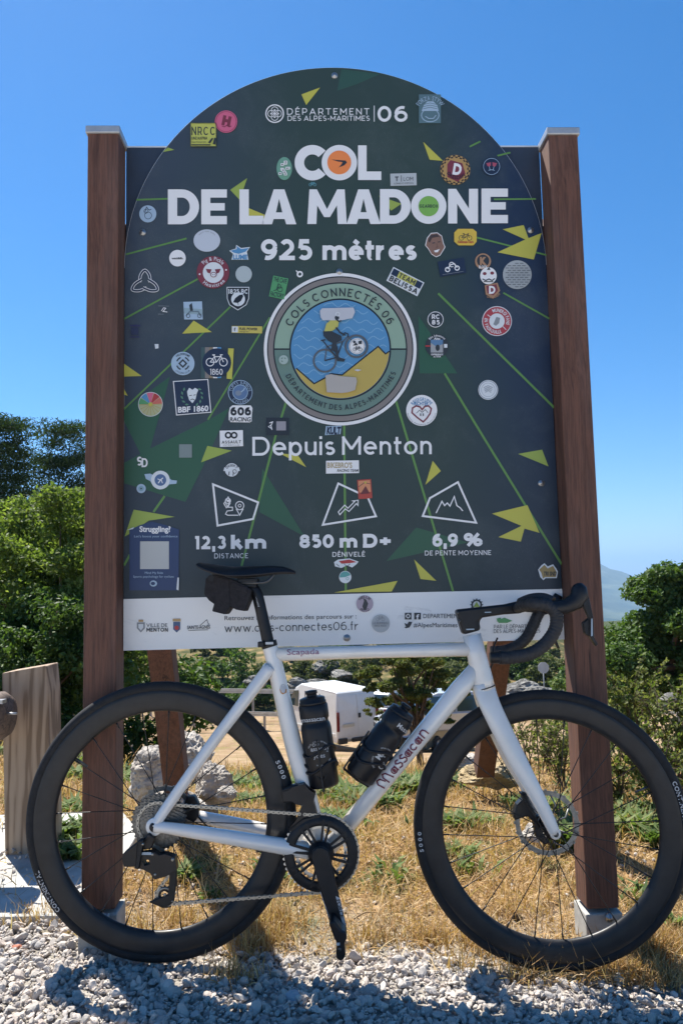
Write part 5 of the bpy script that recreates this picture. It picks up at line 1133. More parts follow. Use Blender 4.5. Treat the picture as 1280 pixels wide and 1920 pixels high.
def f(g):
    hd = [(801, 447), (808, 438), (819, 437), (827, 443), (830, 456), (833, 463), (829, 470), (824, 478), (817, 481), (809, 476), (803, 466), (798, 460)]; c_ = (816, 459); g.poly([(c_[0]+(x-c_[0])*1.09, c_[1]+(y-c_[1])*1.06) for x, y in hd], cW); g.poly(hd, cSK); g.poly([(802, 452), (806, 441), (819, 439), (826, 446), (822, 444), (810, 446), (805, 455)], P('hair', (.06, .04, .035)))
    g.line([(810, 456), (815, 455)], 1.6, cIK); g.line([(820, 454), (825, 453)], 1.6, cIK); g.line([(818, 456), (820, 463), (817, 464)], 1, P('skin_shadow', (.13, .07, .05))); g.poly([(813, 470), (824, 467), (820, 473), (815, 473)], cW)
stk('photo cut-out sticker of a smiling face with white outline', f)
def f(g): g.poly([(858, 429), (886, 429), (893, 435), (893, 453), (887, 460), (859, 460), (851, 453), (851, 436)], P('sunny', (.66, .45, .06))); bikeicon(g, 872, 446, 7.5, cIK, 1); g.text('Commute Tours', 858, 887, 455.5, 4.5, cRD, .03)
stk('bright yellow rounded sticker with a black bicycle', f)
def f(g): g.local(847, 501, -9); g.rect(-25, -14.5, 25, 14.5, cN); g.ring(-9, 3, 3, 5, cW, n=18); g.ring(9, 3, 3, 5, cW, n=18, up=False); g.line([(-9, 2), (-2, -5), (5, -6), (9, 2)], 2, cW); g.ring(0, -5, 3.5, 5, cW, 20, 300); g.line([(-20, 11), (20, 11)], .7, cGR)
stk('dark tilted card sticker with a white cycling mark', f)
def f(g):
    ob = P('k_orange', (.40, .22, .12)); g.disc(905, 490, 15, ob); g.disc(905, 489, 11.5, cIK); g.text('K', 899, 912, 496, 13, ob, .07); g.text('BLOCK', 897, 913, 503, 5, cW, .03)
    g.disc(915, 517, 15.5, cW, 16); g.disc(908, 513, 3.6, cMR, 3); g.disc(922, 512, 3.6, cMR, 3, up=False); g.poly([(912, 506), (916, 500), (919, 506)], cIK); g.line([(904, 523), (910, 526), (916, 523), (922, 526), (927, 522)], 2, cIK); g.line([(906, 528), (924, 528)], 1.6, cIK)
    g.poly([(908, 535), (932, 530), (937, 545), (924, 560), (910, 552)], ob); g.poly([(911, 536), (930, 533), (933, 545), (924, 554), (913, 549)], cMR); g.text('D', 916, 928, 550, 13, cW, .05); g.arct('DRESDEN', 921, 538, 21, 5, 245, 320, ob, .03, inner=True)
stk('tall stacked sticker with a K disc, a white skull and a D shield', f)
def f(g):
    g.disc(969, 515, 27, P('mesh_grey', (.40, .42, .42)))
    for j in range(11):
        for i in range(5):
            x = 947+i*9+(j % 2)*4; y = 493+j*4.4
            if (x+3-969)**2+(y-515)**2 < 23.5**2: g.rect(x, y, x+6.5, y+1.4, P('mesh_ink', (.12, .13, .14)))
stk('pale round sticker covered in fine rows of print', f)
def f(g): g.disc(816, 599, 15, cW); g.disc(816, 599, 13.7, cIK); gtext(g, 'RC', 809, 824, 598, 8.5, cW, .2); gtext(g, '85', 809, 824, 608.5, 8.5, cW, .2)
stk('small round black sticker reading RC 85', f)
def f(g): g.disc(819, 648.5, 22, cIK); g.rect(807, 637, 830, 661, P('photo_grey', (.34, .34, .34))); g.poly([(807, 637), (830, 637), (830, 645), (818, 650), (807, 643)], P('photo_blue', (.10, .20, .34))); g.disc(820, 652, 4, cIK, 6); g.arct('Bike Adventures', 819, 648.5, 17.5, 3.8, 140, 40, cW, .02); g.text('Alex', 813, 825, 637, 4.5, cW, .02); g.text('EXPERIENCE', 808, 830, 666, 2.8, cW, .03); g.text('on TOUR', 812, 826, 670, 3, cW, .03); g.rect(797, 647.5, 806, 650, cRD); g.rect(832, 645, 838, 652, cPW)
stk('round black sticker with a motorbike photo beside the emblem', f)
def f(g): rr = P('ring_red', (.40, .05, .06)); g.disc(931, 602, 28, cPW); g.disc(931, 602, 26.5, rr); g.disc(931, 602, 14.5, cPW); g.poly([(924, 608), (930, 594), (937, 596), (935, 606), (929, 611)], cGR); g.arct('MUNERGI FANS', 931, 602, 17.5, 6, 115, -20, cPW, .03); g.arct('EN VADROUILLE', 931, 602, 23.5, 6, 165, 292, cPW, .03, inner=True); g.line([(913, 590), (920, 595)], 1.4, cPW); g.line([(942, 612), (948, 618)], 1.4, cPW)
stk('round red ring sticker at the right of the emblem', f)
def f(g): g.disc(914.5, 731, 18.5, cPW); g.ring(914.5, 731, 16.2, 17.2, P('stamp', (.16, .20, .26))); g.ring(914.5, 731, 12.5, 13, P('stamp', (.16, .2, .26))); 
def f2(g):
    f(g)
    for k in range(4): g.line([(906+k, 727+k*3), (914.5, 723+k*3), (923-k, 727+k*3)], .9, P('stamp', (.16, .2, .26)))
stk('pale blue round stamp sticker at the lower right of the emblem', f2)
def f(g):
    g.disc(790, 769.5, 29, cW); g.arct('REISEGRUPPE', 790, 771, 19.5, 6, 145, 35, P('rg_blue', (.05, .20, .38)), .02); g.text('RICHTER', 776, 803, 760, 6.5, P('rg_blue', (.05, .2, .4)), .03)
    pts = [(794, 791), (783, 783), (773, 774), (774, 765), (781, 761), (788, 763), (792, 768), (797, 762), (804, 761), (809, 766), (807, 775), (801, 784)]; g.line([(x-1, y) for x, y in pts], 2.8, cMR, True); g.line([(780, 775), (786, 769), (791, 773), (797, 768), (802, 774)], 1, cIK); g.rect(787, 775, 789, 780, cIK); g.rect(792, 775, 794, 780, cIK); g.arct('Hamburg Heidelberg Deutschland', 790, 769.5, 27.5, 2.4, 190, 350, cIK, inner=True)
stk('white round sticker with a red chain heart reading REISEGRUPPE RICHTER', f)
def f(g): g.poly([(626, 1054), (634, 1049), (655, 1047), (672, 1053), (668, 1058), (660, 1064), (650, 1060), (640, 1065), (628, 1062)], cPW); g.poly([(635, 1052), (655, 1049), (669, 1054), (655, 1056), (640, 1057)], cRD); g.line([(630, 1057), (636, 1062)], 1, cIK); g.line([(645, 1057), (650, 1063), (656, 1057)], 1, cIK)
stk('red grasshopper sticker under the word DÉNIVELÉ', f)
stk('small round teal and white wave sticker under the grasshopper', lambda g: (g.disc(647, 1082, 11.5, cPW), g.ring(647, 1082, 0, 10.5, cTE, 20, 185), g.ring(651, 1085, 2, 2.8, cTE)))
def f(g): g.poly([(1008, 1068), (1014, 1060), (1020, 1056), (1026, 1062), (1036, 1058), (1042, 1066), (1045, 1072), (1043, 1084), (1022, 1084), (1018, 1088), (1012, 1082)], cPW); g.poly([(1010, 1068), (1020, 1059), (1026, 1066), (1036, 1061), (1043, 1073), (1041, 1082), (1021, 1082), (1017, 1085), (1014, 1074)], P('tri_gold', (.34, .24, .09))); g.text('TRI SND', 1018, 1042, 1079, 7, cIK, .04, slant=.1)
stk('gold horse head sticker reading TRI SND in the lower right corner', f)
def f(g): g.disc(683.5, 1132, 15.8, P('nellie_pink', (.40, .32, .37))); g.poly([(679, 1137), (682, 1127), (681, 1122), (686, 1124), (690, 1132), (686, 1144), (682, 1144)], cIK); g.arct('NELLIE', 683.5, 1132, 10.5, 4.5, 145, 35, cIK, .02); g.arct('FRIYO', 683.5, 1132, 14.8, 4.5, 230, 310, cIK, .02, inner=True)
stk('round pinkish sticker with a dog on the white strip', f)
def f(g): g.disc(713.5, 1169, 17, P('faint_grey', (.44, .45, .45))); bikeicon(g, 713, 1161, 5, cGR, .8); g.text('LA BONNEAU', 699, 728, 1170, 4, cGR, .02); g.text('BIKE RIDE', 702, 724, 1175, 3.6, cGR, .02)
stk('faint grey round bicycle sticker on the white strip', f)
stk('small pale button sticker on the rim band of the emblem', lambda g: (g.disc(531.5, 674.5, 8.6, P('button', (.36, .44, .40))), g.ring(531.5, 674.5, 3, 5, cSG2, 20, 70), g.ring(531.5, 674.5, 3, 5, cSG2, 110, 160), g.ring(531.5, 674.5, 3, 5, cSG2, 200, 250)), 30)
def f(g): g.disc(669, 649, 15, cW); g.ring(669, 649, 13, 13.6, cIK); bikeicon(g, 670, 655, 5, cIK, 1); g.poly([(661, 648), (667, 642), (671, 647)], cIK); g.disc(664, 641, 2.5, cIK); g.rect(672, 639, 678, 645, cIK)
stk('white round sticker with black sketches in the printed cyclist front wheel', f, 34)
stk('tiny teal bicycle sticker under the letters C and O', lambda g: bikeicon(g, 586, 346, 4, P('tiny_teal', (.12, .3, .34)), 1))
def f(g): g.text('velo', 243, 264, 612, 4, cVI, .04); g.rect(246, 614, 260, 628, P('violet_dim', (.03, .035, .08))); g.text('club', 244, 262, 633, 3, cVI, .03)
stk('dark violet worn sticker near the left edge', f)

# ------------------------------------------------------------------ sawn fence post, round rail, slab at the left
SAWN = wood('weathered_sawn_wood', (.16, .105, .06), (.42, .30, .19), .35, rough=.85)
nt_ = NT(SAWN); nt_.b = SAWN.node_tree.nodes['Principled BSDF']
ringv = nt_.n('ShaderNodeTexWave', {'Vector': nt_.coord((1, 1, .10)), 'Scale': 13.0, 'Distortion': 10.0, 'Detail': 3.0, 'Detail Scale': 1.2}, wave_type='RINGS', rings_direction='Z').outputs['Fac']
nt_.base(nt_.mix(nt_.math('MULTIPLY', nt_.noise(3, 4), .25), nt_.ramp(ringv, [(.15, (.22, .15, .095)), (.4, (.36, .26, .175)), (.9, (.44, .33, .23))]), (.22, .17, .12)))
FD = 2.72
pl_ = [(4, 1264), (5, 1262), (86, 1248), (91, 1300), (94, 1612), (10, 1614)]
w3 = [on_y(x, y, FD) for x, y in pl_]
fp = empty('fence_post', (w3[0].x+.07, FD+.06, gz(w3[0].x, FD)), 'squared sawn timber fence post with a slanted top at the left edge', 'fence post')
L = fp.location
q = MB(); q.prism([(p.x-L.x, p.z-L.z) for p in w3], -.06, .06); q.build('post', SAWN, fp, bev=.006)
lr = empty('round_rail', (on_y(-200, 1340, FD-.15).x, FD-.15, on_y(0, 1342, FD-.15).z), 'end of a round dark log rail at the left edge against the fence post', 'log rail')
pe = on_y(22, 1342, FD-.15); rl = pe.x-lr.location.x
q = MB(); q.lathe([(.0, -1.5), (.072, -1.5), (.078, 0), (.078, rl-.03), (.062, rl-.006), (.0, rl)], (0, 0, 0), 24, axis='X'); q.build('log', wood('grey_log', (.05, .035, .028), (.17, .12, .09), .6, vert=False), lr)
q = MB(); q.box((rl-.02, -.066, .055), (.05, .03, .012)); q.build('notch_pin', BOLT, lr); q = MB(); q.tube([(rl-.03, -.02, .01), (rl+.035, -.04, .012)], .004, 8); q.build('bolt', BOLT, lr)
q = MB(); q.box((rl-.06, -.071, .035), (.10, .02, .012)); q.build('saw_cut', BLKP, lr)
SLABM = worn('concrete_slab_pale', (.40, .39, .36), .9, .3, 7, bump=.4)
cs = [on_y(-260, 1700, 2.22), on_y(165, 1700, 2.22), on_y(262, 1502, 2.95), on_y(232, 1470, 3.2), on_y(-300, 1470, 3.2)]
q = MB(); n = 5; zt = gz(-.9, 2.5)+.022
q.add([(p.x, p.y, zt) for p in cs]+[(p.x, p.y, zt-.12) for p in cs], [(0, 1, 2, 3, 4)]+[(i, (i+1) % 5, (i+1) % 5+5, i+5) for i in range(5)])
o = q.build('concrete_slab', SLABM, bev=.006); tag(o, 'pale worn concrete slab on the ground behind the left part of the rear wheel', 'slab')
# ------------------------------------------------------------------ the bicycle
bike = empty('road_bicycle', (0, BD, Z0+SLOPE*.0), 'white road racing bicycle with deep black wheels leaning on the sign', 'bicycle', rot=(-BL, 0, 0))
_bi = (Matrix.Translation(bike.location) @ Matrix.Rotation(-BL, 4, 'X')).inverted()
def B(px, py, off=0.0):
    q = BK(px, py, off); w = BO + BX*q.x + BY*q.y + BZ*q.z
    return _bi @ Vector(w)
FR = mat('pearl_white_paint', (.75, .72, .675), .22, 0, .5, 1.0); t = NT(FR); t.base(t.ramp(t.noise(9, 5), [(.3, (.69, .66, .61)), (.55, (.75, .72, .675)), (.8, (.77, .745, .70))]))
CB = worn('carbon_satin', (.014, .0145, .016), .45, .3, 30, spec=.3); CBG = worn('black_gloss_plastic', (.009, .009, .011), .36, .3, 20, spec=.35); TAPE = worn('bar_tape', (.016, .016, .018), .62, .35, 60, bump=.5)
TYM = worn('tyre_rubber', (.006, .0064, .0078), .75, .3, 40, bump=.2); STL = worn('chain_steel', (.34, .33, .30), .38, .2, 200, metal=.9); STD = worn('dark_steel', (.10, .10, .10), .35, .2, 80, metal=.8)
SPK = mat('black_spoke', (.015, .015, .015), .35, .3); FABR = worn('bag_fabric', (.014, .012, .014), .85, .4, 90, bump=.6); WPR = mat('white_print_bike', (.50, .50, .50), .5); MAS = mat('maroon_print_bike', (.16, .015, .035), .4)
ALU = worn('rotor_steel', (.24, .24, .23), .4, .2, 60, metal=.9); COG = worn('cog_steel', (.17, .165, .155), .42, .35, 150, metal=.85)
RW = B(290, 1550, -.070); RW.y = 0; FW = B(1040, 1563, -.052); FW.y = 0
BBc = B(601, 1606, -.075); BBc.y = 0
R_T = .3385
def contour_wheel(c, name, label, rear):
    w = bpy.data.objects.new(name, None); w.empty_display_size = .05; link(w, bike); w.location = c; w['label'] = label
    if not rear: w.rotation_euler = (0, 0, R(-6))
    prof = [(.3245+.0145*math.cos(a)*(1.0), .0145*math.sin(a)) for a in np.linspace(R(-128), R(128), 26)]
    MB().lathe(prof, seg=160).build('tyre', TYM, w)
    rp = [(.3165, -.0125), (.3135, -.0138), (.308, -.0142), (.295, -.0136), (.28, -.0118), (.270, -.0085), (.2655, -.004), (.2645, 0), (.2655, .004), (.270, .0085), (.28, .0118), (.295, .0136), (.308, .0142), (.3135, .0138), (.3165, .0125)]
    MB().lathe(rp, seg=160).build('rim', worn('rim_carbon', (.017, .0175, .019), .36, .25, 30, spec=.35), w)
    MB().lathe([(.004, -.055), (.010, -.055), (.011, -.036), (.019, -.034), (.019, -.029), (.012, -.026), (.0105, 0), (.012, .026), (.019, .029), (.019, .034), (.011, .036), (.010, .055), (.004, .055)], seg=28).build('hub', CBG, w)
    # spokes
    N = 24; meshes = []
    for side, sgn in ((-.031, 1), (-.031, -1), (.031, 1), (.031, -1)):
        q = MB(); aa = R(55)*sgn; q.tube([(.018*math.sin(aa), side, .018*math.cos(aa)), (0, side*.06, .262)], .00125, 6, cap=False); q.tube([(0, side*.06+0, .250), (0, side*.06, .2665)], .0021, 6)
        me = None; o = q.build('spoke', SPK, w); meshes.append(o)
    for k in range(N):
        src = meshes[k % 4]
        o = src if k < 4 else src.copy()
        if k >= 4: link(o, w)
        o.rotation_euler = (0, R(k*360/N+ (4 if rear else 11)), 0)
    q = MB().tube([(.0, .0, -.2645), (0, 0, -.229)], .0028, 8); o = q.build('valve', STD, w); o.rotation_euler = (0, R(-112 if not rear else 125), 0)
    # tyre lettering
    def tm(x, y, k):
        r_ = math.hypot(x, y); d = r_-.3245; yy = -math.sqrt(max(.0148**2-d*d, 0))-.0002*k
        return (x, yy, -y)
    def lett(txt, a0, a1, h, nm='tyre_lettering'):
        g = G(); g.arct(txt, 0, 0, .3245-h*.5, h, a0, a1, WPR, .02); g.build(nm, tm, w)
    return w, lett
rw, l1 = contour_wheel(RW, 'rear_wheel', 'rear wheel with cassette', True)
fw, l2 = contour_wheel(FW, 'front_wheel', 'front wheel turned slightly', False)
def ang(px, py, c, off=-.0145): p = B(px, py, off)-c; return math.degrees(math.atan2(p.z, p.x))
l1('CONTINENTAL', ang(108, 1712, RW), ang(72, 1632, RW), .010); l1('5000', ang(513, 1428, RW), ang(526, 1464, RW), .010)
l2('CONTINENTAL', ang(1248, 1462, FW), ang(1272, 1552, FW), .010); l2('5000', ang(797, 1607, FW), ang(792, 1565, FW), .009)

# frame
def rad(px, off=0.0): return px*1.95/FPX/2
HT_ = B(884, 1190, 0); HB_ = B(909, 1296, 0)
ST_ = B(505.5, 1212, 0); 
fr = MB()
seat_dn = B(598, 1590, 0)
fr.tube(spline([ST_, B(516, 1250, 0), B(548, 1388, 0), B(573, 1475, 0), seat_dn], 5), [rad(w) for w in np.interp(np.linspace(0, 1, 21), [0, .2, .6, .85, 1], [29, 30, 34, 34, 34])], 24)
tt0 = B(513, 1227, 0); tt1 = B(890, 1217, 0)
fr.tube([tt0, tt0.lerp(tt1, .5), tt1], [rad(26), rad(24), rad(27)], 20)
dt0 = B(893, 1253, 0); dt1 = B(612, 1596, 0)
fr.tube([dt0, dt0.lerp(dt1, .12), dt0.lerp(dt1, .5), dt1], [rad(30), rad(36), rad(31), rad(31)], 24)
fr.tube([HT_, HT_.lerp(HB_, .35), HT_.lerp(HB_, .8), HB_], [rad(35), rad(37), rad(40), rad(41)], 28)
BB0 = B(601, 1606, 0)
fr.lathe([(.0, -.034), (.026, -.034), (.026, .034), (.0, .034)], (BBc.x, 0, BBc.z), 28)
for s_ in (-1, 1):
    e = Vector((RW.x, s_*.068, RW.z)); a0 = B(507, 1250, 0)
    a0.y = s_*.012
    mid = B(395, 1398, s_*.045)
    fr.tube(spline([a0, Vector((a0.x*.55+mid.x*.45, s_*.030, a0.z*.55+mid.z*.45)), mid, Vector((e.x+.022, s_*.062, e.z+.035)), e], 5), [rad(w) for w in np.interp(np.linspace(0, 1, 21), [0, .4, .8, 1], [25, 22, 19, 18])], 16)
    bb = Vector((BBc.x-.045, s_*.022, BBc.z-.0)); 
    pts = [e, Vector((e.x+.05, s_*.066, e.z+(bb.z-e.z)*.10)), Vector((e.x+.17, s_*.058, e.z+(bb.z-e.z)*.40)), Vector((e.x+.30, s_*.045, e.z+(bb.z-e.z)*.76)), Vector((bb.x+.02, s_*.03, bb.z))]
    fr.tube(spline(pts, 5), [rad(w) for w in np.interp(np.linspace(0, 1, 21), [0, .15, .4, 1], [22, 20, 24, 32])], 16)
    fr.lathe([(0, s_*.060), (.020, s_*.060), (.021, s_*.064), (.021, s_*.072), (.019, s_*.074), (0, s_*.074)], (e.x, 0, e.z), 24)
frame = fr.build('frame', FR, bike)
MB().lathe([(0, -.079), (.009, -.079), (.011, -.077), (.012, -.073), (0, -.073)], (RW.x, 0, RW.z), 20).build('thru_axle', CBG, frame)
# fork
fk = MB(); Z_ = B(912, 1300, 0)
for s_ in (-1, 1):
    pts = [B(905, 1285, 0), B(917, 1325, 0), B(962, 1420, 0), B(1000, 1490, 0), Vector((FW.x, 0, FW.z))]
    ofs = [0, .026, .045, .050, .052]
    pts = [Vector((p.x, s_*o_, p.z)) for p, o_ in zip(pts, ofs)]
    if s_ == 1: pts = [p+Vector((0, 0, 0)) for p in pts]
    fk.tube(spline(pts, 6), [rad(w) for w in np.interp(np.linspace(0, 1, 25), [0, .2, .5, .75, 1], [43, 40, 36, 27, 20])], 20, flat=.62)
    fk.lathe([(0, s_*.042), (.0125, s_*.042), (.0135, s_*.046), (.0135, s_*.055), (.012, s_*.058), (0, s_*.058)], (FW.x, 0, FW.z), 20)
fk.tube([B(903, 1280, 0), B(911, 1306, 0)], [rad(40), rad(41)], 24)
fork = fk.build('fork', FR, bike)
MB().lathe([(0, -.060), (.0045, -.060), (.0065, -.0595), (.0065, -.057)], (FW.x, 0, FW.z), 18).build('axle_end', STD, fork)
q = MB(); q.tube([B(907.2, 1288, 0), B(907.8, 1290, 0)], rad(41.6), 28, cap=False); q.build('headset_gap', CBG, fork)
for px_, py_ in ((560, 1372), (572, 1420)):
    pass
# lettering on tubes
def tubemap(a, b, ra, rb):
    ax = (b-a).normalized(); L_ = (b-a).length
    def f_(x, y, k):
        # iterate: the point of the tube surface seen at this pixel
        off = -ra
        for _ in range(4):
            p = B(x, y, off); s_ = (p-a).dot(ax); r_ = ra+(rb-ra)*min(1, max(0, s_/L_)); pp = p-a-ax*s_; d = math.hypot(pp.x, pp.z); off = -math.sqrt(max(r_*r_-d*d, 1e-8))
        p = B(x, y, off-.0009-.0002*k); return p
    return f_
g = G(); g.local(541, 1226.5, -1.6).text('Scapada', -3, 57, 1.5, 10.5, P('scapada_ink', (.28, .12, .18)), .004); g.x = None; g.build('top_tube_lettering', tubemap(tt0, tt1, rad(25), rad(27)), frame)
g = G(); g.local(719, 1479, -50.7)
letters = 'Massacan'
vs0, fs0 = textgeo('ass', .0)
g.line(dense([(2, 1), (-1, -13), (3, -19), (9, -17), (13, -6)]), 2.6, MAS); g.line(dense([(16, 1), (15, -14), (19, -19), (24, -16), (29, 1)]), 2.6, MAS)
xx = 33
for ch, w_ in zip('assacan', (15, 13, 13, 16, 14, 16, 17)):
    if ch == 'a': g.ring(xx+6, -6.5, 4.4, 6.6, MAS, n=20); g.disc(xx+6, -6.5, 3, MAS, 4); g.line(dense([(xx+12, -13), (xx+12, 0)]), 2.6, MAS)
    elif ch == 's': g.line(dense([(xx+11, -14), (xx+6, -16), (xx+2, -12.5), (xx+5, -9), (xx+10, -7), (xx+11, -3), (xx+7, 0), (xx+1, -1.5)]), 2.5, MAS)
    elif ch == 'c': g.ring(xx+6, -6.5, 4.4, 6.8, MAS, 45, 315, n=20)
    else: g.line(dense([(xx+2, -15), (xx+2, 0)]), 2.6, MAS); g.line(dense([(xx+2, -11), (xx+6, -15), (xx+11, -14), (xx+13, -9), (xx+13.5, 0)]), 2.5, MAS)
    xx += w_
g.build('down_tube_lettering', tubemap(dt0, dt1, rad(31.5), rad(31)), frame)
st1 = B(516, 1250, 0); st2 = B(548, 1388, 0)
g = G(); g.disc(531, 1292, 7, WPR, 9.5); g.ring(531, 1292, 5.5, 6.5, P('badge_orange', (.55, .22, .03)), 180, 360, sy=1.35); g.poly([(525, 1294), (537, 1292), (537, 1299), (530, 1302), (526, 1299)], P('badge_orange', (.6, .25, .03))); g.build('head_badge', tubemap(st1, st2, rad(30), rad(34)), frame)

# seat post, clamp, saddle, bag
sp = MB(); sp.tube(spline([B(504, 1210, 0), B(494, 1165, 0), B(483, 1118, 0), B(476, 1104, 0), B(462, 1096, 0)], 5), [rad(w) for w in np.interp(np.linspace(0, 1, 21), [0, .5, .8, 1], [23, 22, 20, 17])], 20)
spo = sp.build('seat_post', CBG, bike)
g = G()
for k in range(8): g.line([(479.5+k*.55, 1120+k*2.4), (489+k*.55, 1119.5+k*2.4)], 1.1, WPR)
g.build('post_scale', tubemap(B(494, 1165, 0), B(476, 1104, 0), rad(21), rad(21)), spo)
q = MB(); q.tube([B(503, 1203, 0), B(506, 1213.5, 0)], [rad(31)]*2, 24); q.build('seat_clamp', CBG, bike, bev=.001)
q = MB(); c_ = B(505, 1206, -.024); q.box(c_, (.020, .003, .006)); q.build('clamp_bolt_slot', WPR, bike.children[-1])
q = MB(); c_ = B(490, 1208, -.012); q.box(c_, (.016, .03, .014)); q.build('clamp_lug', CBG, spo, bev=.002)
# saddle: lofted across
top_ = [(374, 1054), (382, 1052.5), (400, 1055), (430, 1060), (470, 1062), (510, 1060), (530, 1062), (545, 1066), (556, 1072)]
bot_ = [(374, 1059), (384, 1067), (400, 1076), (430, 1086), (470, 1084), (510, 1079), (530, 1076), (545, 1075), (555, 1074.5)]
wid = [.050, .066, .070, .062, .042, .026, .021, .018, .010]
vs = []; fs = []; ns = 16
for (tx, ty), (bx, by), w_ in zip(top_, bot_, wid):
    a = B(tx, ty, 0); b_ = B(bx, by, 0)
    for k in range(ns+1):
        u = -1+2*k/ns; drop = abs(u)**2.6
        vs.append((a.x, w_*u, a.z*(1-drop*.85)+b_.z*drop*.85 - (0.004*(1-abs(u)**2) if w_ > .05 else 0)))
n = len(top_)
for i in range(n-1):
    for k in range(ns): A = i*(ns+1)+k; fs.append((A, A+1, A+ns+2, A+ns+1))
q = MB().add(vs, fs, 0, True); sad = q.build('saddle', CBG, bike); so = sad.modifiers.new('thick', 'SOLIDIFY'); so.thickness = .008; so.offset = -1; ss = sad.modifiers.new('sub', 'SUBSURF'); ss.levels = 1; ss.render_levels = 2
for s_ in (-1, 1):
    q = MB(); q.tube(spline([B(392, 1068, s_*.02), B(412, 1085, s_*.022), B(440, 1092, s_*.022), B(478, 1093, s_*.022), B(500, 1090, s_*.02), B(514, 1076, s_*.012)], 6), .0036, 8); q.build('rail', STD, sad)
q = MB(); q.box(B(466, 1089, 0), (.052, .054, .012)); q.box(B(466, 1097, 0), (.044, .040, .014)); q.build('saddle_clamp', CBG, spo, bev=.003)
bag = empty('saddle_bag', (0, 0, 0), 'small black fabric bag strapped under the saddle', 'saddle bag'); W_ = bike.matrix_basis.copy() if False else (Matrix.Translation(bike.location) @ Matrix.Rotation(-BL, 4, 'X'))
bc = W_ @ B(430, 1110, 0); bag.location = bc; bag.rotation_euler = (-BL, 0, 0); bi = (Matrix.Translation(bc) @ Matrix.Rotation(-BL, 4, 'X')).inverted() @ W_
def bagp(pts, w, name, m_=FABR, bev=.008, lab=None, off=0):
    q = MB(); q.prism([((bi @ B(x, y, 0)).x, (bi @ B(x, y, 0)).z) for x, y in pts], -w+off, w+off); return q.build(name, m_, bag, lab, bev=bev, seg=3)
bagp([(390, 1085), (412, 1078), (436, 1086), (462, 1098), (474, 1106), (471, 1124), (462, 1146), (446, 1143), (432, 1136), (410, 1136), (396, 1126), (387, 1114)], .036, 'pouch', bev=.014)
bagp([(412, 1082), (433, 1087), (436, 1138), (426, 1152), (402, 1146), (407, 1128), (410, 1110)], .0385, 'strap_flap', bev=.003)
g_ = bagp([(393, 1083), (398, 1079), (407, 1081), (405, 1090), (396, 1091)], .0365, 'logo_tab', CBG, .002)
bagp([(436, 1092), (468, 1104), (466, 1112), (436, 1102)], .038, 'side_strap', bev=.002)

# stem, bars, levers
st = MB()
st.prism([(B(x, y, 0).x, B(x, y, 0).z) for x, y in [(852, 1143), (945, 1133), (975, 1126), (985, 1140), (975, 1150), (942, 1152), (902, 1158), (896, 1164), (899, 1181), (866, 1190), (859, 1168)]], -.021, .021)
stem = st.build('stem', CBG, bike, bev=.008, seg=3)
q = MB(); q.box(B(881, 1180, -.0225), (.02, .002, .003)); q.box(B(914, 1148, -.0225), (.016, .002, .0025)); q.build('stem_mark', mat('silver_mark', (.35, .42, .48), .4), stem)
for xy in ((857, 1149), (861, 1164)):
    c_ = B(*xy, -.021); MB().lathe([(0, -.003), (.0032, -.003), (.0036, 0), (.0036, .003)], c_, 14).build('bolt', STD, stem)
tr_ = lambda pts: [Vector(p) for p in pts]
near_ = [B(934, 1233, -.17), B(955, 1233, -.17), B(985, 1228, -.172), B(1008, 1218, -.172), B(1028, 1200, -.172), B(1041, 1177, -.172), B(1042, 1153, -.172), B(1030, 1138, -.172), B(1006, 1132, -.165)]
mid_ = [B(984, 1134, -.12), B(972, 1139, -.05), B(970, 1140, 0), B(974, 1138, .05), B(985, 1137, .11)]
far_ = [B(1000, 1138, .150), B(1010, 1146, .158), B(1005, 1158, .158), B(996, 1178, .158), B(986, 1196, .158), B(970, 1210, .158), B(946, 1220, .158), B(920, 1222, .158)]
full = spline(near_+mid_+far_, 15)
q = MB(); rr = []
nn_ = len(full); i0 = int(len(near_+mid_)*7)
for i, p in enumerate(full):
    k = i/15.0
    rr.append(.0150+.0011*((i % 4)/3) if k < len(near_)+.5 or k > len(near_)+4.0 else .0125)
q.tube(full, rr, 18); bar = q.build('handlebar', TAPE, bike)
e0 = B(934, 1233, -.17); q = MB(); q.tube([e0+Vector((.004, 0, 0)), e0-Vector((.002, 0, 0)), e0-Vector((.020, 0, .0005))], [.0165, .0135, .0128], 18); q.build('bar_end_plug', CBG, bar)
def loft(sections, name, m_, parent, bev=0, label=None):      # sections: (px,py,off, half height, half width, tilt)
    q = MB(); P_ = [B(*s_[:3]) for s_ in sections]; n = len(P_); vs = []; seg = 14
    for i, s_ in enumerate(sections):
        T_ = (P_[min(i+1, n-1)]-P_[max(i-1, 0)]).normalized(); sd_ = Vector((0, 1, 0)); up_ = sd_.cross(T_).normalized(); sd_ = T_.cross(up_).normalized()
        for k in range(seg):
            a = 2*math.pi*k/seg; vs.append(P_[i]+up_*math.cos(a)*s_[3]+sd_*math.sin(a)*s_[4])
    fs = [(i*seg+k, i*seg+(k+1) % seg, (i+1)*seg+(k+1) % seg, (i+1)*seg+k) for i in range(n-1) for k in range(seg)]
    fs += [tuple(reversed(range(seg))), tuple(range((n-1)*seg, n*seg))]
    q.add(vs, fs, 0, True); o = q.build(name, m_, parent, label); return o
hood = loft([(1022, 1138, -.172, .012, .012), (1040, 1140, -.172, .0185, .015), (1060, 1137, -.172, .0175, .015), (1078, 1128, -.172, .021, .0155), (1086, 1116, -.172, .022, .016), (1084, 1103, -.172, .019, .015), (1082, 1095, -.172, .011, .009), (1081.5, 1093.5, -.172, .002, .002)], 'brake_hood', CBG, bike, label='near side hood and lever')
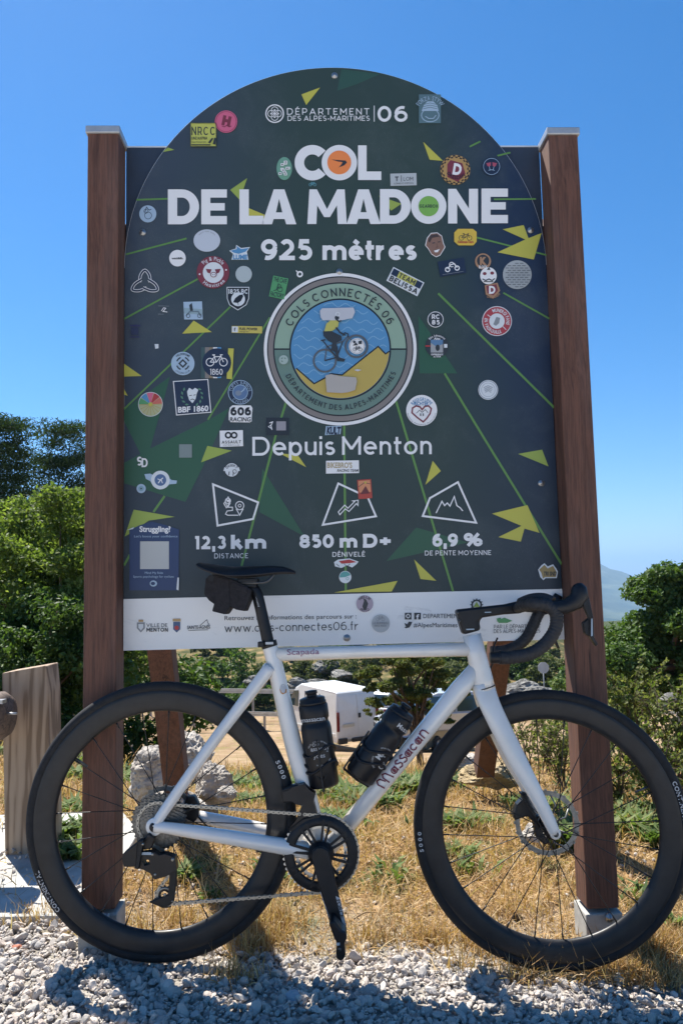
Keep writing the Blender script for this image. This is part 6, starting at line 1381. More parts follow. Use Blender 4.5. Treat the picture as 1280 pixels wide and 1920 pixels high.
def plate(pts, y0, y1, name, m_, parent, bev=.0025, label=None, f_=None):
    q = MB(); q.prism([(B(x, y, (y0+y1)/2).x, B(x, y, (y0+y1)/2).z) for x, y in pts], y0, y1); return q.build(name, m_, parent, label, bev=bev)
lev = plate([(1088, 1108), (1098, 1107), (1103, 1125), (1110, 1157), (1112, 1196), (1119, 1208), (1115, 1212), (1106, 1198), (1102, 1189), (1102, 1160), (1091, 1135), (1086, 1128)], -.180, -.164, 'brake_lever', CBG, hood)
plate([(1102, 1158), (1090, 1168), (1094, 1188), (1104, 1194), (1108, 1190), (1107, 1160)], -.176, -.158, 'shift_paddle', CB, hood)
plate([(1107.5, 1160), (1109.5, 1160), (1110, 1192), (1107, 1193)], -.1815, -.179, 'lever_logo_strip', mat('silver_mark', (.35, .42, .48), .4), hood, bev=0)
fh = loft([(1002, 1145, .155, .012, .012), (1016, 1142, .155, .017, .015), (1030, 1138, .155, .018, .0155), (1040, 1130, .155, .021, .0155), (1042, 1122, .155, .018, .0155), (1036, 1117, .155, .010, .010)], 'brake_hood', CBG, bike, label='far side hood peeping over the bar')
plate([(1040, 1130), (1048, 1150), (1046, 1180), (1042, 1200), (1048, 1216), (1044, 1216), (1036, 1200), (1040, 1170), (1036, 1140)], .147, .160, 'brake_lever', CBG, fh)
q = MB(); q.tube(spline([B(932, 1196, .02), B(925, 1215, .01), B(924, 1240, 0), B(918, 1255, 0)], 5), .0024, 6); q.build('brake_hose', CBG, bike)
q = MB(); q.tube(spline([B(975, 1130, -.10), B(995, 1122, -.13), B(1018, 1121, -.15), B(1036, 1128, -.165)], 5), [.012]*16, 12); q.build('bar_top_tape', TAPE, bar)

# drivetrain
cr = bpy.data.objects.new('crankset', None); link(cr, bike); cr.location = (BBc.x, 0, BBc.z)
def ringteeth(r, th, N, r_in, y, m_, name, parent, depth=.0045):
    pts = []
    for k in range(N):
        for f_, rr_ in ((-.36, -depth), (-.12, 0), (.12, 0), (.36, -depth)):
            a = 2*math.pi*(k+f_)/N; pts.append(((r+rr_)*math.sin(a), (r+rr_)*math.cos(a)))
    ins = [(r_in*math.sin(2*math.pi*k/40), r_in*math.cos(2*math.pi*k/40)) for k in range(40)]
    q = MB(); q.prism(pts, y-th/2, y+th/2, holes=[ins]); return q.build(name, m_, parent)
ringteeth(.0940, .0035, 48, .080, -.048, mat('bright_steel', (.62, .61, .58), .35, .6), 'chainring_teeth', cr)
ringteeth(.0665, .0030, 33, .0560, -.040, mat('bright_steel', (.62, .61, .58), .35, .6), 'inner_chainring', cr)
MB().lathe([(.0895, -.052), (.0885, -.0555), (.072, -.0575), (.0655, -.0565), (.0645, -.052)], seg=72, closed=True).build('chainring_cover', CB, cr)
q = MB()
for k in range(8):
    a = R(k*45+12); d_ = Vector((math.sin(a), 0, math.cos(a))); s_ = Vector((math.cos(a), 0, -math.sin(a)))
    q.beam(d_*.022+s_*.004+Vector((0, -.056, 0)), d_*.080+s_*.0085+Vector((0, -.0565, 0)), .004, .006, side=Vector((0, 1, 0)))
    q.beam(d_*.022-s_*.004+Vector((0, -.056, 0)), d_*.080-s_*.0085+Vector((0, -.0565, 0)), .004, .006, side=Vector((0, 1, 0)))
q.build('spider', CB, cr)
MB().lathe([(0, -.072), (.006, -.072), (.0065, -.078), (.015, -.081), (.019, -.079), (.022, -.070), (.030, -.060), (.032, -.052), (0, -.048)], seg=36).build('bottom_bracket_cover', CBG, cr)
MB().lathe([(0, -.0815), (.002, -.0815), (.0023, -.081), (.0023, -.079)], seg=12).build('axle_pin', WPR, cr)
cb = B(601, 1606, -.082); pe_ = B(637, 1757, -.088)
_ci = Matrix.Translation(-Vector((BBc.x, 0, BBc.z)))
def crloc(x, y, off): return _ci @ B(x, y, off)
pts = [(584, 1608), (586, 1595), (594, 1588), (606, 1588), (616, 1594), (619, 1606), (634, 1670), (647, 1740), (650, 1758), (645, 1768), (634, 1768), (626, 1758), (616, 1722), (598, 1660)]
q = MB(); q.prism([(crloc(x, y, -.082).x, crloc(x, y, -.082).z) for x, y in pts], -.090, -.074); arm = q.build('crank_arm', CB, cr, bev=.004)
g = G(); g.poly([(629, 1680), (637.5, 1684), (648.5, 1735), (642, 1733)], mat('crank_label', (.50, .50, .50), .4))
g.local(632, 1686, 77).text('FORCE', 1, 36, 2, 7, cIK, .03); g.x = None
g.build('crank_label', lambda x, y, k: crloc(x, y, -.0904-.0003*k), arm)
q = MB(); q.beam(crloc(600, 1672, -.0905), crloc(617, 1720, -.0905), .0015, .0012, side=Vector((0, 1, 0))); q.build('crank_edge_line', WPR, arm)
far_end = Vector((-(pe_.x-BBc.x), .082, -(pe_.z-BBc.z)))
q = MB(); q.beam(Vector((0, .08, 0)), far_end, .026, .012, side=Vector((0, 1, 0))) if False else None
far_arm = MB(); far_arm.beam(Vector((0, .082, 0)), far_end, .022, .012, side=Vector((1, 0, 0)))
# the pedal
pd = bpy.data.objects.new('pedal', None); link(pd, bike); pd.location = pe_
pi = Matrix.Translation(-pe_)
def pl(pts, y0, y1, name, m_=CBG, bev=.003):
    q = MB(); q.prism([((pi @ B(x, y, (y0+y1)/2)).x, (pi @ B(x, y, (y0+y1)/2)).z) for x, y in pts], y0-pe_.y, y1-pe_.y); return q.build(name, m_, pd, bev=bev)
pl([(616, 1722), (626, 1718), (640, 1736), (650, 1742), (650, 1752), (646, 1762), (648, 1782), (645, 1791), (636, 1794), (630, 1788), (630, 1774), (632, 1762), (625, 1748)], -.145, -.096, 'pedal_body', bev=.005)
pl([(630, 1768), (637, 1767), (637, 1772), (631, 1773)], -.1465, -.1445, 'pedal_plate', WPR, 0)
MB().lathe([(.0, -.052), (.004, -.052), (.0045, -.050), (.0045, .012)], (.0, -.006, -.004), 14).build('pedal_axle', STD, pd)
# cassette, rotors
for k in range(10):
    r_ = .070-.0046*k; y_ = -.023-.0032*k
    o = ringteeth(r_, .0016, int(36-2.4*k), max(r_-.0125, .012), y_, STD if k < 1 else COG, 'sprocket', rw, depth=.0042)
q = MB()
for k in range(12):
    a = R(k*30); d_ = Vector((math.sin(a), 0, math.cos(a))); q.beam(d_*.016+Vector((0, -.03, 0)), d_*.060+Vector((0, -.026, 0)), .003, .005, side=Vector((0, 1, 0)))
q.lathe([(.017, -.056), (.019, -.056), (.022, -.02), (.017, -.02)], seg=24); q.build('cassette_carrier', STD, rw)
def rotor(parent, y, rr_=.080):
    q = MB(); q.lathe([(rr_, y-.0009), (rr_, y+.0009), (rr_-.012, y+.0009), (rr_-.012, y-.0009)], seg=60, closed=True, smooth=False)
    for k in range(8):
        a = R(k*45+10); b_ = a+R(24); q.tube([(.024*math.sin(b_), y, .024*math.cos(b_)), (.05*math.sin(b_-.1), y, .05*math.cos(b_-.1)), ((rr_-.010)*math.sin(a), y, (rr_-.010)*math.cos(a))], .0022, 6)
    for k in range(20):
        a = R(k*18); q.box(((rr_+.0)*math.sin(a), y, (rr_)*math.cos(a)), (.007, .0018, .006), Matrix.Rotation(a, 3, 'Y'))
    q.lathe([(.026, y-.002), (.026, y+.002), (.018, y+.002), (.018, y-.002)], seg=24, closed=True)
    return q.build('brake_rotor', ALU, parent)
rotor(fw, .042); rotor(rw, .046, .070)
plate([(972, 1486), (984, 1484), (990, 1500), (1003, 1530), (1016, 1560), (1028, 1578), (1018, 1582), (1002, 1568), (998, 1540), (986, 1528), (962, 1536), (960, 1526), (966, 1506), (978, 1494)], .030, .058, 'front_caliper', CBG, bike, .004)
q = MB(); q.tube(spline([B(984, 1490, .05), B(981, 1478, .05), B(978, 1460, .045)], 5), .0022, 6); q.build('brake_hose', CBG, bike)
plate([(352, 1492), (366, 1490), (374, 1506), (374, 1530), (366, 1540), (346, 1530), (344, 1512)], .03, .055, 'rear_caliper', CBG, bike, .004)
q = MB(); q.tube(spline([B(370, 1530, .045), B(390, 1550, .04), B(410, 1560, .035), B(430, 1562, .03)], 6), .0022, 6); q.build('brake_hose', CBG, bike)
# rear derailleur
rd = bpy.data.objects.new('rear_derailleur', None); link(rd, bike); d0 = B(290, 1585, -.075); rd.location = d0
di = Matrix.Translation(-d0)
def dp(pts, y0, y1, name, m_=CBG, bev=.003, holes=()):
    cv = lambda pp: [((di @ B(x, y, (y0+y1)/2)).x, (di @ B(x, y, (y0+y1)/2)).z) for x, y in pp]
    q = MB(); q.prism(cv(pts), y0-d0.y, y1-d0.y, holes=[cv(h) for h in holes]); return q.build(name, m_, rd, bev=bev)
dp([(234, 1597), (261, 1576), (258, 1620), (254, 1622), (235, 1622), (232, 1606)], -.100, -.072, 'battery', CBG)
dp([(261, 1574), (272, 1572), (262, 1628), (254, 1626)], -.098, -.076, 'knuckle', CB)
dp([(280, 1560), (292, 1570), (285, 1590), (268, 1592), (268, 1576)], -.082, -.066, 'hanger', CBG)
dp([(262, 1598), (290, 1594), (300, 1600), (312, 1598), (330, 1604), (334, 1628), (314, 1640), (292, 1646), (284, 1634), (272, 1628), (258, 1624)], -.088, -.062, 'linkage', CBG, holes=[[(270, 1610), (282, 1609), (283, 1617), (274, 1620)]])
g = G(); g.rect(263, 1598, 284, 1603, mat('silver_mark', (.35, .42, .48), .4)); g.build('linkage_mark', lambda x, y, k: di @ B(x, y, -.0905), rd)
dp([(312, 1600), (326, 1602), (333, 1622), (331, 1660), (327, 1690), (318, 1698), (306, 1700), (290, 1694), (280, 1690), (296, 1684), (316, 1676), (318, 1640), (312, 1620)], -.070, -.064, 'cage', CB)
dp([(280, 1691), (296, 1682), (300, 1690), (318, 1690), (322, 1700), (306, 1702)], -.058, -.052, 'cage_inner_plate', CBG)
for bx_, by_, bo_, br_ in ((268, 1583, -.0985, .003), (286, 1602, -.089, .0032), (324, 1612, -.089, .0042), (291, 1640, -.089, .003), (309, 1678, -.0705, .0036), (323, 1690, -.0705, .0022)):
    MB().lathe([(0, -.0015), (br_*.7, -.0015), (br_, 0), (br_, .002)], di @ B(bx_, by_, bo_), 14).build('bolt', STL, rd)
pc = di @ B(309, 1678, -.058)
o = ringteeth(.0225, .004, 14, .009, 0, CBG, 'jockey_wheel', rd, .004); o.location = pc
MB().lathe([(.0185, -.0035), (.0185, .0035), (.014, .0035), (.014, -.0035)], pc, 32, closed=True).build('jockey_ring', STL, rd)
pc2 = di @ B(315, 1622, -.058); o = ringteeth(.0185, .004, 12, .006, 0, CBG, 'jockey_wheel', rd, .003); o.location = pc2
# front derailleur
fd_ = plate([(540, 1480), (548, 1474), (570, 1468), (582, 1480), (592, 1486), (588, 1500), (592, 1515), (596, 1530), (588, 1536), (574, 1538), (562, 1546), (546, 1556), (542, 1552), (556, 1534), (562, 1520), (568, 1508), (556, 1506), (548, 1500), (532, 1500), (532, 1482)], -.050, -.022, 'front_derailleur', CBG, bike, .004)
plate([(528, 1478), (556, 1468), (566, 1476), (560, 1502), (530, 1504)], -.046, -.024, 'derailleur_motor', CBG, fd_, .004)
plate([(542, 1556), (568, 1536), (600, 1527), (600, 1532), (572, 1542), (546, 1560)], -.056, -.053, 'cage_plate', CB, fd_, .0005)
# chain
cpath = []
crk = Vector((BBc.x, -.048, BBc.z)); 
up0 = B(316, 1508, -.040); up1 = B(575, 1543, -.048)
cpath = [tuple(up0)] + [tuple(up1)]
def arcpts(c, r, a0, a1, n, y):     # angles clockwise from top
    return [(c.x+r*math.sin(R(a)), y, c.z+r*math.cos(R(a))) for a in np.linspace(a0, a1, n)]
seg1 = arcpts(crk, .0905, -8, 178, 40, -.048)
lp = pc + d0
seg2 = arcpts(Vector((lp.x, 0, lp.z)), .0215, 172, 290, 12, -.058)
up_ = pc2 + d0
seg3 = arcpts(Vector((up_.x, 0, up_.z)), .018, 120, 20, 8, -.050)
cs_ = Vector((RW.x, 0, RW.z))
seg4 = arcpts(cs_, .049, 200, 385, 26, -.0385)
path = [Vector(p) for p in (seg1+seg2+seg3+seg4)]; path.append(path[0])
tot = [0]
for i in range(1, len(path)): tot.append(tot[-1]+(path[i]-path[i-1]).length)
pitch = .0127; NL = int(tot[-1]/pitch); NL -= NL % 2; pitch = tot[-1]/NL
def at_(s_):
    i = int(np.searchsorted(tot, s_)); i = min(max(i, 1), len(path)-1); return path[i-1].lerp(path[i], (s_-tot[i-1])/max(1e-9, tot[i]-tot[i-1]))
chain = MB()
for k in range(NL):
    p = at_(k*pitch); chain.lathe([(0, -.0038), (.0018, -.0038), (.0018, .0038), (0, .0038)], p, 8)
chain = chain.build('chain', STD, bike)
def linkmesh(w):
    pts = [(-pitch/2+.0042*math.cos(a), .0042*math.sin(a)) for a in np.linspace(R(60), R(300), 7)] + [(0, -.0026)] + [(pitch/2+.0042*math.cos(a), .0042*math.sin(a)) for a in np.linspace(R(-120), R(120), 7)] + [(0, .0026)]
    q = MB(); 
    for y in (-w, w): q.prism(pts, y-.0005, y+.0005)
    return q
l0 = linkmesh(.0031).build('chain_link', STL, chain); l1_ = linkmesh(.0019).build('chain_link', STL, chain)
for k in range(NL):
    a = at_(k*pitch); b_ = at_(min((k+1)*pitch, tot[-1]-1e-6)); src = (l0, l1_)[k % 2]; o = src if k < 2 else src.copy()
    if k >= 2: link(o, chain)
    o.location = (a+b_)/2; d_ = b_-a; o.rotation_euler = (0, -math.atan2(d_.z, d_.x), math.atan2(d_.y, math.hypot(d_.x, d_.z)) if abs(d_.x) > 1e-4 else 0)

# bottle cages and bottles
def bottle(a_, b_, r, label, prt, lab2):
    # a_ bottom centre pixel, b_ top pixel
    A = B(*a_, -.0); T_ = B(*b_, -.0); ax = (T_-A); Lh = ax.length; rot = ax.to_track_quat('Z', 'Y')
    Aw = W_ @ A; o = empty('water_bottle', Aw, label, 'bottle', 'black bottles in the frame'); o.rotation_mode = 'QUATERNION'; o.rotation_quaternion = W_.to_quaternion() @ rot
    h = Lh
    MB().lathe([(0, 0), (r*.9, 0), (r, .006), (r, h*.40), (r*.985, h*.60), (r*.94, h*.645), (r*.86, h*.665), (r*.86, h*.69), (r*.93, h*.71), (r*.95, h*.74), (r*.95, h*.84), (r*.9, h*.855)], seg=40, axis='Z').build('bottle_body', CBG, o)
    prof = [(r*.80, h*.85), (r*.88, h*.855), (r*.88, h*.885), (r*.84, h*.89), (r*.84, h*.915), (r*.80, h*.925), (r*.62, h*.935), (r*.35, h*.94), (r*.33, h*.965), (r*.40, h*.97), (r*.38, h*1.0), (r*.2, h*1.005), (0, h*1.005)]
    MB().lathe(prof, seg=40, axis='Z').build('cap', CBG, o)
    inv = (Matrix.Translation(Aw) @ (W_.to_quaternion() @ rot).to_matrix().to_4x4()).inverted() @ W_
    def fm(x, y, k):
        off = -r
        for _ in range(5):
            p = B(x, y, off); q_ = inv @ p; rr2 = math.hypot(q_.x, q_.y)
            # distance across the view: component of q_ perpendicular to axis in the frame plane
            pf = p-A; pf = pf-ax.normalized()*pf.dot(ax.normalized()); d = math.hypot(pf.x, pf.z); off = -math.sqrt(max((r*1.0)**2-d*d, 1e-9))
        return inv @ B(x, y, off-.0013-.0002*k)
    g = G(); prt(g); g.build('bottle_print', fm, o)
    # cage on the frame
    q = MB(); n0 = lab2
    M_ = inv.inverted()
    for zc in (.05, h*.38):
        q.tube([M_ @ Vector((r*1.06*math.cos(a), r*1.06*math.sin(a), zc+.012*math.sin(a*2))) for a in np.linspace(0, 2*math.pi, 25)[:-1]], .0034, 8, closed=True)
    s_ = n0
    q.beam(M_ @ Vector((s_[0]*r*1.1, s_[1]*r*1.1, -.004)), M_ @ Vector((s_[0]*r*1.1, s_[1]*r*1.1, h*.5)), .010, .004, side=Vector((0, 1, 0)))
    q.tube([M_ @ Vector((s_[0]*r*1.1, s_[1]*r*1.1, -.004)), M_ @ Vector((0, 0, -.008)), M_ @ Vector((-s_[0]*r*.9, -s_[1]*r*.9, -.004))], .003, 8)
    for sy in (-1, 1): q.tube([M_ @ Vector((s_[0]*r*1.1, s_[1]*r*1.1, .02)), M_ @ Vector((s_[0]*r*.4, sy*r*1.02, .06)), M_ @ Vector((-s_[0]*r*.8, sy*r*.75, h*.36)), M_ @ Vector((-s_[0]*r*1.07, 0, h*.42))], .0032, 8)
    q.build('bottle_cage', CB, bike, label)
    return o
def pr1(g):
    g.local(584, 1349, -6).text('massacan', -20, 25, 4, 8, WPR, .01); g.x = None
    g.local(598, 1404, -7).text('assacan', -16, 17, 3, 7.5, WPR, .01); g.x = None; g.local(599, 1416, -7).text('ycles', -12, 10, 5, 8, WPR, .01); g.x = None; g.rect(584, 1407.5, 615, 1409.5, cGR)
    g.arct('VENTE - ATELIER - REPARATION', 598, 1411, 20, 2.6, 160, 30, WPR); g.arct('on roule a tous velos', 600, 1416, 21, 3.4, 250, 345, WPR, inner=True); g.ring(588, 1397, 2, 2.8, WPR, n=14); g.ring(595, 1396, 2, 2.8, WPR, n=14)
bottle((607, 1473), (583, 1295), .0392, 'upright black water bottle on the seat tube', pr1, (1, 0))
def pr2(g):
    g.local(752, 1364, 38).text('Mass', -8, 14, 4, 9, WPR, .01); g.x = None
    g.local(713, 1424, -55).text('Ma', -2, 14, 0, 11, WPR, .02); g.x = None; g.local(716, 1437, -55).text('Cy', -6, 9, 4, 10, WPR, .01); g.x = None; g.line([(706, 1412), (722, 1420)], 2.2, cGR); g.arct('DEPUIS SISES', 718, 1428, 19, 3, 215, 150, WPR); g.arct('REPARATION', 716, 1430, 26, 2.6, 95, 55, WPR)
bottle((672, 1457), (763, 1322), .0392, 'leaning black water bottle on the down tube', pr2, (0, 1))

# ------------------------------------------------------------------ gravel, dry grass, weeds
def gb(x, y):        # amount of gravel 0..1 : a wavy front edge
    e = 1.98 + .03*np.sin(x*5+1)+.02*np.sin(x*13)+.05*np.sin(x*2.3+2.2)
    e = e - .07*sm(x, .25, .55) + .20*sm(-x, .3, .9)
    return 1-sm(y, e-.06, e+.12)
STO = mat('gravel_stone', (.4, .4, .4), .85, spec=.25); t = NT(STO)
geo = t.n('ShaderNodeNewGeometry')
c = t.ramp(geo.outputs['Random Per Island'], [(0, (.29, .27, .25)), (.2, (.43, .385, .335)), (.4, (.54, .48, .42)), (.55, (.33, .315, .30)), (.7, (.55, .47, .40)), (.85, (.42, .35, .30)), (1, (.22, .215, .215))])
c = t.mix(t.ramp(t.noise(60, 6, .7), [(.4, (0, 0, 0)), (.7, (.5, .5, .5))]), c, (.55, .50, .44)); t.base(c); t.bump(t.noise(170, 4, .7), .4, .002)
def stones(n, xs, ys_, smin, smax, z_off, seed, sub=1, keep=None):
    r = np.random.default_rng(seed)
    bm = bmesh.new(); bmesh.ops.create_icosphere(bm, subdivisions=sub, radius=1); bv = np.array([v.co[:] for v in bm.verts]); bf = np.array([[v.index for v in f.verts] for f in bm.faces]); bm.free()
    var = []
    for k in range(14):
        v = bv.copy()
        for _ in range(9):
            nn = r.normal(size=3); nn /= np.linalg.norm(nn); dd = r.uniform(.55, .85); e = np.clip(v @ nn-dd, 0, None); v -= e[:, None]*nn*.9
        v *= (1+.08*r.normal(size=(len(v), 1))); var.append(v)
    var = np.array(var)
    x = r.uniform(*xs, n); y = r.uniform(*ys_, n); p = gb(x, y) if keep is None else keep(x, y)
    ok = r.random(n) < p; x = x[ok]; y = y[ok]; n = len(x)
    s = (smin+(smax-smin)*r.random(n)**1.6)[:, None]*np.stack([r.uniform(.85, 1.65, n), r.uniform(.7, 1.15, n), r.uniform(.4, .85, n)], 1)
    z = HT(x, y)+z_off+r.uniform(-.002, .004, n)
    q = r.normal(size=(n, 4)); q[:, 1:3] *= .45; q /= np.linalg.norm(q, axis=1)[:, None]; w_, a, b, c = q.T
    Rm = np.stack([1-2*(b*b+c*c), 2*(a*b-c*w_), 2*(a*c+b*w_), 2*(a*b+c*w_), 1-2*(a*a+c*c), 2*(b*c-a*w_), 2*(a*c-b*w_), 2*(b*c+a*w_), 1-2*(a*a+b*b)], 1).reshape(n, 3, 3)
    vv = var[r.integers(0, len(var), n)]*s[:, None, :]
    V = np.einsum('nij,nkj->nki', Rm, vv)+np.stack([x, y, z], 1)[:, None, :]
    F = (bf[None]+(np.arange(n)*len(bv))[:, None, None]).reshape(-1, 3)
    return V.reshape(-1, 3), F
parts = [stones(9000, (-1.15, 1.15), (1.30, 2.35), .0055, .0115, -.001, 1, sub=2), stones(13000, (-2.2, 2.2), (.35, 2.2), .007, .0125, .003, 21, keep=lambda x, y: gb(x, y)*((np.abs(x) > 1.1) | (y < 1.32))), stones(7500, (-1.1, 1.1), (1.30, 2.3), .005, .0135, .007, 2, sub=2), stones(9000, (-1.1, 1.1), (1.35, 2.4), .0025, .005, .009, 12), stones(260, (-1.1, 1.1), (1.35, 2.25), .012, .019, .010, 14, sub=2), stones(420, (-1.5, -.62), (2.2, 3.1), .004, .010, .026, 9, keep=lambda x, y: np.where(wob(x*3, y*3, .4) > 0, .9, .15)), stones(3600, (-1.6, 1.6), (1.95, 3.2), .005, .012, .004, 3, keep=lambda x, y: .25+.6*sm(-x, .35, .6)*(1-sm(y, 2.3, 2.9)))]
vo = 0; Vs = []; Fs = []
for v, f_ in parts: Vs.append(v); Fs.append(f_+vo); vo += len(v)
gr = npmesh('gravel', np.concatenate(Vs), np.concatenate(Fs), STO, smooth=False); tag(gr, 'pale grey crushed stone gravel in front of the sign', 'gravel', kind='stuff')
def stone1(px, py, s_, seed, label, col):
    p = on_g(px, py); me = rockmesh((s_, s_*.8, s_*.55), seed, 3); me.materials.append(mat('stone_%s' % seed, col, .85)); o = bpy.data.objects.new('stone', me); link(o); o.location = (p.x, p.y, p.z+.012); tag(o, label, 'stone')
stone1(32, 1784, .013, 51, 'small reddish brick fragment lying in the gravel at the left', (.42, .16, .10))
stone1(548, 1880, .026, 52, 'larger smooth bluish-grey stone in the shade of the bicycle', (.34, .36, .38))

STR = leafmat('straw', [(.40, .235, .095), (.52, .34, .16), (.30, .17, .07), (.64, .50, .31), (.20, .12, .055), (.50, .33, .16)], .22, .6)
def blades(n, ylo, yhi, seed, hmin, hmax, lean, dens=None, wmul=1.0, lay=.5, curl=.4):
    r = np.random.default_rng(seed)
    y = np.exp(r.uniform(math.log(ylo), math.log(yhi), n)); x = y*r.uniform(-.50, .50, n)
    # tussocks
    k = dens(x, y) if dens is not None else np.ones(n)
    ok = r.random(n) < k; x = x[ok]; y = y[ok]; n = len(x)
    h = r.uniform(hmin, hmax, n)*np.where(r.random(n) < .12, 1.5, 1)
    w = (.0009+.0006*r.random(n))*np.maximum(1, y/2.1)*wmul
    az = r.uniform(0, 2*math.pi, n); ln = np.where(r.random(n) < lay, r.uniform(1.2, 3.5, n), r.uniform(.05, .8, n))*lean
    z = HT(x, y)-.004+np.where(ln > 1, r.uniform(0, .02, n), 0)
    d = np.stack([np.cos(az), np.sin(az), np.zeros(n)], 1); sd_ = np.stack([-np.sin(az), np.cos(az), np.zeros(n)], 1)
    up_ = np.array([0, 0, 1.0]); P0 = np.stack([x, y, z], 1); L_ = h[:, None]
    t1 = (d*ln[:, None]*.7+up_); t1 /= np.linalg.norm(t1, axis=1)[:, None]; t2 = (d*(ln*(1+curl)+.25)[:, None]+up_*.8+r.normal(size=(n, 3))*.15); t2 /= np.linalg.norm(t2, axis=1)[:, None]
    P1 = P0+t1*L_*.5; P2 = P1+t2*L_*.5; ww = w[:, None]
    tw = r.normal(size=(n, 3))*.5+sd_; tw /= np.linalg.norm(tw, axis=1)[:, None]
    V = np.stack([P0-tw*ww, P0+tw*ww, P1+tw*ww*.8, P1-tw*ww*.8, P2], 1).reshape(-1, 3)
    i = np.arange(n)*5
    F = np.concatenate([np.stack([i, i+1, i+2], 1), np.stack([i, i+2, i+3], 1), np.stack([i+3, i+2, i+4], 1)])
    return V, F
def slabm(x, y): return 1-.93*((x < -.78+.12*(y-2.2)/.8) & (y > 2.2) & (y < 3.1)).astype(float)
def gd(x, y):
    n_ = wob(x*3.1, y*3.1, .5); base = (1-gb(x, y))*(.45+.9*sm(n_, -.25, .25)); return base*slabm(x, y)
Va, Fa = blades(76000, 1.93, 7.0, 5, .03, .085, 1.0, gd, lay=.62)
Vb, Fb = blades(26000, 1.98, 4.2, 6, .07, .15, .6, lambda x, y: gd(x, y)*sm(wob(x+5, y, .4), 0, .3)*.8, lay=.3)
Vc, Fc = blades(16000, 6, 22, 8, .08, .22, .8, lambda x, y: np.where(y < 17, .7, .2), lay=.4)
V = np.concatenate([Va, Vb, Vc]); F = np.concatenate([Fa, Fb+len(Va), Fc+len(Va)+len(Vb)])
gr = npmesh('dry_grass', V, F, STR); tag(gr, 'matted straw-coloured dry grass behind and under the bicycle', 'grass', kind='stuff')
# tufts among the gravel, near the wheels
def tuft(px, py, n, s_, seed, hm):
    p = on_g(px, py); r = np.random.default_rng(seed)
    x = p.x+r.normal(size=n)*s_; y = p.y+r.normal(size=n)*s_*.6
    V, F = blades(n, 2, 3, seed, hm*.5, hm, .7, lay=.25)
    V = V.reshape(-1, 5, 3); b_ = V[:, 0].copy(); V = V-b_[:, None]+np.stack([x, y, HT(x, y)], 1)[:, None]
    return V.reshape(-1, 3), F
tl = [(60, 1735, 60), (90, 1720, 80), (470, 1790, 220), (440, 1840, 160), (500, 1770, 240), (520, 1740, 300), (960, 1838, 70), (1010, 1835, 60), (1090, 1828, 150), (1140, 1826, 260), (1200, 1800, 400), (1250, 1800, 400), (1180, 1835, 240), (1240, 1845, 160), (860, 1820, 60), (700, 1765, 160), (800, 1770, 180), (340, 1742, 140), (260, 1752, 60), (1270, 1780, 300), (1150, 1795, 260), (940, 1790, 160), (900, 1775, 160)]
Vs = []; Fs = []; vo = 0
for i, (px, py, n) in enumerate(tl):
    v, f_ = tuft(px, py, n, .035, 100+i, .075 if n < 300 else .095); Vs.append(v); Fs.append(f_+vo); vo += len(v)
gr = npmesh('grass_tufts', np.concatenate(Vs), np.concatenate(Fs), STR); tag(gr, 'thin dry grass tufts at the edge of the gravel', 'grass', kind='stuff')
# green weeds
def weeds(spots, seed):
    r = np.random.default_rng(seed); Vs = []; 
    for px, py, D, n, s_, h in spots:
        p = on_y(px, py, D); z0 = gz(p.x, D)
        for _ in range(int(n*1.8)):
            a = r.uniform(0, 6.28); q = s_*math.sqrt(r.random()); b_ = np.array([p.x+q*math.cos(a), D+q*math.sin(a)*.8, 0]); b_[2] = gz(b_[0], b_[1])
            L_ = h*r.uniform(.5, 1.1); az = r.uniform(0, 6.28); d = np.array([math.cos(az), math.sin(az), 0]); sd_ = np.array([-math.sin(az), math.cos(az), 0]); w = L_*.10
            p1 = b_+d*L_*.3+np.array([0, 0, L_*.55]); p2 = b_+d*L_*.8+np.array([0, 0, L_*r.uniform(.5, .95)])
            Vs.append([b_-sd_*w*.3, b_+sd_*w*.3, p1+sd_*w, p1-sd_*w, p2])
    V = np.array(Vs); n = len(V); i = np.arange(n)*5
    return V.reshape(-1, 3), np.concatenate([np.stack([i, i+1, i+2], 1), np.stack([i, i+2, i+3], 1), np.stack([i+3, i+2, i+4], 1)])
ws = [(140, 1500, 2.9, 110, .10, .10), (130, 1560, 2.7, 70, .08, .09), (240, 1380, 5.0, 160, .35, .10), (290, 1370, 5.5, 160, .4, .10), (120, 1340, 6.0, 200, .5, .12), (110, 1390, 4.6, 120, .22, .10), (160, 1460, 3.5, 120, .16, .10), (450, 1420, 4.9, 170, .25, .11), (470, 1480, 3.9, 120, .13, .08), (540, 1420, 4.5, 90, .12, .10), (350, 1610, 2.55, 50, .035, .07), (395, 1650, 2.4, 26, .03, .05), (640, 1465, 4.0, 260, .22, .12), (690, 1470, 3.8, 200, .16, .11), (720, 1455, 4.2, 160, .16, .10), (760, 1450, 4.2, 240, .16, .13), (800, 1440, 4.5, 160, .15, .12), (620, 1500, 3.3, 100, .1, .09), (865, 1520, 3.2, 90, .07, .09), (860, 1570, 2.8, 60, .05, .08), (910, 1490, 3.3, 70, .07, .07), (1060, 1540, 2.95, 320, .06, .11), (1090, 1510, 3.1, 200, .07, .12), (1040, 1470, 3.6, 90, .1, .1), (1200, 1470, 3.4, 200, .14, .12), (1180, 1500, 3.2, 160, .1, .11), (1262, 1700, 2.25, 40, .03, .07), (1240, 1560, 3.0, 90, .08, .09), (980, 1440, 3.8, 70, .1, .08), (530, 1335, 9, 200, .5, .14), (490, 1375, 7, 130, .4, .12)]
_wr = random.Random(9)
for _ in range(48):
    D = _wr.uniform(2.3, 8); x_ = _wr.uniform(60, 1240); ws.append((x_, 1300, D, _wr.randrange(4, 18), .03*D, .05+.012*D))
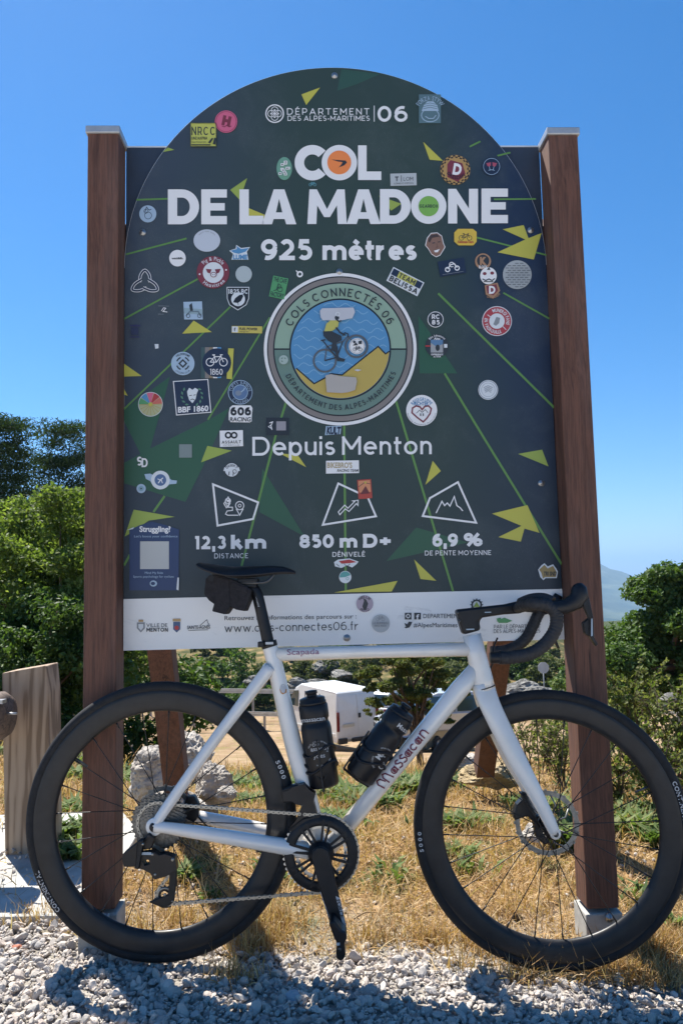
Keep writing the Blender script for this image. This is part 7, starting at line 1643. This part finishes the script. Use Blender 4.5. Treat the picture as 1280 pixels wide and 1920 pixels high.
V, F = weeds(ws, 5); gr = npmesh('green_weeds', V, F, LM_WEED); tag(gr, 'patches of fresh green weeds growing through the dry grass', 'weeds', kind='stuff')
# pine cones, twigs
PCM = worn('pine_cone_brown', (.07, .045, .03), .85, .4, 60)
def cone(px, py, s_, label, seed):
    p = on_g(px, py); q = MB(); r = random.Random(seed)
    q.lathe([(0, 0), (s_*.35, s_*.2), (s_*.3, s_*1.2), (0, s_*1.7)], axis='Z', seg=12)
    for k in range(46):
        f_ = k/46; a = k*2.4; z = s_*(.1+1.5*f_); rr_ = s_*.75*math.sin(math.pi*(.2+.75*f_))
        d_ = Vector((math.cos(a), math.sin(a), .5)); q.box(Vector((math.cos(a)*rr_*.7, math.sin(a)*rr_*.7, z)), (s_*.5, s_*.26, s_*.08), d_.to_track_quat('X', 'Z').to_matrix())
    o = q.build('pine_cone', PCM); o.location = p+Vector((0, 0, s_*.4)); o.rotation_euler = (R(70), R(20), R(seed*40)); tag(o, label, 'pine cone', 'pine cones in the grass')
cone(962, 1728, .017, 'large dark open pine cone in the straw low inside the front wheel', 1); cone(1040, 1700, .010, 'smaller pine cone right of the large one inside the front wheel', 2); cone(1068, 1680, .010, 'small pine cone left of the right post footing', 3)
TW = worn('dry_twig', (.30, .21, .12), .9, .3, 50)
for i, (a, b_, lb) in enumerate((((655, 1738), (720, 1728), 'dry twig right of the pedal'), ((690, 1772), (745, 1752), 'pale stick on the gravel edge right of the pedal'), ((1195, 1790), (1270, 1800), 'dry stalk right of the front wheel'), ((1010, 1836), (1100, 1816), 'bent dry stalk lying under the front tyre'))):
    p0 = on_g(*a)+Vector((0, 0, .014)); p1 = on_g(*b_)+Vector((0, 0, .02)); q = MB(); L = p0.copy(); q.tube(spline([p0-L, (p0+p1)/2-L+Vector((0, .01, .012)), p1-L], 5), [.0035, .003, .003, .0028, .0026, .0024, .0022, .002, .0018, .0015, .001], 7); o = q.build('twig', TW); o.location = L; tag(o, lb, 'twig', 'twigs on the ground')

# ------------------------------------------------------------------ haze
q = MB(); q.box((0, 5000, -85), (24000, 18000, 900)); 
hz = q.build('haze', [])
HM = bpy.data.materials.new('haze_air'); HM.use_nodes = True; HM.node_tree.nodes.clear(); ho = HM.node_tree.nodes.new('ShaderNodeOutputMaterial'); hv = HM.node_tree.nodes.new('ShaderNodeVolumePrincipled')
hv.inputs['Color'].default_value = (.40, .66, 1, 1); hv.inputs['Density'].default_value = 1.7e-4; hv.inputs['Anisotropy'].default_value = .3
HM.node_tree.links.new(hv.outputs[0], ho.inputs['Volume']); hz.data.materials.append(HM); tag(hz, kind='stuff')
